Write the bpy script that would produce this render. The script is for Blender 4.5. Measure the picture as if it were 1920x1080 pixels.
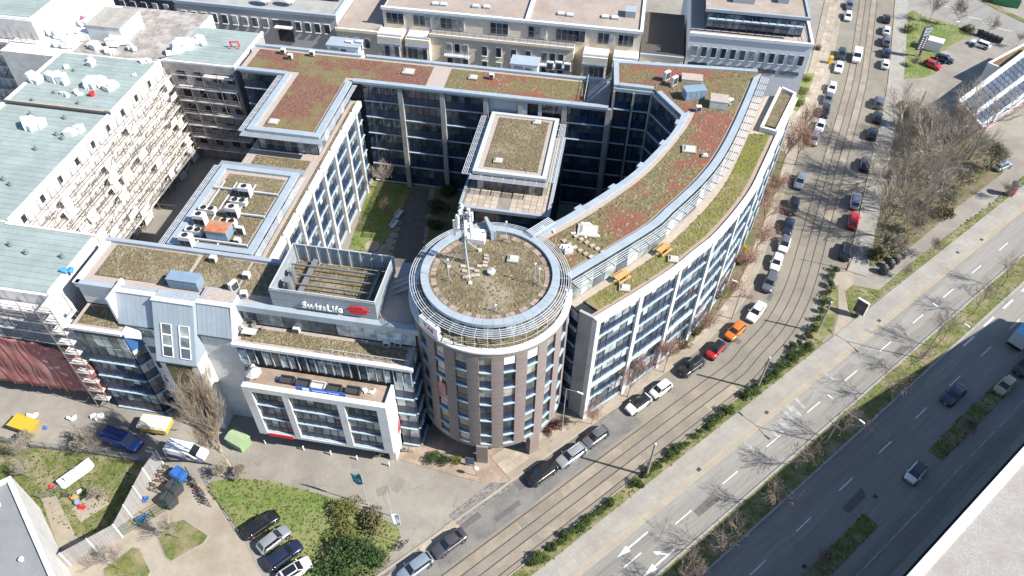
import bpy, math, random
from mathutils import Vector, Matrix
random.seed(7)
PI = math.pi
for o in list(bpy.data.objects): bpy.data.objects.remove(o)
S = bpy.context.scene
# ---------------------------------------------------------------- camera, sky, sun, exposure
CAMH, FPX, PITCH, ROLL = 89.0, 1420.0, math.radians(46.5), math.radians(1.25)
_f = Vector((0, math.cos(PITCH), -math.sin(PITCH))); _r = Vector((1, 0, 0)); _u = _r.cross(_f)
CR = _r*math.cos(ROLL) + _u*math.sin(ROLL); CU = -_r*math.sin(ROLL) + _u*math.cos(ROLL); CF = _f
cam = bpy.data.cameras.new('camera'); camo = bpy.data.objects.new('camera', cam); S.collection.objects.link(camo)
m = Matrix((CR, CU, -CF)).transposed().to_4x4(); m.translation = (0, 0, CAMH); camo.matrix_world = m
cam.sensor_width = 36; cam.lens = 36*FPX/1920; cam.clip_start = 1; cam.clip_end = 3000
S.camera = camo
SUN_EL = math.radians(41); SUN_D = Vector((0.958, -0.286, 0)).normalized()
w = bpy.data.worlds.new('World'); S.world = w; w.use_nodes = True
nt = w.node_tree; bg = nt.nodes['Background']
sky = nt.nodes.new('ShaderNodeTexSky'); sky.sky_type = 'NISHITA'; sky.sun_disc = False
sky.sun_elevation = SUN_EL; sky.sun_rotation = math.atan2(SUN_D.x, SUN_D.y); sky.air_density = 1.0; sky.dust_density = 0.3; sky.ozone_density = 3.0
nt.links.new(sky.outputs[0], bg.inputs[0]); bg.inputs[1].default_value = 0.098
sl = bpy.data.lights.new('sun', 'SUN'); sl.energy = 4.6; sl.angle = math.radians(0.5); sl.color = (1.0, 0.96, 0.89)
so = bpy.data.objects.new('sun', sl); S.collection.objects.link(so)
sv = Vector((SUN_D.x*math.cos(SUN_EL), SUN_D.y*math.cos(SUN_EL), math.sin(SUN_EL)))
so.rotation_euler = (-sv).to_track_quat('-Z', 'Y').to_euler(); so.location = (60, -30, 120)
S.view_settings.view_transform = 'Standard'; S.view_settings.look = 'None'; S.view_settings.gamma = 1; S.view_settings.exposure = 1.17
# ---------------------------------------------------------------- survey helpers
def at(px, py, z=0.0):
    """photo pixel + known height -> surveyed point in the place"""
    d = CR*(px-960) - CU*(py-540) + CF*FPX
    t = (z-CAMH)/d.z
    return Vector((d.x*t, d.y*t, z))
AC = math.radians(-8.7)            # street grid of the office block
UX = Vector((math.cos(AC), math.sin(AC), 0)); VX = Vector((-math.sin(AC), math.cos(AC), 0))
def W(u, v, z=0.0): return UX*u + VX*v + Vector((0, 0, z))
def atuv(px, py, z=0.0):
    p = at(px, py, z); return p.dot(UX), p.dot(VX)
AR = math.radians(39.5)            # the main road
RD = Vector((math.cos(AR), math.sin(AR), 0)); RN = Vector((-math.sin(AR), math.cos(AR), 0))
def RW(s, n, z=0.0): return RD*s + RN*n + Vector((0, 0, z))
def rsn(px, py, z=0.0):
    p = at(px, py, z); return p.dot(RD), p.dot(RN)
# ---------------------------------------------------------------- materials
MATS = {}
def mat(name, c, rough=0.8, var=0.12, scale=1.5, c2=None, metal=0.0, spec=0.35, detail=5.0, bump=0.0, rnd=0.0, c3=None, scale2=0.12, thr=(0.42, 0.62), emit=None, stretch=None, bscale=None):
    if name in MATS: return MATS[name]
    m = bpy.data.materials.new(name); m.use_nodes = True; MATS[name] = m
    N = m.node_tree.nodes; L = m.node_tree.links; b = N['Principled BSDF']
    b.inputs['Roughness'].default_value = rough; b.inputs['Metallic'].default_value = metal; b.inputs['Specular IOR Level'].default_value = spec
    geo = N.new('ShaderNodeNewGeometry')
    vec = geo.outputs['Position']
    if stretch:
        mp = N.new('ShaderNodeMapping'); mp.inputs['Scale'].default_value = stretch[:3]
        if len(stretch) > 3:
            mp.vector_type = 'TEXTURE'; mp.inputs['Scale'].default_value = [1/x for x in stretch[:3]]; mp.inputs['Rotation'].default_value = (0, 0, stretch[3])
        L.new(vec, mp.inputs[0]); vec = mp.outputs[0]
    def noise(sc, det=detail):
        n = N.new('ShaderNodeTexNoise'); n.inputs['Scale'].default_value = sc; n.inputs['Detail'].default_value = det; n.inputs['Roughness'].default_value = 0.65
        L.new(vec, n.inputs['Vector']); return n.outputs['Fac']
    def ramp(fac, a, bb, lo, hi):
        r = N.new('ShaderNodeValToRGB'); r.color_ramp.elements[0].position = lo; r.color_ramp.elements[1].position = hi
        r.color_ramp.elements[0].color = (*a, 1); r.color_ramp.elements[1].color = (*bb, 1); L.new(fac, r.inputs[0]); return r.outputs[0]
    lo = tuple(x*(1-var) for x in c); hi = tuple(min(1, x*(1+var)) for x in c) if c2 is None else c2
    col = ramp(noise(scale), lo, hi, 0.3, 0.7)
    def mix(a, bcol, fac, t='MIX'):
        x = N.new('ShaderNodeMix'); x.data_type = 'RGBA'; x.blend_type = t
        if isinstance(fac, float): x.inputs[0].default_value = fac
        else: L.new(fac, x.inputs[0])
        L.new(a, x.inputs[6])
        if isinstance(bcol, tuple): x.inputs[7].default_value = (*bcol, 1)
        else: L.new(bcol, x.inputs[7])
        return x.outputs[2]
    if c3 is not None:
        f = ramp(noise(scale2, 6), (0, 0, 0), (1, 1, 1), *thr); col = mix(col, c3, f)
    if var > 0:
        g = ramp(noise(scale*9, 3), (1-var*0.8,)*3, (1+var*0.8,)*3, 0.3, 0.7); col = mix(col, g, 1.0, 'MULTIPLY')
    if rnd > 0:
        oi = N.new('ShaderNodeObjectInfo'); g = ramp(oi.outputs['Random'], (1-rnd,)*3, (1+rnd,)*3, 0, 1); col = mix(col, g, 1.0, 'MULTIPLY')
    L.new(col, b.inputs['Base Color'])
    if bump > 0:
        bp = N.new('ShaderNodeBump'); bp.inputs['Strength'].default_value = bump; bp.inputs['Distance'].default_value = 0.08
        L.new(noise(bscale or scale*5, 4), bp.inputs['Height']); L.new(bp.outputs[0], b.inputs['Normal'])
    if emit: b.inputs['Emission Color'].default_value = (*emit[0], 1); b.inputs['Emission Strength'].default_value = emit[1]
    return m
def glassmat(name, lo, hi, rough=0.06, p=0.75, blind=(0.35, 0.38, 0.38), metal=0.0):
    """dark reflective pane; a share of panes (by object) has pale blinds behind it"""
    if name in MATS: return MATS[name]
    m = bpy.data.materials.new(name); m.use_nodes = True; MATS[name] = m
    N = m.node_tree.nodes; L = m.node_tree.links; b = N['Principled BSDF']
    b.inputs['Roughness'].default_value = rough; b.inputs['Specular IOR Level'].default_value = 0.8; b.inputs['Metallic'].default_value = metal
    oi = N.new('ShaderNodeObjectInfo')
    r = N.new('ShaderNodeValToRGB'); e = r.color_ramp.elements
    e[0].position = 0; e[0].color = (*lo, 1); e[1].position = p; e[1].color = (*hi, 1)
    if p < 1:
        x = e.new(min(0.999, p+0.02)); x.color = (*[c*0.5 for c in blind], 1); y = e.new(1.0); y.color = (*blind, 1)
    L.new(oi.outputs['Random'], r.inputs[0])
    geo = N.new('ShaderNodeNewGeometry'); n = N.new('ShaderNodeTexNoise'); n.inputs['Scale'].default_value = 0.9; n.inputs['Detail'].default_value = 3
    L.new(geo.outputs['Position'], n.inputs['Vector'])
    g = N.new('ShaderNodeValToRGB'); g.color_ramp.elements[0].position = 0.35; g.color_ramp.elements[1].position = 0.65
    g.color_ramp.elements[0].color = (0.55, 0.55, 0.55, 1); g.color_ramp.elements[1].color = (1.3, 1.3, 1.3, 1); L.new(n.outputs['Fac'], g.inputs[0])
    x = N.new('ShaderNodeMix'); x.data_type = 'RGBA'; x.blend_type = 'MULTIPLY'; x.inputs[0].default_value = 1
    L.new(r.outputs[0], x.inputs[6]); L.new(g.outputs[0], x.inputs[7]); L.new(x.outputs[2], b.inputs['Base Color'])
    return m
# ---------------------------------------------------------------- mesh builder
class MB:
    def __init__(s): s.v = []; s.f = []
    def quad(s, a, b, c, d):
        i = len(s.v); s.v += [tuple(a), tuple(b), tuple(c), tuple(d)]; s.f.append((i, i+1, i+2, i+3)); return s
    def tri(s, a, b, c):
        i = len(s.v); s.v += [tuple(a), tuple(b), tuple(c)]; s.f.append((i, i+1, i+2)); return s
    def box(s, x0, x1, y0, y1, z0, z1):
        i = len(s.v)
        s.v += [(x0, y0, z0), (x1, y0, z0), (x1, y1, z0), (x0, y1, z0), (x0, y0, z1), (x1, y0, z1), (x1, y1, z1), (x0, y1, z1)]
        s.f += [tuple(i+k for k in q) for q in ((0, 3, 2, 1), (4, 5, 6, 7), (0, 1, 5, 4), (1, 2, 6, 5), (2, 3, 7, 6), (3, 0, 4, 7))]; return s
    def obox(s, c, ax, hx, hy, z0, z1):
        ax = Vector(ax).normalized(); ay = Vector((-ax.y, ax.x, 0)); c = Vector((c[0], c[1], 0))
        return s.prism([c+ax*hx*a+ay*hy*b for a, b in ((-1, -1), (1, -1), (1, 1), (-1, 1))], z0, z1)
    def prism(s, poly, z0, z1):
        n = len(poly); i = len(s.v)
        ar = sum(poly[k][0]*poly[(k+1) % n][1]-poly[(k+1) % n][0]*poly[k][1] for k in range(n))
        if ar < 0: poly = poly[::-1]
        s.v += [(p[0], p[1], z0) for p in poly] + [(p[0], p[1], z1) for p in poly]
        s.f.append(tuple(i+n-1-k for k in range(n))); s.f.append(tuple(i+n+k for k in range(n)))
        for k in range(n):
            q = (k+1) % n; s.f.append((i+k, i+q, i+n+q, i+n+k))
        return s
    def sheet(s, poly, z):
        n = len(poly); i = len(s.v)
        ar = sum(poly[k][0]*poly[(k+1) % n][1]-poly[(k+1) % n][0]*poly[k][1] for k in range(n))
        if ar < 0: poly = poly[::-1]
        s.v += [(p[0], p[1], z) for p in poly]; s.f.append(tuple(range(i, i+n))); return s
    def hexa(s, b, t):
        """b, t: four bottom and four top points, counter-clockwise seen from above"""
        i = len(s.v); s.v += [tuple(p) for p in b] + [tuple(p) for p in t]
        s.f += [tuple(i+k for k in q) for q in ((0, 3, 2, 1), (4, 5, 6, 7), (0, 1, 5, 4), (1, 2, 6, 5), (2, 3, 7, 6), (3, 0, 4, 7))]; return s
    def tube(s, a, b, r0, r1=None, n=6):
        a = Vector(a); b = Vector(b); r1 = r0 if r1 is None else r1
        d = (b-a); 
        if d.length < 1e-6: return s
        d.normalize(); x = d.orthogonal().normalized(); y = d.cross(x); i = len(s.v)
        for k in range(n):
            q = x*math.cos(2*PI*k/n)+y*math.sin(2*PI*k/n); s.v.append(tuple(a+q*r0))
        for k in range(n):
            q = x*math.cos(2*PI*k/n)+y*math.sin(2*PI*k/n); s.v.append(tuple(b+q*r1))
        for k in range(n): s.f.append((i+k, i+(k+1) % n, i+n+(k+1) % n, i+n+k))
        s.f.append(tuple(i+n-1-k for k in range(n))); s.f.append(tuple(i+n+k for k in range(n))); return s
    def bar(s, a, b, w, h):
        """rectangular bar from a to b, w wide, h high"""
        a = Vector(a); b = Vector(b); d = (b-a).normalized(); up = Vector((0, 0, 1))
        if abs(d.z) > 0.95: up = Vector((1, 0, 0))
        x = d.cross(up).normalized()*w/2; y = x.cross(d).normalized()*h/2; i = len(s.v)
        for p in (a, b): s.v += [tuple(p-x-y), tuple(p+x-y), tuple(p+x+y), tuple(p-x+y)]
        s.f += [tuple(i+k for k in q) for q in ((0, 3, 2, 1), (4, 5, 6, 7), (0, 1, 5, 4), (1, 2, 6, 5), (2, 3, 7, 6), (3, 0, 4, 7))]; return s
    def ring(s, cx, cy, r0, r1, z0, z1, a0=0, a1=2*PI, n=64):
        full = abs(a1-a0-2*PI) < 1e-6; i = len(s.v); k_ = n if full else n+1
        for k in range(k_):
            t = a0+(a1-a0)*k/n; c, sn = math.cos(t), math.sin(t)
            s.v += [(cx+r0*c, cy+r0*sn, z0), (cx+r1*c, cy+r1*sn, z0), (cx+r1*c, cy+r1*sn, z1), (cx+r0*c, cy+r0*sn, z1)]
        for k in range(n):
            a = i+4*k; b = i+4*((k+1) % k_)
            for p, q in ((0, 1), (1, 2), (2, 3), (3, 0)): s.f.append((a+q, a+p, b+p, b+q))
        if not full:
            s.f.append((i, i+1, i+2, i+3)); e = i+4*n; s.f.append((e+3, e+2, e+1, e))
        return s
    def disc(s, cx, cy, r, z, n=64, z0=None):
        poly = [(cx+r*math.cos(2*PI*k/n), cy+r*math.sin(2*PI*k/n)) for k in range(n)]
        return s.sheet(poly, z) if z0 is None else s.prism(poly, z0, z)
    def lathe(s, prof, n=12, c=(0, 0)):
        i = len(s.v)
        for r, z in prof:
            for k in range(n): s.v.append((c[0]+r*math.cos(2*PI*k/n), c[1]+r*math.sin(2*PI*k/n), z))
        for j in range(len(prof)-1):
            for k in range(n):
                a = i+j*n; q = (k+1) % n; s.f.append((a+k, a+q, a+n+q, a+n+k))
        return s
    def blob(s, c, rx, ry, rz, n=8, m=5, jit=0.15, rng=random):
        i = len(s.v); 
        for j in range(m+1):
            th = PI*j/m
            for k in range(n):
                f = 1+rng.uniform(-jit, jit); t = 2*PI*k/n
                s.v.append((c[0]+rx*f*math.sin(th)*math.cos(t), c[1]+ry*f*math.sin(th)*math.sin(t), c[2]+rz*f*math.cos(th)))
        for j in range(m):
            for k in range(n):
                a = i+j*n; q = (k+1) % n; s.f.append((a+k, a+n+k, a+n+q, a+q))
        return s
    def mesh(s, name, m=None, off=None, smooth=False):
        me = bpy.data.meshes.new(name)
        v = s.v if off is None else [(p[0]-off[0], p[1]-off[1], p[2]-off[2]) for p in s.v]
        me.from_pydata(v, [], s.f)
        if m is not None: me.materials.append(m)
        if smooth: me.polygons.foreach_set('use_smooth', [True]*len(me.polygons))
        me.update(); return me
COL = S.collection
def link(name, data, parent=None, loc=None, rz=0.0):
    o = bpy.data.objects.new(name, data); COL.objects.link(o); o.parent = parent
    if loc is not None: o.location = loc
    if rz: o.rotation_euler = (0, 0, rz)
    return o
def tag(o, label=None, cat=None, group=None, kind=None):
    if label: o['label'] = label
    if cat: o['category'] = cat
    if group: o['group'] = group
    if kind: o['kind'] = kind
    return o
def thing(name, label, cat, loc=(0, 0, 0), rz=0.0, group=None):
    o = link(name, None, None, loc, rz); o.empty_display_size = 0.5
    return tag(o, label, cat, group)
def struct(name, mb, m): return tag(link(name, mb.mesh(name, m)), kind='structure')
def one(name, mb, m, label, cat, base=None, group=None, smooth=False):
    """a thing that is one mesh; mb in place coordinates, origin put at its base"""
    if base is None:
        xs = [p[0] for p in mb.v]; ys = [p[1] for p in mb.v]; zs = [p[2] for p in mb.v]
        base = ((min(xs)+max(xs))/2, (min(ys)+max(ys))/2, min(zs))
    return tag(link(name, mb.mesh(name, m, base, smooth), None, base), label, cat, group)
class Th:
    """a thing on a rotated frame: parts are given in frame coordinates (u, v, z)"""
    def __init__(s, name, label, cat, u0, v0, z0=0.0, frame='c', group=None):
        fn, ang = {'c': (W, AC), 'r': (RW, AR), 'w': (lambda x, y, z=0: Vector((x, y, z)), 0.0)}[frame]
        s.o = thing(name, label, cat, fn(u0, v0, z0), ang, group); s.off = (u0, v0, z0)
    def part(s, name, mb, m, parent=None, kind=None, smooth=False, label=None):
        off = s.off if parent is None else (s.off[0]+parent.location[0], s.off[1]+parent.location[1], s.off[2]+parent.location[2])
        o = link(name, mb.mesh(name, m, off, smooth), parent or s.o)
        if kind: o['kind'] = kind
        if label: o['label'] = label
        return o
    def inst(s, name, me, u, v, z, rz=0.0, parent=None):
        po = parent.location if parent is not None else (0, 0, 0)
        return link(name, me, parent or s.o, (u-s.off[0]-po[0], v-s.off[1]-po[1], z-s.off[2]-po[2]), rz)
def boxmesh(name, x0, x1, y0, y1, z0, z1, m): return MB().box(x0, x1, y0, y1, z0, z1).mesh(name, m)
def cpy(o, parent=None):
    c = o.copy(); COL.objects.link(c); c.parent = parent
    for ch in o.children: cpy(ch, c)
    return c
# ================================================================ SETTING: ground, roads, tram street
M_ASPH = mat('asphalt', (0.185, 0.175, 0.157), 0.9, 0.18, 0.35, c3=(0.235, 0.222, 0.2), scale2=0.16, stretch=(0.06, 1.6, 1, AR), bump=0.15, bscale=30)
M_ASPH2 = mat('street_asphalt', (0.172, 0.154, 0.125), 0.9, 0.14, 0.5, c3=(0.215, 0.19, 0.15), scale2=0.12, bump=0.15, bscale=30)
M_ASPHD = mat('patched_asphalt', (0.125, 0.12, 0.115), 0.9, 0.18, 0.8, c3=(0.175, 0.165, 0.15), scale2=0.3, bump=0.15, bscale=30)
M_PATH = mat('pale_paving', (0.275, 0.26, 0.228), 0.9, 0.12, 0.6, c3=(0.235, 0.215, 0.19), scale2=0.2)
M_SLABW = mat('sidewalk_slab', (0.335, 0.285, 0.225), 0.9, 0.10, 1.2, rnd=0.10, c3=(0.25, 0.205, 0.155), scale2=0.35)
M_KERB = mat('granite_kerb', (0.3, 0.262, 0.205), 0.85, 0.08, 1.4, c3=(0.265, 0.228, 0.175), scale2=0.3)
M_GRAN = mat('grey_kerb', (0.26, 0.25, 0.235), 0.85, 0.15, 1.4)
M_TRAM = mat('tram_slab', (0.25, 0.212, 0.162), 0.9, 0.12, 0.8, rnd=0.14, c3=(0.19, 0.16, 0.125), scale2=0.25)
M_RAIL = mat('rail_steel', (0.07, 0.06, 0.055), 0.55, 0.2, 2, metal=0.6)
M_PAINT = mat('road_paint', (0.62, 0.61, 0.59), 0.8, 0.12, 3, c3=(0.3, 0.29, 0.28), scale2=2.2, thr=(0.52, 0.75))
M_PAINTW = mat('worn_paint', (0.33, 0.32, 0.3), 0.85, 0.12, 3, c3=(0.2, 0.19, 0.18), scale2=1.2)
M_GRASS = mat('grass', (0.085, 0.11, 0.024), 0.95, 0.35, 1.6, c2=(0.15, 0.16, 0.05), c3=(0.215, 0.18, 0.105), scale2=0.3, thr=(0.46, 0.62), bump=0.6, bscale=9)
M_LAWN = mat('lawn', (0.09, 0.142, 0.024), 0.95, 0.22, 1.6, c2=(0.145, 0.185, 0.05), c3=(0.2, 0.19, 0.085), scale2=0.16, thr=(0.42, 0.62), bump=0.5, bscale=9)
M_SOIL = mat('bare_soil', (0.14, 0.105, 0.07), 0.95, 0.3, 1.5, c2=(0.21, 0.165, 0.11), c3=(0.09, 0.1, 0.035), scale2=0.3, bump=0.6, bscale=8)
M_SAND = mat('sandy_ground', (0.29, 0.25, 0.2), 0.95, 0.12, 0.7, c3=(0.22, 0.18, 0.13), scale2=0.15, thr=(0.45, 0.7))
M_APRON = mat('apron_concrete', (0.24, 0.22, 0.186), 0.9, 0.12, 0.5, c3=(0.185, 0.165, 0.142), scale2=0.1)
M_PINK = mat('red_paving', (0.3, 0.225, 0.175), 0.9, 0.14, 2.5, c3=(0.21, 0.16, 0.12), scale2=0.4)
M_COB = mat('cobble_stone', (0.15, 0.14, 0.13), 0.85, 0.25, 3, rnd=0.35)
M_DARKG = mat('courtyard_paving', (0.1, 0.092, 0.085), 0.9, 0.2, 1.0)
M_SLABL = mat('courtyard_slab', (0.21, 0.185, 0.155), 0.9, 0.15, 1.0, rnd=0.1)
M_IRON = mat('cast_iron', (0.05, 0.045, 0.04), 0.7, 0.2, 6)
def st(px, z=0.0): return [at(x, y, z) for x, y in px]
struct('ground', MB().sheet([(-900, -400), (900, -400), (900, 1500), (-900, 1500)], -0.02), M_APRON)
S0, S1 = -70.0, 330.0
def rstrip(name, n0, n1, z, m, s0=S0, s1=S1, raised=None):
    p = [RW(s0, n0), RW(s1, n0), RW(s1, n1), RW(s0, n1)]
    return struct(name, MB().sheet(p, z) if raised is None else MB().prism(p, raised, z), m)
rstrip('carriageway', 17.75, 23.2, 0.0, M_ASPH)
rstrip('carriageway', 0.35, 14.1, 0.0, M_ASPH)
rstrip('median_kerb', 17.45, 17.75, 0.12, M_GRAN, raised=-0.02)
rstrip('median_kerb', 14.1, 14.4, 0.12, M_GRAN, raised=-0.02)
rstrip('grass_median', 14.4, 17.45, 0.10, M_GRASS, raised=-0.02)
rstrip('kerb', 23.2, 23.5, 0.10, M_KERB, raised=-0.02)
rstrip('gutter', 23.5, 24.1, 0.085, M_KERB, raised=-0.02)
rstrip('footpath', 24.1, 26.8, 0.10, M_PATH, raised=-0.02)
# hedge bed between footpath and tram street
rstrip('hedge_bed', 26.8, 28.35, 0.09, M_GRASS, s0=S0, s1=84, raised=-0.02)
rstrip('hedge_kerb', 28.35, 28.5, 0.13, M_KERB, s0=S0, s1=80, raised=-0.02)
# grass islands beside the second carriageway
for s0, s1 in ((S0, 64.4), (79.5, 96.5)):
    rstrip('traffic_island', 4.75, 6.75, 0.12, M_GRASS, s0=s0, s1=s1, raised=-0.02)
rstrip('gutter_line', 2.55, 2.75, 0.004, M_PAINTW)
rstrip('house_footway', -1.6, 0.15, 0.14, M_PATH, raised=-0.02)
# lane dashes, each one painted mark
dash = MB().box(0, 3.0, -0.065, 0.065, -0.002, 0.004).mesh('lane_dash', M_PAINT)
dashb = MB().box(0, 3.1, -0.13, 0.13, -0.002, 0.004).mesh('wide_dash', M_PAINT)
def mark(name, me, s, n, z=0.002, a=0.0): return tag(link(name, me, None, RW(s, n, z), AR+a), kind='structure')
s_d1 = rsn(1513.5, 773.5)[0]; s_dA = rsn(1493.3, 996)[0]
for k in range(-7, 12): mark('lane_dash', dash, s_d1+9.03*k, 20.71)
for k in range(-4, 14): mark('lane_dash', dash, s_dA+9.03*k, 10.67 if k < 7 else 10.9)
for k in range(0, 5):
    s, n = rsn(1845, 611.7); mark('lane_dash', dashb, s+6.1*k, n)
s, n = rsn(1845, 611.7); mark('lane_dash', dashb, s-6.3, n-0.1)
# worn stop bars and hatching, painted lane arrows
for px, py, l, wd in ((1499.5, 755.5, 2.0, .5), (1489, 770.5, 2.3, 1.0), (1479, 783, 2.2, .9), (1469.5, 796, 1.9, .9), (1461, 804, 1.6, .5), (1452, 812, 1.5, .4)):
    s, n = rsn(px, py); mark('worn_bar', MB().box(-wd/2, wd/2, -l/2, l/2, -0.001, 0.003).mesh('worn_bar', M_PAINTW), s, n, 0.002, -0.18)
for px, py in ((1552, 704), (1405, 838)):
    s, n = rsn(px, py); mark('worn_bar', MB().box(-.25, .25, -1.0, 1.0, -0.001, 0.003).mesh('worn_bar', M_PAINTW), s, n, 0.002, 0.1)
def arrow(px, py, turn=False):
    b = MB(); z0, z1 = -0.001, 0.003
    b.box(0, 3.4, -0.09, 0.09, z0, z1); b.prism([(0, -0.42), (0, 0.42), (-1.9, 0)], z0, z1)
    if turn:
        b.prism([(2.2, .1), (2.45, .1), (1.75, .75), (1.5, .75)], z0, z1+.0004); b.prism([(2.0, .78), (1.25, .78), (1.1, 1.5)], z0, z1+.0008)
    s, n = rsn(px, py); mark('lane_arrow', b.mesh('lane_arrow', M_PAINT), s, n)
arrow(1178, 1028); arrow(1228, 1062, True)
g_ = MB().box(-.3, .3, -.25, .25, -.01, .012).mesh('drain_grate', M_IRON)
for px, py in ((1437, 774), (1310, 881), (1648, 602), (1795, 474), (1840, 450), (1641, 931), (1508, 1062)):
    p = at(px, py); tag(link('drain_grate', g_, None, (p.x, p.y, .10 if p.dot(RN) > 23 else .002), AR), kind='structure')
# ---- tram street, a strip along a surveyed centre line
CL = [RW(s, 31.3) for s in (-70, -40, -10, 15, 35, 50, 62, 70)] + [Vector(p+(0,)) for p in ((36.4, 71.4), (41.2, 76.7), (44.7, 81.9), (47.6, 87.3), (50.9, 94.6), (53.9, 101.4), (58.4, 111.6), (62.9, 121.7), (70.9, 139.6), (77.6, 155.7), (90.1, 189.4), (104, 228), (122, 280), (140, 330))]
def smooth(pts, n=10):
    o = []
    for i in range(len(pts)-1):
        p0 = pts[max(i-1, 0)]; p1 = pts[i]; p2 = pts[i+1]; p3 = pts[min(i+2, len(pts)-1)]
        for k in range(n):
            t = k/n; o.append(0.5*((2*p1)+(p2-p0)*t+(2*p0-5*p1+4*p2-p3)*t*t+(3*p1-p0-3*p2+p3)*t**3))
    return o+[pts[-1]]
CLS = smooth(CL, 12)
def resample(pts, d):
    o = [pts[0]]; acc = 0.0
    for a, b in zip(pts, pts[1:]):
        l = (b-a).length; t = d-acc
        while t <= l: o.append(a+(b-a)*(t/l)); t += d
        acc = (acc+l) % d
    return o
CLS = resample(CLS, 1.0)
CLN = []
for i in range(len(CLS)):
    d = (CLS[min(i+1, len(CLS)-1)]-CLS[max(i-1, 0)]).normalized(); CLN.append(Vector((-d.y, d.x, 0)))
def off(i, n): return CLS[i]+CLN[i]*n
def near(px, py):
    p = at(px, py); return min(range(len(CLS)), key=lambda i: (CLS[i]-p).length)
def band(mb, i0, i1, n0, n1, z0, z1=None, step=2):
    f0 = n0 if callable(n0) else (lambda i: n0); f1 = n1 if callable(n1) else (lambda i: n1)
    idx = list(range(i0, i1, step))+[i1]
    for a, b in zip(idx, idx[1:]):
        p, q, r_, t = off(a, f1(a)), off(a, f0(a)), off(b, f0(b)), off(b, f1(b))
        if z1 is None: mb.quad(*[(x.x, x.y, z0) for x in (q, r_, t, p)])
        else: mb.prism([q, r_, t, p], z0, z1)
    return mb
IE = len(CLS)-1
i_edge = near(1535, 565); i_open = near(1560, 505)
def lk(i): return 6.6 if i < near(1420, 520) else (7.0 if i < near(1530, 200) else 5.9)
def lks(i): return sum(lk(max(0, min(IE, i+k))) for k in range(-12, 13, 3))/9
def rk(i): return -2.95 if i <= i_edge else max(-6.4, -2.95-(i-i_edge)*0.55)
struct('tram_street', band(MB(), 0, IE, rk, lks, 0.004), M_ASPH2)
i_t0, i_t1 = near(720, 1080)-30, near(1253, 762)
band_m = MB(); band(band_m, 0, near(1180, 770), 2.6, lks, 0.008); struct('parking_lane', band_m, M_ASPHD)
for n in (2.12, 0.66, -0.66, -2.1):
    b = MB(); band(b, 0, IE, n-0.05, n+0.05, 0.0, 0.022, 2); b2 = MB()
    tag(link('tram_rail', b.mesh('tram_rail', M_RAIL)), kind='structure')
# concrete slabs between the rails, each one a slab
ts = bpy.data.objects['tram_street']
def slab(name, i0, i1, n0, n1, z, m, parent):
    b = MB(); band(b, i0, i1, n0, n1, 0.0, z, max(2, i1-i0)); return link(name, b.mesh(name, m), parent)
i = 30
while i < IE-6:
    L_ = 6
    far = i > near(1300, 745)
    if not (near(1330, 730) < i < near(1545, 470)):
        slab('track_slab', i, i+L_-(0 if far else 0), 0.78, 2.0, 0.016, M_TRAM, ts).location.z = random.uniform(-0.002, 0.001)
        slab('track_slab', i, i+L_, -2.0, -0.78, 0.016, M_TRAM, ts).location.z = random.uniform(-0.002, 0.001)
    i += L_ if (i//6) % 3 else L_+1
# kerbs and pavement
struct('street_kerb', band(MB(), 0, IE, lambda i: lks(i), lambda i: lks(i)+0.3, -0.02, 0.12), M_KERB)
b = MB(); band(b, i_open+1, IE, lambda i: rk(i)-0.3, rk, -0.02, 0.12); struct('street_kerb', b, M_KERB)
struct('pavement_base', band(MB(), near(968, 912), IE, lambda i: lks(i)+0.3, lambda i: lks(i)+4.6, -0.02, 0.10), M_SAND)
pv = bpy.data.objects['pavement_base']
for i in range(near(972, 910), near(1600, 0), 2):
    if near(1225, 700) < i < near(1490, 290) and i % 4: pass
    for n0, n1 in ((1.3, 2.3), (2.33, 3.3)):
        b = MB(); b.prism([off(i, lks(i)+n0), off(i+2, lks(i+2)+n0) - (off(i+2, 0)-off(i, 0)).normalized()*0.05, off(i+2, lks(i+2)+n1) - (off(i+2, 0)-off(i, 0)).normalized()*0.05, off(i, lks(i)+n1)], 0.06, 0.125)
        o = link('paving_slab', b.mesh('paving_slab', M_SLABW), pv); o.location.z = random.uniform(-0.006, 0.004)
struct('east_pavement', band(MB(), i_open+1, IE, lambda i: rk(i)-3.2, lambda i: rk(i)-0.3, -0.02, 0.10), M_PATH)
# ---- plaza side street in front of the tower and its cobbled crossing
struct('side_street', MB().sheet(st([(60, 790), (340, 800), (470, 805), (735, 862), (900, 905), (985, 880), (1010, 860), (1040, 845), (952, 922), (838, 1003), (735, 1090), (690, 1100), (758, 1010), (752, 985), (640, 930), (470, 890), (420, 860), (60, 830)]), 0.006), M_APRON)
struct('forecourt', MB().prism(st([(735, 858), (780, 835), (800, 760), (1000, 770), (1060, 800), (955, 905), (900, 905)]), -0.02, 0.06), M_PINK)
p0, p1, p2, p3 = [at(*p) for p in ((838, 990), (955, 902), (935, 893), (845, 962))]
b0 = at(842, 966); b1 = at(932, 897); b2 = at(962, 908); b3 = at(860, 986)
crossing = struct('cobbled_crossing', MB().prism([b0, b1, b2, b3], -0.02, 0.03), M_GRAN)
nx, ny = 20, 9
for a in range(nx):
    for c in range(ny):
        u0, u1 = (a+.06)/nx, (a+.94)/nx; v0, v1 = (c+.06)/ny, (c+.94)/ny
        f = lambda u, v: b0.lerp(b1, u).lerp(b3.lerp(b2, u), v)
        link('cobble', MB().prism([f(u0, v0), f(u1, v0), f(u1, v1), f(u0, v1)], 0.02, 0.05+random.uniform(-.008, .008)).mesh('cobble', M_COB), crossing)
struct('pavement_end', MB().prism(st([(785, 1030), (848, 975), (862, 987), (800, 1045)]), -0.02, 0.1), M_SLABW)
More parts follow.
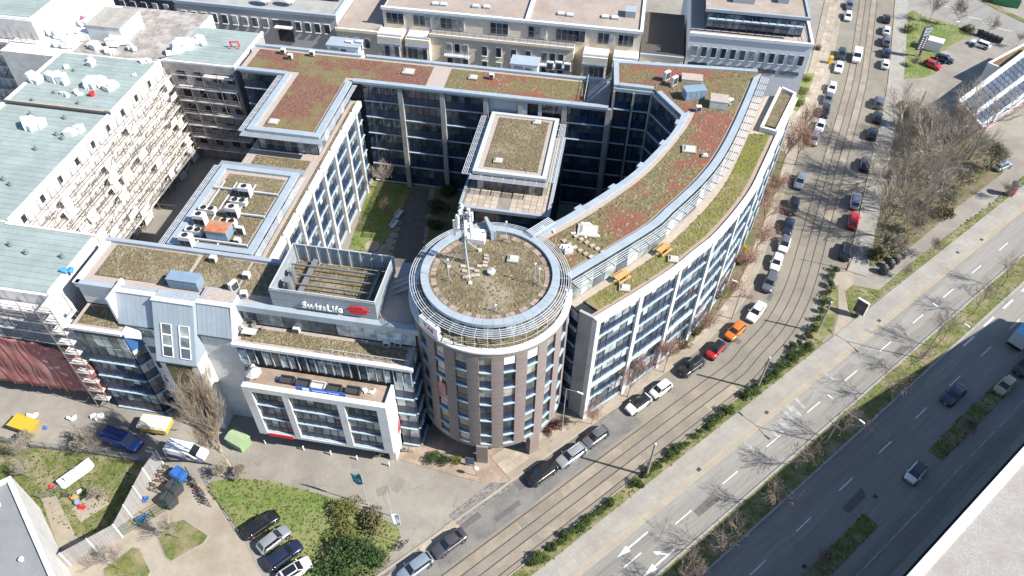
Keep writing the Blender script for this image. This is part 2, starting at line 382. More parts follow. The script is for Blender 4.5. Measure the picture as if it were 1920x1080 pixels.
struct('pavement_end', MB().prism(st([(690, 1110), (780, 1033), (797, 1047), (715, 1115)]), -0.02, 0.1), M_PATH)
# manholes in the side street
for px, py in ((473, 869), (485, 869), (609, 899), (621, 899)):
    p = at(px, py); tag(link('manhole_cover', MB().disc(0, 0, .45, .012, 20, -.01).mesh('manhole_cover', M_SLABL), None, (p.x, p.y, .006)), kind='structure')
# ---- lawns and yards at the lower left
struct('lawn', MB().prism(st([(385, 915), (400, 902), (450, 897), (520, 905), (640, 938), (745, 985), (752, 1008), (680, 1110), (560, 1120), (500, 1030), (448, 992)]), -0.02, 0.06), M_LAWN)
struct('school_yard', MB().sheet(st([(300, 880), (385, 912), (448, 998), (500, 1100), (520, 1130), (0, 1130), (120, 1040), (230, 985), (290, 855)]), 0.008), M_SAND)
struct('school_lawn', MB().prism(st([(-60, 800), (60, 838), (180, 850), (290, 870), (205, 985), (150, 1010), (120, 985), (80, 1000), (0, 940), (-80, 920)]), -0.02, 0.05), M_GRASS)
struct('garden_path', MB().prism(st([(78, 935), (105, 930), (140, 1000), (110, 1030)]), -0.02, 0.07), M_SAND)
struct('sand_pit', MB().prism(st([(135, 955), (180, 915), (205, 945), (152, 980)]), -0.02, 0.065), M_SAND)
def island(px, m=M_GRASS):
    p = st(px); c = sum(p, Vector())/len(p)
    struct('yard_kerb', MB().prism([c+(q-c)*1.05 for q in p], -0.02, 0.08), M_GRAN); struct('yard_lawn', MB().prism(p, -0.01, 0.11), m)
island([(295, 1003), (305, 985), (345, 975), (390, 1005), (382, 1018), (322, 1052), (312, 1045)])
island([(195, 1068), (250, 1027), (262, 1030), (282, 1072), (275, 1085), (200, 1100)])
# ---- east side: thicket floor, filling station apron, grass verge
struct('thicket_floor', MB().prism(st([(1683, 187), (1720, 190), (1745, 212), (1850, 250), (1890, 290), (1880, 325), (1800, 385), (1700, 470), (1640, 500), (1618, 495), (1640, 360), (1668, 250)]), -0.02, 0.05), M_SOIL)
struct('grass_verge', MB().prism(st([(1585, 545), (1600, 535), (1650, 545), (1700, 500), (1780, 440), (1880, 370), (1920, 330), (1990, 290), (1990, 320), (1920, 366), (1850, 412), (1780, 457), (1660, 550), (1600, 597), (1590, 575)]), -0.02, 0.07), M_GRASS)
struct('grass_verge', MB().prism(st([(1553, 545), (1572, 535), (1572, 580), (1560, 622), (1530, 650), (1470, 700), (1500, 660), (1530, 610)]), -0.02, 0.075), M_GRASS)
struct('desire_path', MB().sheet(st([(1557, 512), (1600, 508), (1600, 535), (1588, 552), (1590, 580), (1600, 605), (1560, 632), (1572, 590), (1572, 550)]), 0.03), M_SAND)
struct('station_lawn', MB().prism(st([(1690, 30), (1713, 20), (1730, 32), (1750, 35), (1785, 45), (1822, 60), (1815, 72), (1790, 80), (1755, 105), (1750, 130), (1755, 138), (1733, 145), (1696, 148), (1686, 137), (1687, 90)]), -0.02, 0.09), M_LAWN)
struct('cross_road', MB().sheet(st([(1680, 0), (1690, 14), (1725, 10), (1760, 25), (1920, 92), (2050, 150), (2050, 100), (1900, 30), (1800, -15), (1700, -15)]), 0.006), M_ASPH)
for k in range(5):
    p = at(1772+28*k, 12+11*k); link_ = tag(link('lane_dash', MB().box(-1.6, 1.6, -.08, .08, 0, .004).mesh('lane_dash', M_PAINT), None, (p.x, p.y, .008), -0.42), kind='structure')
struct('far_verge', MB().prism(st([(1810, -12), (1840, -14), (1885, 20), (1960, 55), (1960, 62), (1880, 24)]), -0.02, 0.08), M_GRASS)
# planted strips along the curved wing
struct('shrub_bed', MB().prism(st([(1225, 678), (1262, 655), (1305, 608), (1340, 560), (1372, 505), (1400, 440), (1420, 380), (1440, 330), (1462, 280), (1475, 290), (1440, 400), (1410, 470), (1375, 550), (1325, 612), (1270, 665)]), -0.02, 0.16), M_SOIL)
struct('shrub_bed', MB().prism(st([(1497, 140), (1528, 138), (1515, 175), (1495, 210), (1485, 205)]), -0.02, 0.16), M_LAWN)
# ================================================================ THE OFFICE BLOCK
M_ZINC = mat('zinc_sheet', (0.275, 0.315, 0.35), 0.55, 0.08, 0.7, rnd=0.05, spec=0.4, c3=(0.26, 0.3, 0.33), scale2=0.4)
M_ZINCD = mat('grey_sheet', (0.2, 0.22, 0.24), 0.6, 0.1, 0.8)
M_WHITE = mat('white_render', (0.55, 0.545, 0.53), 0.85, 0.06, 0.5, c3=(0.43, 0.42, 0.4), scale2=0.7, thr=(0.5, 0.74))
M_CONC = mat('grey_concrete', (0.3, 0.295, 0.28), 0.85, 0.1, 0.6, c3=(0.24, 0.235, 0.225), scale2=0.4)
M_DARK = mat('dark_core', (0.018, 0.021, 0.027), 0.7, 0.1, 1)
M_NAVY = mat('navy_spandrel', (0.018, 0.032, 0.072), 0.22, 0.1, 1, rnd=0.3, spec=0.6)
M_MULL = mat('dark_mullion', (0.045, 0.052, 0.062), 0.5, 0.1, 1)
M_LEDGE = mat('blue_ledge', (0.33, 0.42, 0.47), 0.5, 0.06, 1)
M_BRICK = mat('brown_brick', (0.192, 0.156, 0.142), 0.9, 0.16, 1.2, stretch=(1, 1, 7), c3=(0.225, 0.185, 0.17), scale2=0.4)
M_SEDR = mat('red_sedum', (0.14, 0.052, 0.038), 0.95, 0.36, 2.2, c2=(0.21, 0.1, 0.07), c3=(0.15, 0.125, 0.055), scale2=0.17, thr=(0.47, 0.57), bump=0.7, bscale=7)
M_SEDM = mat('mixed_sedum', (0.115, 0.095, 0.04), 0.95, 0.36, 2.2, c2=(0.195, 0.165, 0.075), c3=(0.185, 0.068, 0.046), scale2=0.15, thr=(0.46, 0.56), bump=0.7, bscale=7)
M_SEDB = mat('brown_sedum', (0.1, 0.078, 0.042), 0.95, 0.38, 2.2, c2=(0.2, 0.162, 0.095), c3=(0.245, 0.21, 0.15), scale2=0.22, thr=(0.52, 0.72), bump=0.7, bscale=7)
M_SEDG = mat('green_sedum', (0.125, 0.125, 0.03), 0.95, 0.28, 1.1, c2=(0.19, 0.175, 0.055), c3=(0.2, 0.165, 0.09), scale2=0.25, thr=(0.5, 0.7), bump=0.7, bscale=7)
M_GRAV = mat('roof_gravel', (0.33, 0.275, 0.235), 0.95, 0.2, 4, c2=(0.4, 0.34, 0.3), bump=0.4, bscale=14)
M_PAV = mat('roof_paver', (0.36, 0.3, 0.245), 0.9, 0.12, 2, rnd=0.14)
M_ALU = mat('white_aluminium', (0.42, 0.44, 0.46), 0.45, 0.04, 2, spec=0.5)
M_WMET = mat('white_metal', (0.66, 0.66, 0.65), 0.5, 0.06, 3)
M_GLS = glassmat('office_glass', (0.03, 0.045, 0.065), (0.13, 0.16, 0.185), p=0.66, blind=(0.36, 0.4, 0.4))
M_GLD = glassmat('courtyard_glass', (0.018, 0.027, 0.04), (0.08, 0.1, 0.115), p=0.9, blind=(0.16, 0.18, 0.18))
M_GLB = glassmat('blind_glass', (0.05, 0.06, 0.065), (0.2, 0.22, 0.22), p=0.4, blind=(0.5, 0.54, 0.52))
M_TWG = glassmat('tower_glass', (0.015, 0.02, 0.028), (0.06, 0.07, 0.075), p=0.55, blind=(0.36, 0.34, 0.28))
PM = {}
def panes(th, name, a, b, n, z0, z1, m, gap=0.05, t=0.08, out=0.0, parent=None, tilt=0.0):
    a = Vector((a[0], a[1], 0)); b = Vector((b[0], b[1], 0)); d = b-a; L = d.length; w_ = L/n-gap; ang = math.atan2(d.y, d.x)
    nrm = Vector((d.y, -d.x, 0)).normalized(); key = (name, round(w_, 2), round(z1-z0, 2), t, m.name)
    if key not in PM: PM[key] = boxmesh(name, -w_/2, w_/2, -t/2, t/2, 0, z1-z0, m)
    r = []
    for k in range(n):
        p = a+d*((k+.5)/n)+nrm*out
        o = th.inst(name, PM[key], p.x, p.y, z0, ang+random.uniform(-tilt, tilt), parent); r.append(o)
    return r
BLR = random.Random(31)
def blinds(th, ws_, d, n, h, p=.3):
    L = math.hypot(*d)/n-.16; nr = Vector((d[1], -d[0], 0)).normalized()
    for w_ in ws_:
        if BLR.random() > p: continue
        hh = h*BLR.choice((.3, .55, .8)); key = ('bl', round(L, 1), round(hh, 1))
        if key not in PM: PM[key] = boxmesh('roller_blind', -L/2, L/2, -.01, .01, -hh, 0, mat('blind_cloth', (0.42, 0.43, 0.42), .8, .06, 2, rnd=.25))
        link('roller_blind', PM[key], th.o, w_.location+nr*.055+Vector((0, 0, h-.03)), w_.rotation_euler[2])
def bay(th, a, b, floors, n, mg, ms=None, ml=None, split=0.45, out=0.0, mull=True, led=0.14, ledz=0.16):
    ms = ms or M_NAVY; ml = ml or M_LEDGE
    for z0, z1 in floors:
        h = z1-z0; zs = z0+ledz+h*split*(1 if split else 0)
        ws_ = panes(th, 'window_pane', a, b, n, zs if split else z0+ledz, z1-0.04, mg, out=out, tilt=0.012)
        if mg is M_GLS: blinds(th, ws_, (b[0]-a[0], b[1]-a[1]), n, z1-0.04-(zs if split else z0+ledz))
        if split: panes(th, 'spandrel_panel', a, b, n, z0+ledz, zs-0.04, ms, out=out+0.03, gap=0.07)
        if led: panes(th, 'ledge', a, b, 1, z0, z0+ledz-0.02, ml, gap=0.0, t=0.3, out=out+led)
    if mull:
        a = Vector((a[0], a[1], 0)); b = Vector((b[0], b[1], 0)); d = b-a
        z0 = min(f[0] for f in floors); z1 = max(f[1] for f in floors)
        for k in range(1, n):
            p = a+d*(k/n); q = d.normalized()*0.045; panes(th, 'mullion', p-q, p+q, 1, z0, z1, M_MULL, gap=0.0, t=0.16, out=out+0.03)
def coping(th, poly, wid, z0, z1, m, closed=True, seg=3.0, name='coping'):
    """parapet of single coping pieces following a polygon (frame coords), wid inward (left of travel)"""
    P = [Vector((p[0], p[1], 0)) for p in poly]; n = len(P); E = n if closed else n-1
    for k in range(E):
        a, b = P[k], P[(k+1) % n]; d = b-a; L = d.length; d.normalize(); nr = Vector((-d.y, d.x, 0))
        a2 = a+d*(wid if closed or k > 0 else 0); b2 = b
        L2 = (b2-a2).length; c = max(1, round(L2/seg))
        for j in range(c):
            p = a2+d*(L2*j/c); q = a2+d*(L2*(j+1)/c-0.02)
            th.part(name, MB().prism([p, q, q+nr*wid, p+nr*wid], z0, z1), m)
def louvers(th, a, b, n, step, z, out0=0.35, r=0.05, sup=1.6, drop=0.0, m=None):
    a = Vector((a[0], a[1], 0)); b = Vector((b[0], b[1], 0)); d = (b-a); nr = Vector((d.y, -d.x, 0)).normalized(); m = m or M_ALU
    for k in range(n):
        o = out0+step*k; p = a+nr*o; q = b+nr*o
        th.part('louver_blade', MB().bar((p.x, p.y, z-drop*k), (q.x, q.y, z-drop*k), 0.085, 0.05), m)
    c = max(1, round(d.length/sup))
    for k in range(c+1):
        p = a+d*(k/c); q = p+nr*(out0+step*(n-1)+.05); th.part('louver_bracket', MB().bar((p.x, p.y, z-.08), (q.x, q.y, z-.08-drop*(n-1)), 0.06, 0.1), M_ALU)
def rail(th, pts, z, h=1.0, seg=1.8, m=None, name='railing', r=0.025, mid=1):
    b = MB()
    P = [Vector((p[0], p[1], z)) for p in pts]
    for p, q in zip(P, P[1:]):
        for k in range(mid+1): b.bar(p+Vector((0, 0, h*(k+1)/(mid+1))), q+Vector((0, 0, h*(k+1)/(mid+1))), r*2, r*2)
        c = max(1, round((q-p).length/seg))
        for k in range(c+1): x = p.lerp(q, k/c); b.bar(x, x+Vector((0, 0, h)), r*2, r*2)
    return th.part(name, b, m or M_ALU)
FL6 = [(0.3, 4.2), (4.2, 7.5), (7.5, 10.8), (10.8, 14.1), (14.1, 17.3), (17.3, 20.3)]
# ---------------------------------------------------------------- round tower
TX, TY = -2.55, 62.15
tw = Th('round_tower', 'round brown brick office tower with ringed white louvers around its flat roof', 'tower', TX, TY, frame='w')
tw.part('core', MB().disc(TX, TY, 9.25, 22.6, 72, 3.3), M_DARK)
tw.part('ground_floor', MB().disc(TX, TY, 7.6, 3.3, 48, 0.0), M_DARK)
tw.part('soffit', MB().disc(TX, TY, 9.5, 3.42, 72, 3.3), M_ZINCD)
tw.part('brick_band', MB().ring(TX, TY, 9.2, 9.62, 22.14, 22.9, n=84), M_BRICK)
tw.part('brick_band', MB().ring(TX, TY, 9.2, 9.61, 3.42, 4.1, n=84), M_BRICK)
st_ = 2*PI/21; f0 = -PI/2+math.radians(-2); hw = math.radians(4.3)
zs_ = [4.1, 6.12, 9.42, 12.86, 16.1, 19.2, 22.14]
pier = MB().ring(0, 0, 9.2, 9.62, 4.1, 22.14, -st_/2+hw, st_/2-hw, 5).mesh('brick_pier', M_BRICK)
led_ = MB().ring(0, 0, 9.25, 9.66, 0, 0.16, -hw, hw, 3).mesh('sill', M_LEDGE)
for k in range(21):
    ph = f0+k*st_
    tw.inst('brick_pier', pier, TX, TY, 0, ph+st_/2)
    d = Vector((math.cos(ph), math.sin(ph), 0)); t = Vector((-d.y, d.x, 0)); c = Vector((TX, TY, 0))+d*9.33
    a, b = c-t*.7, c+t*.7
    for j, (z0, z1) in enumerate(zip(zs_, zs_[1:])):
        h = z1-z0
        if j == 0: panes(tw, 'window_pane', a, b, 1, z0+.12, z1, M_TWG, tilt=0.02)
        else:
            panes(tw, 'window_pane', a, b, 1, z0+h*.45, z1, M_TWG, tilt=0.02); panes(tw, 'spandrel_panel', a, b, 1, z0+.14, z0+h*.45-.03, M_NAVY, out=.03)
        tw.inst('sill', led_, TX, TY, z0-.02, ph)
shut = boxmesh('roller_shutter', -.66, .66, -.05, .05, 0, 1.5, M_WMET)
for k in (1, 2): 
    ph = f0+k*st_; d = Vector((math.cos(ph), math.sin(ph), 0)); p = Vector((TX, TY, 0))+d*9.45; tw.inst('roller_shutter', shut, p.x, p.y, 20.65-(k == 2)*.1, ph+PI/2)
for (x, y) in ((-3.4, 52.75), (3.15, 54.45)):
    d = Vector((x-TX, y-TY, 0)).normalized(); tw.part('column', MB().obox((x, y), (-d.y, d.x, 0), .75, .45, 0, 3.9), M_BRICK)
for k in range(42):
    a = k*2*PI/42; tw.part('ledge_coping', MB().ring(TX, TY, 9.0, 9.78, 22.9, 23.12, a, a+2*PI/42-.004, 2), M_WHITE)
tw.part('terrace', MB().ring(TX, TY, 7.5, 9.0, 22.7, 22.96, n=64), M_SEDB)
tw.part('attic_core', MB().disc(TX, TY, 7.35, 25.4, 64, 22.7), M_DARK)
for k in range(36):
    a = k*2*PI/36; d = Vector((math.cos(a), math.sin(a), 0)); t = Vector((-d.y, d.x, 0)); c = Vector((TX, TY, 0))+d*7.45; panes(tw, 'window_pane', c-t*.62, c+t*.62, 1, 23.0, 25.3, M_GLB if k % 3 == 0 else M_GLS)
tw.part('roof_slab', MB().disc(TX, TY, 7.95, 25.62, 64, 25.4), M_ZINC)
for k in range(42):
    a = k*2*PI/42; tw.part('roof_coping', MB().ring(TX, TY, 7.25, 8.15, 25.64, 26.1, a, a+2*PI/42-.003, 2), M_ZINC)
tw.part('roof_garden', MB().disc(TX, TY, 7.25, 25.74, 64, 25.63), M_SEDB)
tp = MB().box(-.32, .3, -.26, .26, 0, .05).mesh('edge_paver', mat('brown_paver', (0.255, 0.195, 0.16), 0.9, 0.15, 2, rnd=0.2))
for k in range(76):
    if k % 3 or random.random() < .25:
        a = k*2*PI/76+random.uniform(-.006, .006); tw.inst('edge_paver', tp, TX+6.7*math.cos(a), TY+6.7*math.sin(a), 25.74, a)
for k in range(5):
    r = 8.4+k*.265; tw.part('louver_ring', MB().ring(TX, TY, r-.032, r+.032, 25.5-k*.03, 25.58-k*.03, n=96), M_ALU)
br = MB().bar((8.1, 0, 25.42), (9.5, 0, 25.3), .06, .1).mesh('louver_bracket', M_ALU)
for k in range(40): tw.inst('louver_bracket', br, TX, TY, 0, k*2*PI/40)
po = MB().tube((9.3, 0, 23.1), (9.3, 0, 25.3), .035).mesh('louver_post', M_ALU)
for k in range(40): tw.inst('louver_post', po, TX, TY, 0, k*2*PI/40)
for k in range(60):
    a = k*2*PI/60; tw.part('terrace_rail', MB().bar((TX+8.85*math.cos(a), TY+8.85*math.sin(a), 23.55), (TX+8.85*math.cos(a+.105), TY+8.85*math.sin(a+.105), 23.55), .04, .04), M_ALU)
# roof housing on the tower's far side
hp = atuv(905, 440, 26)
p = at(893, 452, 25.7); q = at(922, 425, 25.7)
tw.part('stair_housing', MB().obox(at(893, 440, 26.4), UX, 1.2, 1.0, 25.7, 26.5), M_WHITE)
tw.part('stair_wall', MB().prism([at(908, 408, 26.9), at(913, 407, 26.9), at(930, 436, 26.9), at(921, 438, 26.9)], 25.7, 27.0), M_ZINC)
tw.part('housing_roof', MB().prism([at(886, 417, 26.4), at(910, 409, 26.4), at(922, 436, 26.4), at(890, 440, 26.4)], 25.72, 26.0), M_GRAV)
# ---------------------------------------------------------------- curved wing
ZC, ZT = 25.0, 20.9
fac = smooth([at(*p, ZT) for p in ((1115.3, 598.3), (1200, 547), (1266.7, 502.5), (1305.6, 470.6), (1336, 447), (1361, 420.6), (1388.9, 387), (1413.9, 351), (1433, 311), (1458, 255.6), (1494.4, 175))], 8)
fac = resample([Vector((p.x, p.y, 0)) for p in fac], 0.25)
outu = resample(smooth([Vector(at(*p, ZC)[:2]+(0,)) if False else Vector((at(*p, ZC).x, at(*p, ZC).y, 0)) for p in ((1069.4, 520.6), (1155.6, 469), (1233, 420.6), (1263.9, 391.7), (1291.7, 366.7), (1325, 333.3), (1357, 291.7), (1388.9, 230.6), (1427.8, 136))], 8), 0.5)
inn = resample(smooth([Vector((at(*p, ZC).x, at(*p, ZC).y, 0)) for p in ((990, 446.7), (1007.8, 433), (1052.8, 409), (1073.6, 397), (1127.8, 364), (1180.6, 328), (1222, 290), (1261, 247), (1279, 213))], 8), 0.5)
cw = Th('curved_wing', 'long curved office wing with white pilasters, sedum roof and roof terrace', 'building', fac[0].x, fac[0].y, frame='w')
blkA, blkB, blkN, blkE = [Vector((at(*p, ZC).x, at(*p, ZC).y, 0)) for p in ((1151.4, 158.3), (1226, 166.7), (1151, 112), (1430, 130))]
core_poly = [fac[0]] + fac[4::4] + [Vector((at(1430, 133, ZT).x+3, at(1430, 133, ZT).y+2, 0))]
FN = []
for i in range(len(fac)):
    d = (fac[min(i+1, len(fac)-1)]-fac[max(i-1, 0)]).normalized(); FN.append(Vector((d.y, -d.x, 0)))
def strip(mb, A, B, z0, z1):
    n = min(len(A), len(B))
    for k in range(n-1): mb.prism([A[k], A[k+1], B[k+1], B[k]], z0, z1)
    return mb
def at_frac(P, n): return [P[min(len(P)-1, round(k*(len(P)-1)/n))] for k in range(n+1)]
N_ = 40
F_ = at_frac([p-n*.35 for p, n in zip(fac, FN)], N_); O_ = at_frac(outu, N_); I_ = at_frac(inn, N_)
cw.part('lower_core', strip(MB(), F_, [p.lerp(q, .9) for p, q in zip(O_, I_)], 0, ZT-.5), M_DARK)
T1 = [o.lerp(f, 0.27) for o, f in zip(O_, F_)]; T2 = [o.lerp(f, 0.84) for o, f in zip(O_, F_)]; T3 = F_
cw.part('terrace_walk', strip(MB(), T1, [o.lerp(i, .06) for o, i in zip(O_, I_)], ZT-.5, ZT-.26), M_PAV)
k1 = 26
cw.part('terrace_garden', strip(MB(), [p for p in T2[1:k1]], [p for p in T1[1:k1]], ZT-.5, ZT-.2), M_SEDG)
cw.part('terrace_garden', strip(MB(), [p for p in T2[k1-1:33]], [p for p in T1[k1-1:33]], ZT-.5, ZT-.2), mat('bright_sedum', (0.13, 0.145, 0.02), 0.95, 0.2, 1.1, c2=(0.17, 0.165, 0.03), bump=0.6, bscale=7))
cw.part('terrace_walk', strip(MB(), [p for p in T2[32:]], [p for p in T1[32:]], ZT-.5, ZT-.24), M_PAV)
cw.part('terrace_paving', strip(MB(), T3, T2, ZT-.5, ZT-.25), M_PAV if False else mat('pink_paver', (0.3, 0.22, 0.18), 0.9, 0.12, 2))
cw.part('attic_core', strip(MB(), O_, I_, ZT-.4, ZC-.35), M_DARK)
# attic glazing facing the terrace
for k in range(0, len(outu)-4, 4):
    a, b = outu[k], outu[k+4]; panes(cw, 'window_pane', a, b, 1, ZT-.1, ZC-.7, M_GLB if (k//4) % 4 == 1 else M_GLS, out=.05)
IN2 = [i.lerp(o, .1) for i, o in zip(I_, O_)]; ON2 = [o.lerp(i, .1) for i, o in zip(I_, O_)]
for k in range(N_):
    cw.part('coping', MB().prism([O_[k], O_[k+1], ON2[k+1], ON2[k]], ZC-.5, ZC), M_ZINC)
    cw.part('coping', MB().prism([IN2[k], IN2[k+1], I_[k+1], I_[k]], ZC-.5, ZC), M_ZINC)
    if k % 7 == 3:
        a = I_[k]; d = (I_[k+1]-a).normalized(); cw.part('roof_outlet', MB().obox(a+Vector((-d.y, d.x, 0))*.15, d, .6, .25, ZC-.6, ZC+.03), M_ZINC)
IN3 = [i.lerp(o, .19) for i, o in zip(I_, O_)]; ON3 = [o.lerp(i, .15) for i, o in zip(I_, O_)]
cw.part('gravel_strip', strip(MB(), ON2, ON3, ZC-.5, ZC-.3), M_GRAV); cw.part('gravel_strip', strip(MB(), IN3, IN2, ZC-.5, ZC-.3), M_GRAV)
cw.part('sedum_roof', strip(MB(), ON3[:19], IN3[:19], ZC-.5, ZC-.27), M_SEDM); cw.part('sedum_roof', strip(MB(), ON3[18:], IN3[18:], ZC-.5, ZC-.26), M_SEDM)
# block at the far end of the curve
hb = [blkA, blkB, inn[-1], outu[-1], blkE, blkN]
cw.part('end_block', MB().prism(hb, 0, ZC-.36), M_DARK); cw.part('sedum_roof', MB().prism([h+(sum(hb, Vector())/6-h)*(.06 if k not in (2, 3) else -.02) for k, h in enumerate(hb)], ZC-.36, ZC-.265), M_SEDM)
for a, b in ((blkA, blkB), (blkB, inn[-1]), (blkN, blkA), (blkE, blkN)):
    d = (b-a); c = max(1, round(d.length/3)); nr = Vector((-d.y, d.x, 0)).normalized()
    for k in range(c):
        p, q = a+d*(k/c), a+d*((k+1)/c)-d.normalized()*.02; cw.part('coping', MB().prism([p+d.normalized()*(.82 if k == 0 else 0), q, q+nr*.8, p+nr*.8+d.normalized()*(.82 if k == 0 else 0)], ZC-.5, ZC+.004), M_ZINC)
for a, b in ((blkA, blkB), (blkB, inn[-1])):
    L = (b-a).length; d = (b-a).normalized()
    for k in range(2 if a is blkA else 1):
        n = 2 if a is blkA else 1; p, q = a+(b-a)*(k/n)+d*.35, a+(b-a)*((k+1)/n)-d*.2
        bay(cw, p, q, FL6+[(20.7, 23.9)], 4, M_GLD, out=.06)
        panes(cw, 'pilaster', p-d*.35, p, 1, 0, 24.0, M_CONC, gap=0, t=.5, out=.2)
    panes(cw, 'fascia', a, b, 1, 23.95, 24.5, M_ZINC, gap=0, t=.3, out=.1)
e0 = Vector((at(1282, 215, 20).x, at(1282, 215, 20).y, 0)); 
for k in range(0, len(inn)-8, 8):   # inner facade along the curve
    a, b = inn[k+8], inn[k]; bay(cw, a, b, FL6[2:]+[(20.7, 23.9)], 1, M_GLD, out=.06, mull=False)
# street facade: pilasters, glazed bays
bl = 29; nb = (len(fac)-1)//bl
FLW = [(0.4, 4.0), (4.0, 6.6), (7.3, 10.5), (10.5, 13.8), (13.8, 17.0), (17.0, 19.9)]
for k in range(nb+1):
    i0 = min(k*bl, len(fac)-1); p = fac[i0]; nr = FN[i0]; d = Vector((-nr.y, nr.x, 0))
    if k <= nb: cw.part('pilaster', MB().prism([p-d*.05+nr*.5, p+d*.6+nr*.5, p+d*.6-nr*.4, p-d*.05-nr*.4], 0, ZT-.35), M_WHITE)
    if k == nb: break
    i1 = i0+bl; m_ = (i0+i1)//2
    for a, b in ((fac[i0]+d*.6, fac[m_]), (fac[m_], fac[i1])):
        bay(cw, a, b, FLW, 3, M_GLS, out=.05, split=.42)
        panes(cw, 'white_band', a, b, 1, 6.62, 7.28, M_WHITE, gap=0, t=.4, out=.1); panes(cw, 'white_band', a, b, 1, 19.95, ZT-.45, M_WHITE, gap=0, t=.5, out=.12)
for k in range(0, len(fac)-8, 8):
    a, b = fac[k], fac[k+8]; n1, n2 = FN[k], FN[k+8]; cw.part('parapet', MB().prism([a+n1*.45, b+n2*.45, b-n2*.35, a-n1*.35], ZT-.34, ZT), M_WHITE)
ew = at(1085.7, 583.3, ZT); ew = Vector((ew.x, ew.y, 0)); d = (ew-fac[0]).normalized(); nr = Vector((-d.y, d.x, 0))
cw.part('end_wall', MB().prism([fac[0]+d*.05-nr*.05, ew-nr*.05, ew+nr*.4*-1, fac[0]+d*.05-nr*.45], 0, ZT-.02), M_CONC)
cw.part('link_wall', MB().prism([ew, ew+Vector((-1.6, 2.6, 0)), ew+Vector((1, 5, 0)), ew+Vector((2.2, 2, 0))], 0, ZT-.4), M_DARK)
bay(cw, ew+Vector((-1.7, 2.4, 0)), ew+nr*-.1, FL6, 2, M_GLS, out=.05)
# terrace louvers along the attic
for k in range(5):
    b = MB()
    for j in range(0, len(outu)-2, 2):
        a, c = outu[j], outu[min(j+2, len(outu)-1)]; d = (c-a).normalized(); nr = Vector((d.y, -d.x, 0)); o = .3+.27*k
        b.bar((a+nr*o)+Vector((0, 0, ZC-.5-.03*k)), (c+nr*o)+Vector((0, 0, ZC-.5-.03*k)), .085, .05)
    cw.part('louver_blade', b, M_ALU)
for j in range(0, len(outu)-2, 4):
    a, c = outu[j], outu[j+1]; d = (c-a).normalized(); nr = Vector((d.y, -d.x, 0)); p = a+Vector((0, 0, ZC-.62))
    cw.part('louver_bracket', MB().bar(p, p+nr*1.5, .07, .12), M_MULL)
# louvers where the roof meets the tower
a, b = inn[0], inn[9]; d = (b-a).normalized()
for k in range(6):
    p = a+Vector((d.y, -d.x, 0))*(.1+.25*k); cw.part('louver_blade', MB().bar(p+Vector((0, 0, 26.5))-d*.4, p+d*3.4+Vector((0, 0, 26.5)), .1, .06), M_ALU)
# raised planter at the far end of the terrace
pl = [Vector((at(*p, ZT+.6).x, at(*p, ZT+.6).y, 0)) for p in ((1425, 238), (1458, 247), (1494, 174), (1463, 160))]
c = sum(pl, Vector())/4
for a, b in zip(pl, pl[1:]+pl[:1]):
    d = (b-a).normalized(); nr = Vector((-d.y, d.x, 0)); cw.part('planter_wall', MB().prism([a, b, b+nr*.45-d*.3, a+nr*.45+d*.3], ZT-.3, ZT+.6), M_WHITE)
cw.part('planter_sedum', MB().prism([c+(p-c)*.8 for p in pl], ZT-.3, ZT+.4), M_SEDB)
# ---------------------------------------------------------------- back wing
bw = Th('back_wing', 'long flat roofed office wing with red sedum roof closing the courtyard', 'building', -22, 106)
ZR = 21.0
bw.part('core', MB().box(-63.8, 9, 106.2, 113.6, 0, ZR-.45), M_DARK)
colu = [-42.6, -35.7, -28.5, -21.2, -15.4, -8.2, -1.1]
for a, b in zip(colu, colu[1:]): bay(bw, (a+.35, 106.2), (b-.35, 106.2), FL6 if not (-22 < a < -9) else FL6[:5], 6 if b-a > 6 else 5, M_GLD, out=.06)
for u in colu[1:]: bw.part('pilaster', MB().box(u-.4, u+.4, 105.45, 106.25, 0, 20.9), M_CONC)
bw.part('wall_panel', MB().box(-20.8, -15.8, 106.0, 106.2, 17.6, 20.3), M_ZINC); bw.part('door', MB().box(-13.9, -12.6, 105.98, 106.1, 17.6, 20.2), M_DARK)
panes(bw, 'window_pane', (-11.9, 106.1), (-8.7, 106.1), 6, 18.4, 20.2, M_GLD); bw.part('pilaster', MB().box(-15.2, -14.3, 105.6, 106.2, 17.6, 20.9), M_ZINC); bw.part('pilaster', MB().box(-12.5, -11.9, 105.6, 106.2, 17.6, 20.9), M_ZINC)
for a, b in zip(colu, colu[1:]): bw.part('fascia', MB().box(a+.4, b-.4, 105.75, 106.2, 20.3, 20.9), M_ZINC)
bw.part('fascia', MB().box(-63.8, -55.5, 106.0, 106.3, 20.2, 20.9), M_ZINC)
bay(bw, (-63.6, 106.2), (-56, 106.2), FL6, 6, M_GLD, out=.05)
coping(bw, [(-55.4, 105.4), (-64, 105.4)][::-1], .9, 20.9, 21.25, M_ZINC, closed=False)
coping(bw, [(-43.6, 105.3), (-1.2, 105.3)], .9, 20.9, 21.3, M_ZINC, closed=False)
coping(bw, [(-1.2, 114.2), (-44, 114.2), (-64, 114.2)], .7, 20.9, 21.2, M_ZINC, closed=False)
bw.part('gravel_roof', MB().box(-63.9, -1.2, 106.2, 113.6, ZR-.45, ZR-.2), M_GRAV)
bw.part('sedum_roof', MB().box(-62.8, -31.6, 106.9, 112.9, ZR-.3, ZR-.12), M_SEDR); bw.part('sedum_roof', MB().box(-28.4, -5, 106.9, 112.9, ZR-.3, ZR-.12), M_SEDM)
rail(bw, [(-5.2, 113.6), (-5.2, 106.4)], 21.1, 1.0, 1.0)
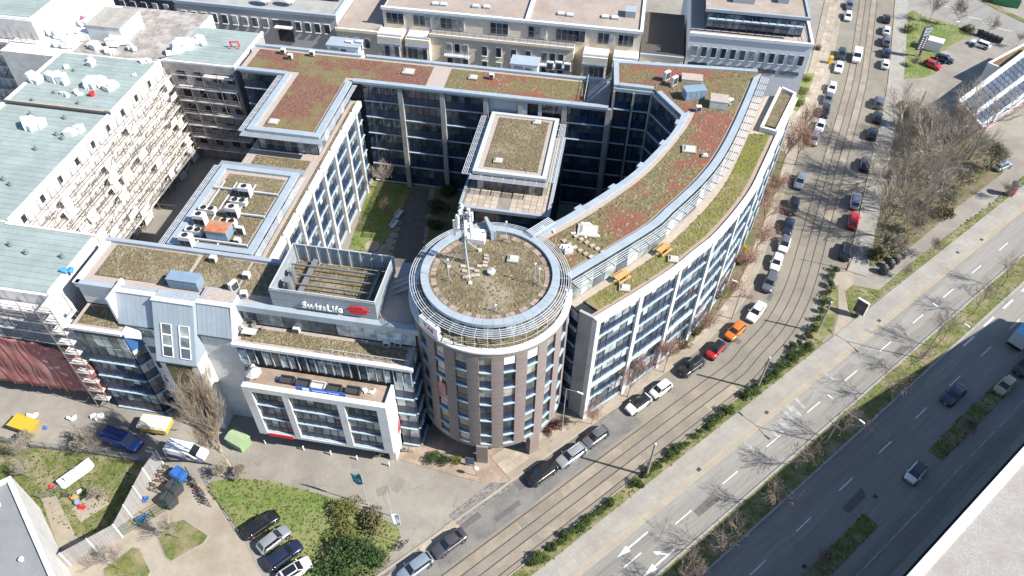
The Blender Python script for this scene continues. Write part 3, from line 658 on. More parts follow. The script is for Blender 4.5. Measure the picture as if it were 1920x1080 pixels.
# roof stair between the two levels
stair = Th('roof_stair', 'zinc roof stair climbing to the curved wing beside the ventilation units', 'stair', -4.4, 109, 21)
for k in range(10): stair.part('tread', MB().box(-4.6+k*.3, -4.3+k*.3, 107.0, 108.0, 21+k*.38, 21.06+k*.38), M_ZINC)
for v in (107.0, 108.0): stair.part('stringer', MB().bar((-4.7, v, 21), (-1.5, v, 24.9), .08, .25), M_ZINC); stair.part('handrail', MB().bar((-4.7, v, 22), (-1.5, v, 25.9), .05, .05), M_ALU)
# ---------------------------------------------------------------- atrium block in the courtyard
ab = Th('courtyard_block', 'lower block with brown sedum roof and louvers standing in the courtyard', 'building', -14.5, 96)
ab.part('core', MB().box(-19.6, -9.4, 89.9, 106, 0, 17.8), M_DARK); ab.part('lower_core', MB().box(-21, -7.9, 85.4, 105.5, 0, 14.2), M_DARK)
ab.part('roof_slab', MB().box(-20.1, -8.9, 89.3, 105.4, 17.7, 17.95), M_ZINC)
coping(ab, [(-20.1, 89.3), (-8.9, 89.3), (-8.9, 105.4), (-20.1, 105.4)], .65, 17.95, 18.3, M_ALU)
ab.part('gravel_roof', MB().box(-19.4, -9.6, 90, 104.8, 17.95, 18.05), M_GRAV); ab.part('sedum_roof', MB().box(-18.6, -10.4, 90.9, 104.2, 18.05, 18.14), M_SEDB)
louvers(ab, (-20.1, 104.8), (-20.1, 89.2), 6, .25, 17.7); louvers(ab, (-20.4, 89.3), (-8.6, 89.3), 5, .22, 17.7); louvers(ab, (-8.9, 89.4), (-8.9, 104.8), 5, .22, 17.7)
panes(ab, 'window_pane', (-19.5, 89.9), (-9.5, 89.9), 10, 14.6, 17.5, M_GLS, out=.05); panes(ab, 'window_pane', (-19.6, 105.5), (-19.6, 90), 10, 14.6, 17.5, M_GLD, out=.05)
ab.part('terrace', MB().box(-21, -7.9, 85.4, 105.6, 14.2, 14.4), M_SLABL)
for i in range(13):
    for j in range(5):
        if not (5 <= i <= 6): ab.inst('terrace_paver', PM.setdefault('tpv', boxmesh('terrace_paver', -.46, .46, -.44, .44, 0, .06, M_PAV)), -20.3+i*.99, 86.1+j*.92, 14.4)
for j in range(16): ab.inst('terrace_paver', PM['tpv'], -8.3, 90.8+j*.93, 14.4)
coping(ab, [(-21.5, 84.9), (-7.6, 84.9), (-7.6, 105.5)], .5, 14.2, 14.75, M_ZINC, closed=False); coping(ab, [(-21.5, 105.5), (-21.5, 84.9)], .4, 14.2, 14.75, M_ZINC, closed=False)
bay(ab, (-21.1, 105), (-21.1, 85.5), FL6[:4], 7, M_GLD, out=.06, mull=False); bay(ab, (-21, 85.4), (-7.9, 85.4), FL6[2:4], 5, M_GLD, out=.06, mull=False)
ab.part('link_roof', MB().box(-19.5, -10.5, 72, 85, 0, 10.6), M_CONC); ab.part('link_paving', MB().box(-19.2, -12.5, 72.5, 84.6, 10.6, 10.75), M_PINK)
# ---------------------------------------------------------------- left wing
lw = Th('left_wing', 'office wing with white pilasters left of the courtyard and red sedum roof', 'building', -49.5, 85)
lw.part('core', MB().box(-55.4, -43.3, 64, 106, 0, 16.9), M_DARK)
lw.part('terrace', MB().box(-55.8, -43.3, 64, 106, 16.9, 17.05), M_GRAV)
lw.part('terrace_sedum', MB().box(-54.2, -45.4, 81.6, 88.4, 17.05, 17.14), M_SEDB); lw.part('terrace_sedum', MB().box(-43.95, -43.65, 64.5, 105, 17.05, 17.16), M_SEDB)
lw.part('attic', MB().box(-54.4, -44.7, 90.2, 106, 17, 20.6), M_DARK); lw.part('attic', MB().box(-54.4, -44.7, 64, 79.8, 17, 20.6), M_DARK)
lw.part('roof_slab', MB().box(-54.9, -44.2, 89.9, 105.5, 20.55, 20.75), M_ZINC); lw.part('roof_slab', MB().box(-54.9, -44.2, 63.6, 80.2, 20.55, 20.75), M_ZINC)
coping(lw, [(-55.3, 106), (-55.3, 89.3), (-43.7, 89.3), (-43.7, 105.3)], .95, 20.75, 21.2, M_ZINC, closed=False)
coping(lw, [(-55.1, 63.4), (-43.5, 63.4), (-43.5, 80.5), (-55.1, 80.5)], .9, 20.75, 21.2, M_ZINC)
lw.part('gravel_roof', MB().box(-54.4, -44.5, 90.1, 106.2, 20.75, 20.84), M_GRAV); lw.part('sedum_roof', MB().box(-53.3, -45.2, 90.9, 107, 20.84, 20.92), M_SEDR)
lw.part('gravel_roof', MB().box(-54.3, -44.3, 64.2, 79.7, 20.75, 20.84), M_GRAV); lw.part('sedum_roof', MB().box(-53.4, -45.0, 64.6, 78.9, 20.84, 20.92), M_SEDB)
louvers(lw, (-55.3, 106), (-55.3, 89.3), 5, .24, 20.8); louvers(lw, (-55.1, 80.5), (-55.1, 63.6), 5, .24, 20.8)
louvers(lw, (-43.6, 89.5), (-43.6, 105.2), 4, .2, 20.6, out0=.1); louvers(lw, (-43.4, 63.8), (-43.4, 80.4), 4, .2, 20.6, out0=.1)
def shade(th, a, b, z, n, wid):
    a = Vector((a[0], a[1], 0)); b = Vector((b[0], b[1], 0)); d = b-a; nr = Vector((d.y, -d.x, 0)).normalized()
    for k in range(n):
        p, q = a+d*(k/n), a+d*((k+1)/n)-d.normalized()*.06; th.part('sunshade_panel', MB().prism([p, q, q+nr*wid, p+nr*wid], z, z+.06), M_ZINCD)
shade(lw, (-56, 89.25), (-43, 89.25), 20.7, 8, 1.2); shade(lw, (-43, 80.55), (-56, 80.55), 20.7, 8, 1.2)
panes(lw, 'window_pane', (-54.2, 90.2), (-44.8, 90.2), 9, 17.3, 20.4, M_GLS, out=.05); panes(lw, 'window_pane', (-44.7, 90.3), (-44.7, 105.8), 10, 17.3, 20.4, M_GLS, out=.05); panes(lw, 'window_pane', (-44.7, 64.2), (-44.7, 79.7), 10, 17.3, 20.4, M_GLS, out=.05)
FLL = [(0.5, 4.0), (4.0, 7.2), (7.2, 10.4), (10.4, 13.5), (13.5, 16.2)]
pil = [66.3, 71.4, 76.4, 81.5, 86.5, 91.5, 97.2, 102.4, 106.0]
for v0, v1 in zip(pil, pil[1:]):
    bay(lw, (-43.25, v0+.3), (-43.25, v1-.3), FLL, 4, M_GLS, out=.06, ml=M_LEDGE, split=.5)
    for z in (0.1, ): lw.part('plinth', MB().box(-43.3, -42.9, v0, v1, 0, .5), M_CONC)
    lw.part('parapet', MB().box(-43.45, -42.75, v0+.3, v1-.3, 16.25, 17.3), M_WHITE)
for v in pil[:-1]: lw.part('pilaster', MB().box(-43.3, -42.55, v-.3, v+.3, 0, 17.2), M_WHITE)
bay(lw, (-55.45, 106), (-55.45, 64), FLL[2:], 7, M_GLD, out=.05, mull=False)
# ================================================================ FRONT BLOCK OF THE OFFICE COMPLEX
def textmesh(body, size, m, depth=0.05, name='lettering'):
    c = bpy.data.curves.new('t', 'FONT'); c.body = body; c.size = size; c.extrude = depth; c.align_x = 'CENTER'; c.resolution_u = 2
    o = bpy.data.objects.new('t', c); COL.objects.link(o); dg = bpy.context.evaluated_depsgraph_get(); dg.update()
    me = bpy.data.meshes.new_from_object(o.evaluated_get(dg)); me.name = name
    bpy.data.objects.remove(o); bpy.data.curves.remove(c); me.materials.clear(); me.materials.append(m); return me
def lettering(th, body, size, m, u, v, z, rz=0.0, tilt=PI/2, parent=None, depth=0.04, name='lettering'):
    o = th.inst(name, textmesh(body, size, m, depth, name), u, v, z, 0, parent); o.rotation_euler = (tilt, 0, rz); return o
M_RED = mat('sign_red', (0.5, 0.025, 0.03), 0.5, 0.08, 3); M_LET = mat('sign_white', (0.75, 0.75, 0.74), 0.5, 0.03, 3)
M_BLUE = mat('banner_blue', (0.04, 0.12, 0.45), 0.6, 0.08, 3); M_STEEL = mat('grey_steel', (0.2, 0.21, 0.22), 0.5, 0.12, 3, metal=0.3)
fb = Th('front_block', 'front office block with zinc mansards, sedum roof and projecting white framed glass box', 'building', -41, 52)
fb.part('core', MB().box(-63, -19.4, 55.5, 63.2, 0, 20.5), M_DARK); fb.part('lower_core', MB().box(-41.9, -20, 52.3, 55.5, 0, 16.8), M_DARK)
fb.part('gravel_roof', MB().box(-63.2, -19.4, 55.6, 63.2, 20.5, 20.75), M_GRAV)
fb.part('sedum_roof', MB().box(-61.4, -50.2, 56.8, 62.3, 20.75, 20.86), M_SEDB); fb.part('sedum_roof', MB().box(-49.6, -43.2, 57.0, 62.6, 20.75, 20.86), M_SEDB); fb.part('sedum_roof', MB().box(-42.8, -38.3, 57.2, 62.4, 20.75, 20.85), M_SEDB)
coping(fb, [(-38, 63.2), (-63.2, 63.2)], .6, 20.76, 21.2, M_ZINC, closed=False); coping(fb, [(-63.3, 63.2), (-63.3, 55)], .8, 20.76, 21.0, M_WHITE, closed=False)
coping(fb, [(-63, 54.9), (-57.2, 54.9)], .7, 20.3, 21.0, M_ZINC, closed=False)
fb.part('wall', MB().box(-63, -56.6, 55.2, 55.5, 17.2, 20.3), M_WHITE)
# eaves band and attic windows above the long terrace
coping(fb, [(-42, 55.0), (-19.4, 55.0)], .8, 20.0, 20.95, M_ZINC, closed=False, seg=4)
panes(fb, 'window_pane', (-41.8, 55.5), (-30, 55.5), 7, 17.5, 19.9, M_GLS, out=.05); panes(fb, 'window_pane', (-29.9, 55.5), (-20, 55.5), 6, 17.5, 19.9, M_GLB, out=.05)
fb.part('terrace', MB().box(-42, -19.9, 52.3, 55.6, 16.8, 17.1), M_GRAV); fb.part('terrace_sedum', MB().box(-41.4, -21, 52.9, 54.9, 17.1, 17.2), M_SEDB)
coping(fb, [(-42.3, 51.9), (-19.6, 51.9)], .5, 16.8, 17.25, M_WHITE, closed=False, seg=4); rail(fb, [(-31, 52.6), (-20.2, 52.6), (-20.2, 55)], 17.2, .9, 2, mid=0)
# glass front
panes(fb, 'transom', (-41.9, 52.3), (-20, 52.3), 20, 16.0, 16.75, M_NAVY, out=.06); 
ws = [(-41.9, -39.9), (-38.9, -34.6), (-33.9, -27.4), (-26.4, -22.6), (-21.9, -20)]
for a, b in ws: panes(fb, 'window_pane', (a, 52.3), (b, 52.3), max(2, round((b-a)/1.08)), 13.7, 15.95, M_GLB, out=.06, gap=.12)
for k in range(21): fb.inst('mullion', PM.setdefault('fm', boxmesh('mullion', -.05, .05, -.12, .02, 0, 3.1, M_LEDGE)), -41.9+k*1.095, 52.24, 13.6)
bay(fb, (-22.3, 52.3), (-20, 52.3), FL6[:4], 2, M_GLB, out=.06); bay(fb, (-41.9, 52.3), (-40.7, 52.3), FL6[:4], 1, M_GLS, out=.06)
bay(fb, (-20, 52.3), (-20, 56), FL6[:5], 3, M_GLS, out=.06)
# projecting box
fb.part('box_core', MB().box(-40.3, -22.7, 49.2, 52.25, 3.2, 12.7), M_DARK); fb.part('box_soffit', MB().box(-40.6, -22.4, 48.9, 52.2, 2.95, 3.2), M_CONC)
xs = [-40.6, -39.5, -35.6, -34.8, -28.6, -27.7, -23.6, -22.4]
for k in range(0, 8, 2): fb.part('box_frame', MB().box(xs[k], xs[k+1], 48.7, 49.4, 3.0, 13.4), M_CONC if False else M_WHITE)
for k in range(1, 7, 2):
    fb.part('box_frame', MB().box(xs[k], xs[k+1], 48.7, 49.4, 12.5, 13.4), M_WHITE); fb.part('box_frame', MB().box(xs[k], xs[k+1], 48.7, 49.4, 3.0, 3.5), M_WHITE)
    bay(fb, (xs[k], 49.1), (xs[k+1], 49.1), [(3.5, 6.5), (6.5, 9.5), (9.5, 12.5)], 4 if k != 3 else 6, M_GLS, split=.35)
fb.part('box_side', MB().box(-22.7, -22.39, 49.4, 52.2, 3.0, 13.4), M_WHITE); fb.part('box_side', MB().box(-40.61, -40.3, 49.4, 52.2, 3.0, 13.4), M_WHITE)
fb.part('box_terrace', MB().box(-40.3, -22.7, 49.4, 52.2, 12.7, 12.9), M_PINK)
fb.part('support', MB().box(-23.4, -22.5, 49.5, 52, 0, 3.0), M_WHITE); fb.part('support', MB().box(-40.5, -40.1, 50.5, 52, 0, 3.0), M_WHITE)
# zinc mansards with standing seams
def mansard(u0, u1, vt, zt, vb, zb, back, win=False):
    n = round((u1-u0)/.62)
    for k in range(n):
        a, b = u0+(u1-u0)*k/n, u0+(u1-u0)*(k+1)/n-.025
        if win and (k in (1, 2, 5, 6)) and False: continue
        fb.part('zinc_panel', MB().hexa([(a, vb, zb), (b, vb, zb), (b, back, zb), (a, back, zb)], [(a, vt, zt), (b, vt, zt), (b, back, zt), (a, back, zt)]), M_ZINC)
    fb.part('mansard_cap', MB().box(u0-.1, u1+.1, vt-.15, vt+.5, zt, zt+.14), M_WHITE); fb.part('gutter', MB().box(u0, u1, vb-.12, vb+.1, zb-.12, zb), M_MULL)
mansard(-57, -51.95, 54.3, 21.3, 52.35, 17.5, 55.4); mansard(-51.9, -46.65, 53.6, 21.5, 50.0, 14.2, 55.4); mansard(-46.6, -42.3, 54.3, 21.3, 52.4, 17.6, 57)
fb.part('mansard_side', MB().hexa([(-42.28, 52.3, 17.3), (-42.05, 52.3, 17.3), (-42.05, 57, 17.3), (-42.28, 57, 17.3)], [(-42.28, 54.2, 21.42), (-42.05, 54.2, 21.42), (-42.05, 57, 21.42), (-42.28, 57, 21.42)]), M_WHITE)
fb.part('chimney_wall', MB().box(-57.3, -57.02, 52.6, 56.2, 17.3, 21.6), M_WHITE); fb.part('housing_roof', MB().box(-46.3, -42.5, 54.6, 56.8, 21.3, 21.38), M_GRAV)
sl_ = (53.6-50.0)/(21.5-14.2)
for a in (-50.9, -48.6):
    for j in range(3):
        z0, z1 = 15.0+j*1.35, 16.25+j*1.35; y0, y1 = 50+(z0-14.2)*sl_-.06, 50+(z1-14.2)*sl_-.06
        w_ = fb.part('roof_window', MB().hexa([(a, y0, z0), (a+1.3, y0, z0), (a+1.3, y0+.3, z0), (a, y0+.3, z0)], [(a, y1, z1), (a+1.3, y1, z1), (a+1.3, y1+.3, z1), (a, y1+.3, z1)]), M_GLS)
        fb.part('frame', MB().bar((a, y0-.03, z0), (a, y1-.03, z1), .09, .09).bar((a+1.3, y0-.03, z0), (a+1.3, y1-.03, z1), .09, .09).bar((a, y0-.03, z0), (a+1.3, y0-.03, z0), .09, .09).bar((a, y1-.03, z1), (a+1.3, y1-.03, z1), .07, .07), M_WMET, w_)
fb.part('white_wall', MB().box(-57, -42, 52.6, 55.4, 0, 17.45), M_WHITE); fb.part('stair_shaft', MB().box(-51.8, -46.7, 50.2, 52.6, 0, 14.1), M_WHITE)
fb.part('planted_front', MB().box(-50.9, -47.6, 50.0, 50.2, 4, 13.6), M_SEDB)
for j, z in enumerate((15.2, 12.0, 8.9, 5.8)): panes(fb, 'window_pane', (-54.8, 52.6), (-53.2, 52.6), 1, z, z+1.3, M_GLS, out=.03)
# glazed bay at the left end
fb.part('bay_core', MB().box(-62.9, -56.2, 51.3, 55.4, 0, 16.7), M_DARK); fb.part('bay_roof', MB().box(-63, -56.4, 51.2, 55.2, 16.7, 17.0), M_GRAV); fb.part('bay_sedum', MB().box(-62.4, -57, 51.9, 54.8, 17.0, 17.1), M_SEDB)
coping(fb, [(-63.1, 50.9), (-56.1, 50.9)], .5, 16.8, 17.2, M_WHITE, closed=False); panes(fb, 'transom', (-62.9, 51.2), (-56.2, 51.2), 6, 16.0, 16.75, M_NAVY); panes(fb, 'window_pane', (-62.9, 51.2), (-56.2, 51.2), 6, 13.8, 15.95, M_GLB, gap=.12)
bay(fb, (-62.9, 51.2), (-56.2, 51.2), [(0.2, 4.2), (4.2, 7.4), (7.4, 10.6), (10.6, 13.7)], 6, M_GLS, out=.05); bay(fb, (-56.2, 51.25), (-55.2, 52.7), [(0.2, 4.2), (4.2, 7.4), (7.4, 10.6), (10.6, 13.7)], 2, M_GLS, out=.05)
fb.part('bay_glass', MB().hexa([(-56.2, 51.2, 13.7), (-55.9, 51.2, 13.7), (-54.9, 52.6, 13.7), (-55.2, 52.6, 13.7)], [(-56.2, 51.2, 16.7), (-56.1, 51.2, 16.7), (-55.9, 52.6, 16.7), (-56.1, 52.6, 16.7)]), mat('blue_glass', (0.03, 0.09, 0.22), 0.15, 0.1, 1, spec=0.7))
fb.part('bay_shoulder', MB().hexa([(-56.1, 51.3, 16.2), (-54.6, 52.1, 15.2), (-54.6, 54.2, 15.2), (-56.1, 54.2, 16.2)], [(-56.1, 51.3, 17.3), (-54.6, 52.1, 16.6), (-54.6, 54.2, 16.6), (-56.1, 54.2, 17.3)]), M_WHITE)
rs = fb.part('shop_sign', MB().box(-39.2, -35.9, 48.55, 48.7, 2.95, 3.5), M_RED)
ban = fb.part('banner', MB().box(-33.9, -27.6, 49.5, 49.56, 13.2, 14.0), M_BLUE); fb.part('banner_logo', MB().box(-33.0, -32.2, 49.46, 49.5, 13.35, 13.85), M_LET, ban)
fb.part('banner_line', MB().box(-31.8, -29.9, 49.46, 49.5, 13.5, 13.65).box(-29.7, -28.4, 49.46, 49.5, 13.5, 13.65), mat('pale_blue_print', (0.35, 0.45, 0.75), 0.6, 0.05, 3), ban)
fb.part('wall_poster', MB().hexa([(-22.38, 51.2, 3.6), (-22.34, 51.2, 3.6), (-22.34, 52, 4.4), (-22.38, 52, 4.4)], [(-22.38, 51.2, 4.9), (-22.34, 51.2, 4.9), (-22.34, 52, 6.4), (-22.38, 52, 6.4)]), M_RED)
# link between front block and tower
fb.part('link', MB().box(-24.4, -19.5, 55.6, 66, 0, 17.2), M_DARK); fb.part('link_roof', MB().box(-24.3, -18.5, 56.5, 66, 20.45, 20.74), M_ZINCD)
# screen box with lettering
sc = Th('sign_screen', 'slatted grey screen box on the roof with white SwissLife lettering and red emblem', 'roof screen', -31, 60, 20.9)
M_SCR = mat('screen_slat', (0.24, 0.265, 0.285), 0.55, 0.08, 1.2, rnd=0.12)
for k in range(9):
    z0 = 21.0+k*.305; z1 = z0+.27
    sc.part('slat', MB().box(-37.6, -24.6, 55.85, 55.95, z0, z1), M_SCR); sc.part('slat', MB().box(-37.6, -24.6, 63.75, 63.85, z0, z1), M_SCR)
    sc.part('slat', MB().box(-37.6, -37.5, 55.95, 63.75, z0, z1), M_SCR); sc.part('slat', MB().box(-24.7, -24.6, 55.95, 63.75, z0, z1), M_SCR)
for u in [-37.3+k*1.4 for k in range(10)]:
    for v in (56.05, 63.65): sc.part('post', MB().box(u-.05, u+.05, v-.05, v+.05, 20.9, 23.85), M_ALU)
for v in (57.3, 58.9, 60.5, 62.1): sc.part('beam', MB().box(-37.4, -26.5, v-.07, v+.07, 21.75, 22.0), M_STEEL)
sc.part('beam', MB().box(-35.2, -34.6, 56, 63.7, 21.45, 21.7), M_STEEL); sc.part('floor', MB().box(-37.4, -24.8, 56, 63.7, 20.86, 20.92), M_SEDB); sc.part('beam', MB().box(-26.6, -26.2, 56, 63.7, 21.4, 21.7), M_STEEL)
for v in (56.0, 63.7): sc.part('top_rail', MB().box(-37.55, -24.65, v-.05, v+.05, 23.8, 23.9), M_ALU)
for u in (-37.5, -24.7): sc.part('top_rail', MB().box(u-.05, u+.05, 56.06, 63.64, 23.8, 23.9), M_ALU)
sc.part('duct', MB().tube((-36.2, 58.2, 21), (-36.2, 58.2, 23.3), .55, n=14), M_STEEL); sc.part('duct', MB().tube((-36.6, 60.2, 21), (-36.6, 60.2, 22.9), .4, n=12), M_STEEL)
t_ = lettering(sc, 'SwissLife', 1.4, M_LET, -31.2, 55.66, 21.55, depth=.1)
lg = MB()
for cz, w_, h_ in ((22.75, 1.0, .34), (22.35, 1.5, .36), (21.9, 1.2, .4)):
    pts = [(-27.0+w_*math.cos(t)*.95+(.1 if cz > 22.5 else .25), cz+h_*math.sin(t)*.62+.1*math.cos(t)) for t in [2*PI*k/16 for k in range(16)]]
    i = len(lg.v); lg.v += [(x, 55.6, z) for x, z in pts]+[(x, 55.75, z) for x, z in pts]; lg.f += [tuple(range(i, i+16)), tuple(i+31-k for k in range(16))]+[(i+(k+1) % 16, i+k, i+16+k, i+16+(k+1) % 16) for k in range(16)]
sc.part('emblem', lg, M_RED)
# sign on the tower
ts_ = at(806, 613, 24.2); sg = Th('tower_sign', 'white box sign with red TAS letters on the tower ledge', 'sign', ts_.x, ts_.y, 23.1, frame='w')
d = Vector((TX-ts_.x, TY-ts_.y, 0)).normalized(); ang = math.atan2(d.y, d.x)-PI/2; sg.o.rotation_euler = (0, 0, ang)
me = MB().box(-1.55, 1.55, -.22, .22, .35, 1.95).mesh('sign_box', M_WMET); link('sign_box', me, sg.o)
o = link('lettering', textmesh('TAS', 1.0, M_RED, .02), sg.o, (0, -.25, .75)); o.rotation_euler = (PI/2, 0, 0)
for x in (-1.2, 1.2): link('leg', boxmesh('leg', x-.06, x+.06, -.06, .06, 0, .4, M_STEEL), sg.o)
bp = at(831, 735, 13); d = Vector((bp.x-TX, bp.y-TY, 0)).normalized(); p = Vector((TX, TY, 12))+d*9.72
o = one('facade_banner', MB().box(-.55, .55, -.04, .04, 0, 3.2), mat('faded_red', (0.34, 0.07, 0.06), 0.7, 0.3, 1.2, c3=(0.4, 0.3, 0.28), scale2=1.1), 'faded red and white banner hung on a brick pier of the round tower', 'banner', (0, 0, 0)); o.location = p; o.rotation_euler = (0, 0, math.atan2(d.y, d.x)+PI/2)
# ================================================================ NEIGHBOURS
M_CREAM = mat('cream_render', (0.68, 0.61, 0.49), 0.9, 0.05, 0.5, c3=(0.62, 0.55, 0.44), scale2=0.3)
M_BROOF = mat('beige_roof', (0.3, 0.25, 0.21), 0.95, 0.1, 1.2, c3=(0.25, 0.2, 0.165), scale2=0.2, bump=0.2, bscale=10)
M_GREYF = mat('grey_facade', (0.4, 0.4, 0.39), 0.8, 0.06, 0.7); M_WFAC = mat('white_facade', (0.6, 0.61, 0.63), 0.8, 0.05, 0.6)
M_WIN = glassmat('house_window', (0.015, 0.02, 0.03), (0.06, 0.075, 0.09), p=0.7, blind=(0.35, 0.37, 0.38)); M_BLUEM = mat('blue_metal', (0.05, 0.13, 0.3), 0.5, 0.1, 1)
def winrow(th, us, v, z0, z1, w_, m=M_WIN, fm=M_WMET, sill=True):
    for u in us:
        fr = th.inst('window', PM.setdefault(('wf', w_, z1-z0, fm.name), boxmesh('window', -w_/2-.1, w_/2+.1, -.05, .06, 0, z1-z0+.2, fm)), u, v, z0-.1)
        th.inst('pane', PM.setdefault(('wp', w_, z1-z0, m.name), boxmesh('pane', -w_/2, w_/2, -.08, .02, 0, z1-z0, m)), u, v-.04, z0, 0, fr)
        if sill: th.inst('sill', PM.setdefault(('ws', w_, fm.name), boxmesh('sill', -w_/2-.12, w_/2+.12, -.22, -.02, 0, .08, fm)), u, v-.04, z0-.16, 0, fr)
ga = Th('grey_office', 'grey clad office building behind the green roof with one row of windows', 'building', -74, 140)
ga.part('wall', MB().box(-91.5, -57.3, 135, 158, 0, 16.1), M_GREYF); ga.part('roof_terrace', MB().box(-91.5, -57.3, 135.2, 158, 16.1, 16.25), M_CONC); ga.part('parapet', MB().box(-91.6, -57.2, 134.8, 135.5, 16.1, 16.7), M_ZINC); ga.part('parapet', MB().box(-57.7, -57.2, 135.5, 158, 16.1, 16.7), M_LEDGE)
winrow(ga, [-90+k*2.18 for k in range(10)]+[-65.6+k*2.05 for k in range(4)], 134.95, 12.7, 14.5, 1.05)
ga.part('doorway', MB().box(-70.2, -67, 134.85, 135.0, 10, 14.5), M_DARK); ga.part('canopy', MB().box(-70.4, -66.8, 133.9, 135, 13.2, 13.4), M_WMET)
ga.part('attic', MB().box(-88, -59, 141.5, 158, 16.2, 20), M_DARK); panes(ga, 'window_pane', (-72, 141.4), (-59.2, 141.4), 8, 16.6, 19.6, M_GLS); panes(ga, 'window_pane', (-88, 141.4), (-72.3, 141.4), 10, 16.6, 19.6, M_GLS)
for k, (u, v) in enumerate(((-72.5, 137.5), (-67.7, 138.2))):
    dsh = Th('satellite_dish', 'white satellite dish on the grey office roof, ' + ('left one of the pair' if k == 0 else 'right one of the pair'), 'satellite dish', u, v, 16.3)
    dsh.part('mast', MB().tube((u, v, 16.3), (u, v, 18), .12), M_STEEL); dsh.part('reflector', MB().lathe([(0.0, 0), (.7, .12), (1.25, .42), (1.3, .45), (.7, .17), (.01, .05)], 18, (0, 0)), M_WMET)
    r_ = dsh.o.children[-1]; r_.data.transform(Matrix.Translation((u, v, 16.3))); r_.location = (0, 0, 1.9); r_.rotation_euler = (1.05, 0, .5)
cr = Th('cream_annexe', 'low cream annexe with beige flat roof left of the apartments', 'building', -52, 138)
cr.part('wall', MB().box(-57, -48.4, 133.5, 156, 0, 14.6), M_CREAM); cr.part('roof', MB().box(-57, -48.4, 133.6, 156, 14.6, 14.8), M_BROOF); cr.part('parapet', MB().box(-57.1, -48.3, 133.2, 133.6, 14.4, 15), M_CREAM); winrow(cr, [-55.5, -53, -50.8], 133.4, 11.3, 13.2, .9)
ya = Th('apartment_block', 'long cream apartment block with beige roof, balconies and roof terraces', 'apartment building', -22, 138)
ya.part('upper_wall', MB().box(-48, 3, 136.6, 156, 0, 18.2), M_CREAM)
ya.part('roof', MB().box(-47.5, -19.5, 137, 156, 18.2, 18.4), M_BROOF); ya.part('roof', MB().box(-18.8, 2.6, 137, 156, 18.2, 18.4), M_BROOF)
coping(ya, [(-48.2, 136.3), (3.2, 136.3)], .6, 18.2, 18.75, M_WFAC, closed=False, seg=5); ya.part('party_wall', MB().box(-19.5, -18.8, 136.9, 156, 18.2, 18.9), M_WFAC); ya.part('parapet', MB().box(2.6, 3.2, 136.9, 156, 18.2, 18.75), M_WFAC)
ya.part('lower_wall', MB().box(-38, -9.5, 134.2, 136.6, 0, 14.9), M_CREAM); ya.part('terrace', MB().box(-38, -9.5, 134.3, 136.6, 14.9, 15.0), M_SLABL)
coping(ya, [(-38.1, 133.9), (-9.4, 133.9)], .4, 14.8, 15.35, M_CREAM, closed=False, seg=5)
for u0, n, w_ in ((-34.5, 5, 1.2), (-24.5, 3, 1.2), (-17, 3, 1.2), (-10.5, 5, 1.15), (-45.5, 3, 1.2), (-40, 3, 1.2), (-3.6, 3, 1.1), (.2, 3, 1)): winrow(ya, [u0+(k-(n-1)/2)*w_ for k in range(n)], 136.5, 15.4, 17.6, w_-.15, sill=False)
b_ = rail(ya, [(-37.9, 134.1), (-9.6, 134.1)], 15.35, .9, 1.5, M_BLUEM, mid=1)
winrow(ya, [-27, -24.2, -21.2, -18.3], 134.1, 11.8, 13.7, .95); winrow(ya, [-27, -24.2, -21.2, -18.3], 134.1, 8.6, 10.5, .95)
for u in (-32.5, -13.5):
    for z in (11.5, 8.3):
        winrow(ya, [u-1.6, u, u+1.6], 134.1, z+.2, z+2.2, 1.0, sill=False); ya.part('balcony_slab', MB().box(u-2.6, u+2.6, 132.9, 134.2, z-.15, z), M_WFAC); rail(ya, [(u-2.6, 134.1), (u-2.6, 133), (u+2.6, 133), (u+2.6, 134.1)], z, .95, .4, M_STEEL, 'balcony_railing')
for u in (-46, -40.3, -5.2, .6):
    ya.part('bay_tower', MB().box(u-2.4, u+2.4, 132.8, 136.6, 0, 14.4), M_CREAM); 
    for k in range(6): ya.part('zinc_panel', MB().hexa([(u-2.45+k*.82, 132.6, 12.9), (u-1.67+k*.82, 132.6, 12.9), (u-1.67+k*.82, 133.4, 12.9), (u-2.45+k*.82, 133.4, 12.9)], [(u-2.45+k*.82, 133.2, 14.7), (u-1.67+k*.82, 133.2, 14.7), (u-1.67+k*.82, 133.6, 14.7), (u-2.45+k*.82, 133.6, 14.7)]), M_ZINC)
    winrow(ya, [u-1.5, u-.5, u+.5, u+1.5], 132.7, 10.3, 12.6, .85, sill=False); winrow(ya, [u-1.5, u-.5, u+.5, u+1.5], 132.7, 7.0, 9.2, .85, sill=False)
    ya.part('balcony_slab', MB().box(u-2.5, u+2.5, 131.6, 132.8, 9.7, 9.9), M_WFAC); rail(ya, [(u-2.5, 132.7), (u-2.5, 131.7), (u+2.5, 131.7), (u+2.5, 132.7)], 9.9, .95, .5, M_STEEL, 'balcony_railing'); rail(ya, [(u-2.4, 133.7), (u-2.4, 133.7+1.2)], 14.7, .8, 1, M_BLUEM)
def skylight(th, u, v, z):
    o = th.part('skylight', MB().box(u-.7, u+.7, v-.6, v+.6, z, z+.35), M_ZINC); th.part('pane', MB().box(u-.55, u+.55, v-.45, v+.45, z+.35, z+.4), M_WMET, o)
for u, v in ((-38, 140), (-36.4, 140.1), (-30, 140.6), (-27.8, 140.7), (-13, 140.8), (-11.2, 140.6), (-4.4, 141.3), (-2.5, 141.2)): skylight(ya, u, v, 18.4)
ya.part('vent_housing', MB().box(-.6, 1.4, 142, 144.5, 18.4, 19.7), M_ZINC)
lo = Th('dark_roof_house', 'low cream house with dark flat roof between apartments and white office', 'building', 7.5, 142)
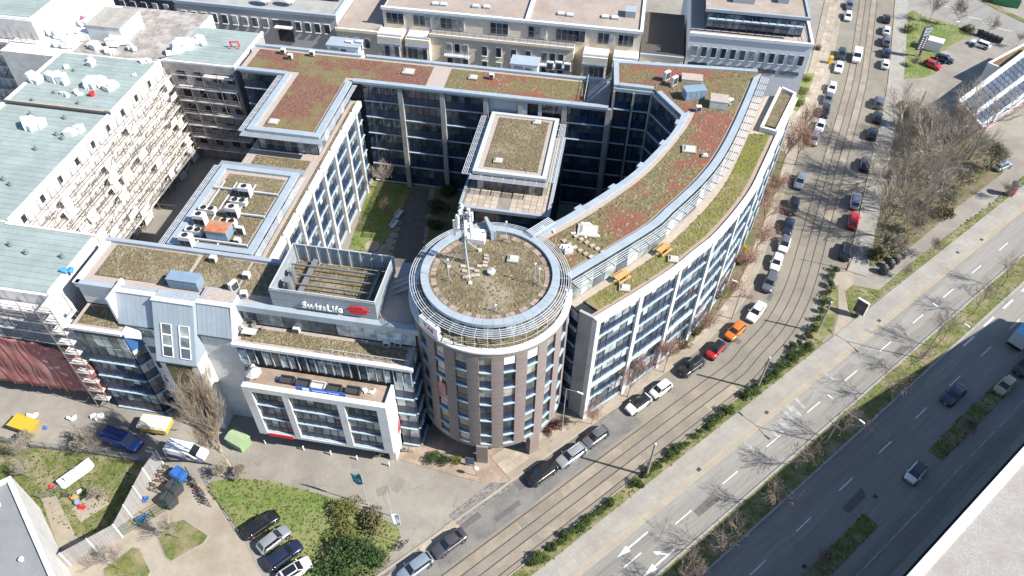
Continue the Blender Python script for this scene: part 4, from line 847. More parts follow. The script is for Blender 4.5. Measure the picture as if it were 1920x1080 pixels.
lo.part('wall', MB().box(3.3, 11.8, 138, 156, 0, 13), M_CREAM); lo.part('roof', MB().box(3.3, 11.8, 138.2, 156, 13, 13.2), mat('dark_roofing', (0.06, 0.055, 0.05), 0.9, 0.25, 1.5)); lo.part('parapet', MB().box(3.3, 11.8, 137.8, 138.2, 12.7, 13.4), M_ZINC); winrow(lo, [5, 7.2, 9.8], 137.9, 10.6, 11.8, 1.0)
wo = Th('white_office', 'white rendered office with a row of small windows and blue glazed top floor', 'building', 24, 142)
wo.part('wall', MB().box(12.2, 35, 139, 175, 0, 17.6), M_WFAC); coping(wo, [(12.1, 138.8), (35.2, 138.8), (35.2, 175)], .5, 17.6, 18.2, M_WFAC, closed=False, seg=6); wo.part('terrace', MB().box(12.4, 34.7, 139.3, 175, 17.6, 17.75), M_GRAV)
winrow(wo, [13.6+k*1.83 for k in range(12)], 138.95, 13.6, 15.5, .85, fm=M_LEDGE); 
for k in range(5): panes(wo, 'window_pane', (12.8+k*4.4, 138.97), (12.8+k*4.4+3.7, 138.97), 1, 11.3, 12.1, M_GLS, out=.03)
wo.part('attic', MB().box(15, 33, 142, 175, 17.7, 21.6), M_DARK)
for k in range(14): panes(wo, 'window_pane', (15+k*1.28, 141.9), (16.28+k*1.28, 141.9), 1, 18.2, 21, M_GLS); wo.part('blue_post', MB().box(14.95+k*1.28, 15.05+k*1.28, 141.6, 141.9, 17.8, 21.3), M_BLUEM)
wo.part('roof', MB().box(14.4, 33.4, 141.2, 175, 21.6, 21.85), M_BROOF); coping(wo, [(14.3, 141), (33.6, 141), (33.6, 175)], .45, 21.6, 22.15, M_ZINC, closed=False, seg=5)
for k in range(12): wo.part('awning_arm', MB().bar((15.2+k*1.6, 141.9, 21.2), (15.2+k*1.6, 140.4, 20.6), .06, .1), M_BLUEM)
wo.part('awning', MB().box(15, 33, 140.3, 140.9, 20.5, 20.56), M_LEDGE); rail(wo, [(33.8, 139.5), (33.8, 160)], 17.75, 1.1, 1.5)
for u, v in ((20.5, 146), (22.5, 146), (29, 147.5)): wo.part('roof_unit', MB().box(u-1, u+1, v-.9, v+.9, 21.85, 22.9), M_ZINC)
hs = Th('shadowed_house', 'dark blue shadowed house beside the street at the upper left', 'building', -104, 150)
hs.part('wall', MB().box(-113, -92.2, 145, 175, 0, 11), mat('slate_facade', (0.05, 0.07, 0.11), 0.7, 0.15, 1)); winrow(hs, [-111+k*2.6 for k in range(7)], 144.95, 8, 10, 1.0); winrow(hs, [-111+k*2.6 for k in range(7)], 144.95, 4.6, 6.6, 1.0)  # navy facade colour carries the blue shadow lying on this house
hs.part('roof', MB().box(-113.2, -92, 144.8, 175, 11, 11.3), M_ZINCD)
# low plant sheds on the roof edge behind the back wing
for k, (u0, u1, lab) in enumerate(((-51, -45.4, 'white roof plant shed behind the red sedum roof, left one'), (-18.5, -14, 'white roof plant shed behind the sedum roof, right one near the apartments'))):
    sh = Th('plant_shed', lab, 'shed', (u0+u1)/2, 115.5, 0, group='plant sheds behind the back wing'); sh.part('wall', MB().box(u0, u1, 114.4, 117, 0, 22.0), M_WFAC); sh.part('roof', MB().box(u0-.2, u1+.2, 114.2, 117.2, 22.0, 22.25), M_ZINC); sh.part('louvre', MB().box(u0+.5, u0+2, 114.3, 114.4, 20.9, 21.7), M_ZINCD); sh.part('window', MB().box(u0+2.4, u0+3.4, 114.32, 114.4, 21, 21.6), M_WIN)
# ---------------------------------------------------------------- bottom right: building with gravel roof
gr_ = Th('gravel_roof_house', 'big flat gravel roof with bright white parapet at the lower right', 'building', 60, -10, frame='r')
gp = [(-40, -1.15), (86, -1.15), (122.5, -5.6), (122.5, -26), (-40, -26)]
gr_.part('wall', MB().prism(gp, 0, 18.4), M_CONC); gr_.part('roof', MB().prism([(-40, -1.8), (85.8, -1.8), (122, -6.2), (122, -26), (-40, -26)], 18.4, 18.75), mat('grey_gravel', (0.29, 0.265, 0.24), 0.95, 0.22, 5, c2=(0.35, 0.325, 0.3), c3=(0.25, 0.225, 0.2), scale2=0.5, bump=0.7, bscale=10))
for k in range(31): gr_.part('parapet', MB().box(-40+k*4.06, -40.03+(k+1)*4.06, -1.85, -.85, 18.4, 19.05), M_WHITE)
gr_.part('parapet', MB().prism([(85.9, -.85), (122.7, -5.3), (122.7, -6.3), (85.9, -1.85)], 18.4, 19.05), M_WHITE)
gr_.part('light_well', MB().box(54, 120, -1.15, -.75, 0.1, .2), M_DARK)
# ---------------------------------------------------------------- bottom left: school with grey roof
gs = [at(*p, 8) for p in ((20, 892), (108, 1090))]
dd = (gs[1]-gs[0]).normalized(); nn = Vector((dd.y, -dd.x, 0))
sch = Th('school_house', 'flat grey roofed house with white parapet and wall at the lower left', 'building', gs[0].x-8, gs[0].y-10, frame='w')
if nn.x > 0: nn = -nn
pA, pB = gs[0], gs[0]+dd*34; lf = Vector((-dd.y, dd.x, 0)); lf = lf if lf.x < 0 else -lf
A2, B2 = pA+lf*30-dd*3.0, pB+lf*30
sch.part('wall', MB().prism([pA, pB, B2, A2], 0, 7.6), M_WHITE)
ins = .55
sch.part('roof', MB().prism([pA+lf*ins+dd*ins, pB+lf*ins, B2, A2+dd*ins], 7.6, 7.72), mat('grey_roofing', (0.2, 0.205, 0.205), 0.9, 0.06, 0.8, c3=(0.17, 0.175, 0.175), scale2=0.3))
sch.part('parapet', MB().prism([pA, pB, pB+lf*ins, pA+lf*ins], 7.62, 8.05), M_WHITE); sch.part('parapet', MB().prism([pA, pA+dd*ins, A2+dd*ins, A2], 7.63, 8.04), M_WHITE)
vent = MB().lathe([(.16, 0), (.16, .3), (.28, .32), (.28, .42), (.05, .5)], 10).mesh('roof_vent', M_WMET)
for k in range(6):
    p = pA+lf*(2.2+2.5*(k % 2))+dd*(3+4.2*k); sch.inst('roof_vent', vent, p.x, p.y, 7.72)
# ---------------------------------------------------------------- filling station
M_SOLAR = mat('solar_cell', (0.085, 0.098, 0.12), 0.2, 0.15, 1, rnd=0.25, spec=0.6)
q = [at(*p, 5.5) for p in ((1845, 240), (1990, 135), (1935, 88), (1800, 190))]
fs = Th('filling_station_canopy', 'filling station canopy with solar panels and red edge stripe', 'canopy', (q[0].x+q[2].x)/2, (q[0].y+q[2].y)/2, frame='w')
fs.part('deck', MB().prism(q, 5.0, 5.45), M_WFAC)
for a, b in zip(q, q[1:]+q[:1]):
    c = sum(q, Vector())/4; d = (b-a).normalized(); nr = Vector((d.y, -d.x, 0)); nr = nr if nr.dot(a-c) > 0 else -nr
    fs.part('fascia', MB().prism([a, b, b+nr*.35, a+nr*.35], 4.85, 5.8), M_WMET); fs.part('red_stripe', MB().prism([a+nr*.36, b+nr*.36, b+nr*.4, a+nr*.4], 5.1, 5.45), M_RED)
for i in range(16):
    for j in range(6):
        if j in (2,): continue
        u0, u1, v0, v1 = (i+.12)/16.5, (i+.98)/16.5, .12+(j)*.13, .12+(j+.9)*.13
        f = lambda u, v: q[0].lerp(q[1], u).lerp(q[3].lerp(q[2], u), v)
        fs.part('solar_panel', MB().hexa([f(u0, v0)+Vector((0, 0, .05)), f(u1, v0)+Vector((0, 0, .05)), f(u1, v1)+Vector((0, 0, .05)), f(u0, v1)+Vector((0, 0, .05))], [f(u0, v0)+Vector((0, 0, .12)), f(u1, v0)+Vector((0, 0, .12)), f(u1, v1)+Vector((0, 0, .3)), f(u0, v1)+Vector((0, 0, .3))]), M_SOLAR)
for u in (.15, .5, .85):
    for v in (.3, .7): p = q[0].lerp(q[1], u).lerp(q[3].lerp(q[2], u), v); fs.part('column', MB().tube((p.x, p.y, 0), (p.x, p.y, 5), .2, n=10), M_WMET)
q2 = [at(*p, 4.5) for p in ((1852, 118), (1903, 138), (1990, 95), (1920, 82))]
kk = Th('filling_station_shop', 'filling station shop with rusty brown sedum roof', 'shop', q2[0].x, q2[0].y, frame='w')
kk.part('wall', MB().prism(q2, 0, 4.2), M_WFAC); c = sum(q2, Vector())/4
kk.part('roof', MB().prism([c+(p-c)*.94 for p in q2], 4.2, 4.35), M_SEDR)
for a, b in zip(q2, q2[1:]+q2[:1]):
    d = (b-a).normalized(); nr = Vector((d.y, -d.x, 0)); nr = -nr if nr.dot(a-c) > 0 else nr; kk.part('parapet', MB().prism([a+d*.01, b-d*.4, b-d*.4+nr*.35, a+d*.01+nr*.35], 4.2, 4.62), M_WMET)
# ================================================================ CONSTRUCTION SITE ON THE LEFT
M_GRN = mat('green_membrane', (0.245, 0.292, 0.275), 0.85, 0.08, 0.9, rnd=0.06, c3=(0.21, 0.248, 0.232), scale2=0.25)
M_GRND = mat('wet_membrane', (0.13, 0.17, 0.16), 0.6, 0.1, 0.9)
M_RAW = mat('raw_render', (0.6, 0.575, 0.545), 0.95, 0.1, 0.7, c3=(0.5, 0.475, 0.445), scale2=0.5)
M_PLANK = mat('scaffold_plank', (0.62, 0.585, 0.55), 0.9, 0.12, 1.5, rnd=0.16, c3=(0.5, 0.465, 0.43), scale2=0.8); M_TUBE = mat('scaffold_tube', (0.19, 0.175, 0.165), 0.6, 0.15, 2, metal=0.2)
M_WRAP = mat('white_wrap', (0.68, 0.68, 0.67), 0.6, 0.06, 2, rnd=0.08); M_NET = mat('red_net', (0.32, 0.12, 0.105), 0.9, 0.12, 0.6, c3=(0.38, 0.19, 0.17), scale2=0.35, bump=0.4, bscale=3)
M_WOOD = mat('pale_timber', (0.42, 0.3, 0.17), 0.85, 0.15, 2, rnd=0.1)
def roofsheets(th, u0, u1, v0, v1, z, w_=1.0, name='roof_sheet'):
    n = max(1, round((v1-v0)/w_)); w_ = (v1-v0)/n
    for k in range(n):
        cuts = [u0]; x = u0+random.uniform(3, 8)
        while x < u1-2.5: cuts.append(x); x += 8.0
        cuts.append(u1)
        for a, b in zip(cuts, cuts[1:]):
            o = th.part(name, MB().box(a, b-.03, v0+k*w_, v0+(k+1)*w_-.035, z-.1, z+.02+random.uniform(0, .012)), M_GRN)
cb = Th('construction_house', 'house under construction with pale green membrane roof and raw white walls', 'building', -88, 80)
cb.part('core', MB().box(-97.2, -78.9, 64, 107.2, 0, 19.8), M_RAW); cb.part('core', MB().box(-97.2, -65.8, 53.2, 64.0, 0, 19.8), M_RAW); cb.part('core', MB().box(-78.9, -65.5, 107.4, 120, 0, 19.8), mat('grey_raw_wall', (0.26, 0.245, 0.23), 0.95, 0.2, 0.7, c3=(0.36, 0.34, 0.32), scale2=0.4)); cb.part('core', MB().box(-110, -78.9, 107.2, 127, 0, 18.6), M_RAW)  # wall at the yard head: raw render with its shade painted in as darker grey
roofsheets(cb, -96.6, -79.2, 65, 90.3, 19.9); roofsheets(cb, -96.6, -79.2, 91.0, 106.4, 20.1); roofsheets(cb, -96.6, -66.4, 53.6, 64.6, 19.9); roofsheets(cb, -77.8, -66.2, 108.2, 119.6, 19.9)
cb.part('roof_step', MB().box(-97.4, -78.9, 90.35, 90.95, 19.8, 20.25), M_MULL); cb.part('timber', MB().box(-97, -80, 90.75, 90.95, 20.25, 20.33), M_WOOD)
coping(cb, [(-78.9, 64.8), (-78.9, 107.4)], .3, 19.8, 20.15, M_WRAP, closed=False, seg=5, name='edge_trim'); coping(cb, [(-97.4, 107), (-97.4, 53)], .5, 19.8, 20.15, M_RAW, closed=False, seg=5, name='edge_trim')
coping(cb, [(-78.9, 107.4), (-65.4, 107.4)], .4, 19.8, 20.12, M_RAW, closed=False, seg=4, name='edge_trim'); coping(cb, [(-65.8, 64.4), (-78.9, 64.4)], .4, 19.8, 20.12, M_RAW, closed=False, seg=4, name='edge_trim'); coping(cb, [(-65.4, 107.4), (-65.4, 120)], .4, 19.8, 20.2, M_WRAP, closed=False, name='edge_trim')
cb.part('debris_deck', MB().box(-97, -79.2, 107.2, 126.8, 18.6, 18.75), mat('dusty_deck', (0.22, 0.2, 0.18), 0.95, 0.35, 1.5, c3=(0.36, 0.33, 0.3), scale2=0.5))
hole = boxmesh('window_opening', -.05, .05, -.4, .4, 0, 1.1, M_DARK)
for v in [67+k*4.4 for k in range(9)]:
    for z in (18.1, 14.2, 8.3)[:3 if int(v) % 3 == 0 else 1]: cb.inst('window_opening', hole, -78.87, v, z-.2)
hole2 = boxmesh('window_opening', -.7, .7, -.05, .05, 0, 1.7, M_DARK)
for u in (-75.8, -72.6, -69.4, -66.8):
    for z in (17, 13.6, 10.2, 6.8, 3.4): cb.inst('window_opening', hole2, u, 107.38, z-.3)
# roof vents
vb = MB().lathe([(.32, 0), (.3, .25), (.14, .3), (.14, .55), (.2, .57), (.2, .65), (.02, .7)], 10).mesh('roof_vent', M_GRND)
for px, py in ((62, 190), (148, 196), (58, 215), (122, 222), (118, 260), (68, 280), (8, 337), (20, 347), (107, 253), (140, 135), (103, 176), (20, 460), (50, 475), (118, 482)):
    u, v = atuv(px, py, 20); cb.inst('roof_vent', vb, u, v, 19.95)
pc = Th('roof_penthouse', 'white penthouse box with slatted grey roof on the building site', 'penthouse', -91, 116)
pc.part('wall', MB().box(-96, -89.4, 113.5, 120.5, 18.7, 21.6), M_WHITE)
for k in range(8): pc.part('roof_board', MB().box(-96.1+k*.85, -95.3+k*.85, 113.4, 120.6, 21.6, 21.72), mat('weathered_board', (0.3, 0.28, 0.25), 0.9, 0.15, 1, rnd=0.1))
up = Th('upper_left_house', 'green roofed block with bright white side wall at the upper left corner', 'building', -118, 118)
up.part('wall', MB().box(-135, -105.2, 112, 135, 0, 22.5), M_WHITE); roofsheets(up, -134, -105.8, 112.6, 134, 22.6); up.part('front_wall', MB().box(-135, -105.1, 111.8, 112, 0, 22.3), M_RAW)
def scaffold(name, label, a, b, z1, lev=2.0, bayl=2.6, wid=1.0, z0=0.0, top=True, group='scaffolds on the building site', dens=1.0, xtra=False):
    a = Vector((a[0], a[1], 0)); b = Vector((b[0], b[1], 0)); d = b-a; L = d.length; n = max(1, round(L/bayl)); d.normalize(); nr = Vector((d.y, -d.x, 0)); ang = math.atan2(d.y, d.x)
    s = Th(name, label, 'scaffold', (a.x+b.x)/2, (a.y+b.y)/2, z0, group=group); bl_ = L/n; nl = int((z1-z0)/lev)
    dk = PM.setdefault(('dk', round(bl_, 2), wid), MB().box(.02, bl_-.02, -wid*.62, -wid*.33, 0, .06).box(.02, bl_-.02, -wid*.31, -.02, 0, .06).box(.02, bl_-.02, -wid, -wid*.64, 0, .06).mesh('deck', M_PLANK))
    tb = PM.setdefault(('tb', round(bl_, 2)), boxmesh('toe_board', .02, bl_-.02, -.03, .01, 0, .2, M_PLANK)); sd = PM.setdefault(('sd', round(z1+1, 1)), MB().tube((0, 0, 0), (0, 0, z1-z0+1.0), .055, n=5).mesh('standard', M_TUBE))
    for k in range(n+1):
        for o in (0.0, -wid): p = a+d*(bl_*k)-nr*o; s.inst('standard', sd, p.x, p.y, z0)
    for l in range(1, nl+1):
        z = z0+l*lev
        for k in range(n):
            p = a+d*(bl_*k)
            if random.random() < dens: s.inst('deck', dk, p.x, p.y, z, ang)
            q = p+nr*wid; s.inst('toe_board', tb, q.x, q.y, z+.05, ang)
        p, q = a+nr*wid, b+nr*wid
        for h in (.55, 1.05): s.part('guard_rail', MB().tube((p.x, p.y, z+h), (q.x, q.y, z+h), .045, n=4), M_TUBE)
    if xtra:
        rq = random.Random(5)
        for _ in range(190):
            k, l = rq.randrange(n), rq.randrange(nl); p = a+d*(bl_*k)+nr*wid*rq.random(); q = p+d*bl_*rq.uniform(.5, 1.6)+nr*rq.uniform(-.4, .3); s.part('loose_tube' if rq.random() < .6 else 'loose_board', MB().bar((p.x, p.y, z0+l*lev+rq.uniform(.1, 1.2)), (q.x, q.y, z0+l*lev+rq.uniform(.1, 1.9)), .1, .07), rq.choice((M_TUBE, M_PLANK, M_WOOD, M_WRAP)))
    if xtra:
        for _ in range(46):
            k, l = rq.randrange(n), rq.randrange(nl); p = a+d*(bl_*(k+rq.uniform(-.2, .2)))+nr*(wid+.06); q = p+d*bl_*rq.uniform(.6, 1.0); zz = z0+l*lev+rq.uniform(.1, .8); e_ = nr*rq.uniform(-.5, .2); hh = rq.uniform(.9, 1.7)
            s.part('sheeting', MB().hexa([p, q, q+nr*.03, p+nr*.03], [p, q, q+nr*.03, p+nr*.03]) if False else MB().hexa([(x.x, x.y, zz) for x in (p, q, q-nr*.03, p-nr*.03)], [(x.x+e_.x, x.y+e_.y, zz+hh) for x in (p, q, q-nr*.03, p-nr*.03)]), rq.choice((M_WRAP, M_PLANK, M_RAW)))
    for l in range(nl):
        for k in range(l % 2, n, 2):
            p = a+d*(bl_*k)+nr*wid; q = p+d*bl_; s.part('brace', MB().tube((p.x, p.y, z0+l*lev), (q.x, q.y, z0+(l+1)*lev), .045, n=4), M_TUBE)
        k = (n*2)//3 + (l % 2); p = a+d*(bl_*k)+nr*wid*.4; q = p+d*bl_*.8
        ld = MB().bar((p.x, p.y, z0+l*lev), (q.x, q.y, z0+(l+1)*lev), .06, .06).bar((p.x+nr.x*.35, p.y+nr.y*.35, z0+l*lev), (q.x+nr.x*.35, q.y+nr.y*.35, z0+(l+1)*lev), .06, .06)
        for r_ in range(7): x = p.lerp(q, r_/7)+Vector((0, 0, z0+(l+r_/7)*lev)); ld.bar(x, x+nr*.35, .04, .04)
        s.part('ladder', ld, M_TUBE)
    return s
scaffold('facade_scaffold', 'tall scaffold of pale planks along the sunlit yard wall', (-78.5, 107), (-78.5, 64.6)[::1], 18.8, wid=1.3) if False else None
E1 = scaffold('facade_scaffold', 'tall scaffold of pale planks along the sunlit yard wall', (-78.6, 64.8), (-78.6, 106.8), 18.5, wid=1.25, lev=1.95, xtra=True)
E2 = scaffold('facade_scaffold', 'shaded scaffold with open bays at the head of the yard', (-76.9, 107.2), (-65.6, 107.2), 18.5, wid=1.1, lev=2.6, dens=.8)
E3 = scaffold('facade_scaffold', 'scaffold at the street front above the red net', (-96, 53.0), (-66.5, 53.0), 19.0, wid=1.4, lev=2.0)
E4 = scaffold('facade_scaffold', 'short scaffold tower wedged against the front office block', (-65.6, 53.0), (-63.4, 53.0), 20.0, wid=2.6, lev=2.0)
E5 = scaffold('facade_scaffold', 'shaded scaffold on the far left behind the green roof', (-97.6, 107), (-97.6, 66), 18.5, wid=1.3, lev=2.0)
E6 = scaffold('facade_scaffold', 'scaffold under the white walled block at the upper left corner', (-134, 111.6), (-105, 111.6), 20, wid=1.3, lev=2.6, dens=.7)
# red debris net: folded cloth between the scaffold lifts
nt_ = MB(); rg = random.Random(4); nu, nz = 44, 14
for i in range(nu+1):
    for j in range(nz+1):
        u = -96+(32.5)*i/nu; z = 2.6+9.6*j/nz-(max(0, (u+70))*.35 if j > 10 else 0); nt_.v.append((u, 51.35+.12*math.sin(u*2.4)+.2*math.sin(z*1.1+u*.3)*.5-(.5*(1-j/nz)), z+rg.uniform(-.08, .08)))
for i in range(nu):
    for j in range(nz): a = i*(nz+1)+j; nt_.f.append((a, a+nz+1, a+nz+2, a+1))
net = Th('debris_net', 'dull red debris net hung on the scaffold at the street', 'net', -80, 51.3); o = net.part('sheet', nt_, M_NET, smooth=True); md = o.modifiers.new('thick', 'SOLIDIFY'); md.thickness = .03
for k in range(13): u = -95.5+k*2.6; net.part('batten', MB().tube((u, 50.7, 2.4), (u+.1, 51.1, 12.4), .05, n=5), mat('net_batten', (0.2, 0.06, 0.05), 0.8, 0.1, 2))
def lump(n=10, s=1.0, rng=random):
    b = MB()
    for k in range(n):
        x, y = rng.uniform(-s, s)*.8, rng.uniform(-s, s)*.5; w_, l_, h_ = rng.uniform(.3, .7)*s, rng.uniform(.25, .5)*s, rng.uniform(.25, .9)*s
        a = rng.uniform(-.5, .5); ca, sa = math.cos(a), math.sin(a)
        bt = [(x+ca*w_*i-sa*l_*j, y+sa*w_*i+ca*l_*j, 0) for i, j in ((-1, -1), (1, -1), (1, 1), (-1, 1))]
        tp_ = [(p[0]*1+rng.uniform(-.12, .12), p[1]+rng.uniform(-.12, .12), h_+rng.uniform(-.15, .15)) for p in bt]; b.hexa(bt, tp_)
    return b
wr = [(63, 152, 1.3, 9, 20.1, 'large heap of white wrapped insulation on the green roof, nearest the dark roof step'), (112, 152, 1.7, 9, 20.1, 'tall white wrapped bundle beside the white heap on the green roof'), (182, 160, 1.5, 10, 20.1, 'white wrapped bundle beside the red bucket on the green roof'), (210, 165, 1.3, 7, 20.1, 'white wrapped bundle right of the red bucket on the green roof'), (148, 178, .8, 4, 20.1, 'small white wrapped package alone between the roof heaps'), (124, 178, .7, 4, 20.1, 'small white package with dark top on the green roof'),
      (170, 118, 1.2, 5, 20.1, 'pallet of grey boards with a red sack near the roof edge'), (127, 128, .7, 2, 20.1, 'upright white insulation board at the back of the green roof'), (254, 143, .6, 1, 20.1, 'single white sheet near the white roof edge'), (58, 238, 1.6, 6, 19.9, 'flat heap of white sheets and offcuts below the dark roof step'), (145, 247, 1.3, 5, 19.9, 'long white wrapped bundle below the dark roof step'),
      (345, 88, 1.6, 12, 20, 'heap of white sacks at the edge of the far green roof'), (330, 100, 1.1, 6, 20, 'few white sacks on the dusty deck edge'), (378, 82, 1.2, 5, 20, 'white framed pallet with a brown edge on the far green roof'), (275, 118, .9, 3, 20, 'white sack beside the corner of the green roof'),
      (225, 80, 1.6, 8, 19, 'big white tarpaulin heap in front of the penthouse box'), (250, 92, 1.0, 4, 19, 'small white tarpaulin heap under the penthouse wall'), (150, 70, 1.8, 14, 18.8, 'scatter of white offcuts on the dusty deck'), (125, 85, 1.5, 10, 18.8, 'scatter of white and grey rubble at the deck edge'), (178, 88, 1.2, 8, 18.8, 'heap of blue and white sacks on the dusty deck'), (205, 100, 1.0, 6, 18.8, 'white rubble sacks behind the green roof parapet'), (105, 65, 1.3, 8, 18.8, 'pale rubble strewn below the white wall'), (160, 45, 1.3, 6, 18.8, 'pale slabs stacked at the far end of the deck'),
      (60, 590, 1.2, 7, 14, 'white tarpaulin bundle on the front scaffold, nearest the office'), (15, 600, 1.0, 5, 14, 'white tarpaulin bundle on the front scaffold by the picture edge')]
for i, (px, py, s_, n_, z, lab) in enumerate(wr):
    rng = random.Random(i*13+5); p = at(px, py, z); o = one('wrapped_bundle', lump(n_, s_, rng), M_WRAP if i != 6 else M_PLANK, lab, 'bundle', (0, 0, 0), group='bundles and rubble on the building site'); o.location = p; o.rotation_euler = (0, 0, rng.uniform(-.4, .4)+AC)
for px, py, z, c, lab, nm in ((174, 180, 20.1, (0.6, 0.04, 0.03), 'red bucket among white bundles on the green roof', 'bucket'), (441, 89, 20, (0.55, 0.03, 0.03), 'red trestle standing on the far green roof', 'trestle'), (124, 77, 18.9, (0.6, 0.42, 0.04), 'yellow tub on the dusty deck', 'tub'), (128, 508, 20, (0.05, 0.25, 0.5), 'blue winch at the corner of the green roof', 'winch'), (116, 22, 19.5, (0.5, 0.38, 0.18), 'yellow wooden crate on the far deck', 'crate'), (155, 35, 19.5, (0.5, 0.2, 0.28), 'pink tarpaulin on the far deck', 'tarpaulin')):
    p = at(px, py, z); b = lump(3, .55, random.Random(px)) if nm in ('tarpaulin', 'crate', 'winch') else (MB().lathe([(.28, 0), (.38, .6), (.34, .6), (.26, .05), (.01, .05)], 12) if nm != 'trestle' else MB().bar((-.7, 0, .9), (.7, 0, .9), .15, .15).bar((-.6, -.4, 0), (-.6, 0, .9), .1, .1).bar((-.6, .4, 0), (-.6, 0, .9), .1, .1).bar((.6, -.4, 0), (.6, 0, .9), .1, .1).bar((.6, .4, 0), (.6, 0, .9), .1, .1))
    o = one(nm, b, mat('site_'+nm, c, 0.6, 0.1, 3), lab, nm, (0, 0, 0)); o.location = p; o.scale = (1.2, 1.2, 1.2)
# ================================================================ VEHICLES
def paint(name, c, metal=0.3, rough=0.28):
    m = mat('paint_'+name, c, rough, 0.03, 2, metal=metal, spec=0.55); b = m.node_tree.nodes['Principled BSDF']; b.inputs['Coat Weight'].default_value = 0.6; b.inputs['Coat Roughness'].default_value = 0.06; return m
PC = dict(white=paint('white', (0.62, 0.62, 0.61), 0), silver=paint('silver', (0.36, 0.37, 0.38), 0.5), grey=paint('grey', (0.13, 0.135, 0.145), 0.4), black=paint('black', (0.012, 0.012, 0.013), 0.1), navy=paint('navy', (0.015, 0.022, 0.05), 0.2), red=paint('red', (0.42, 0.014, 0.016), 0.1), orange=paint('orange', (0.6, 0.16, 0.02), 0.2), blue=paint('blue', (0.03, 0.08, 0.3), 0.2), bluesilver=paint('bluesilver', (0.3, 0.35, 0.4), 0.5), beige=paint('beige', (0.33, 0.28, 0.16), 0.3), purple=paint('purple', (0.085, 0.08, 0.095), 0.4), dgreen=paint('dgreen', (0.03, 0.04, 0.035), 0.2), yellow=paint('yellow', (0.5, 0.33, 0.03), 0, .5))
M_CGL = mat('car_glass', (0.012, 0.014, 0.017), 0.05, 0.05, 1, spec=0.8); M_TYRE = mat('tyre_rubber', (0.015, 0.015, 0.015), 0.85, 0.1, 5); M_RIM = mat('alloy_rim', (0.35, 0.36, 0.37), 0.35, 0.05, 5, metal=0.7); M_LAMP = mat('headlamp', (0.6, 0.62, 0.64), 0.15, 0.03, 3, spec=0.8); M_TAIL = mat('taillamp', (0.3, 0.01, 0.01), 0.2, 0.05, 3); M_BLK = mat('black_plastic', (0.02, 0.02, 0.021), 0.6, 0.1, 5); M_PLATE = mat('number_plate', (0.6, 0.6, 0.58), 0.5, 0.03, 5)
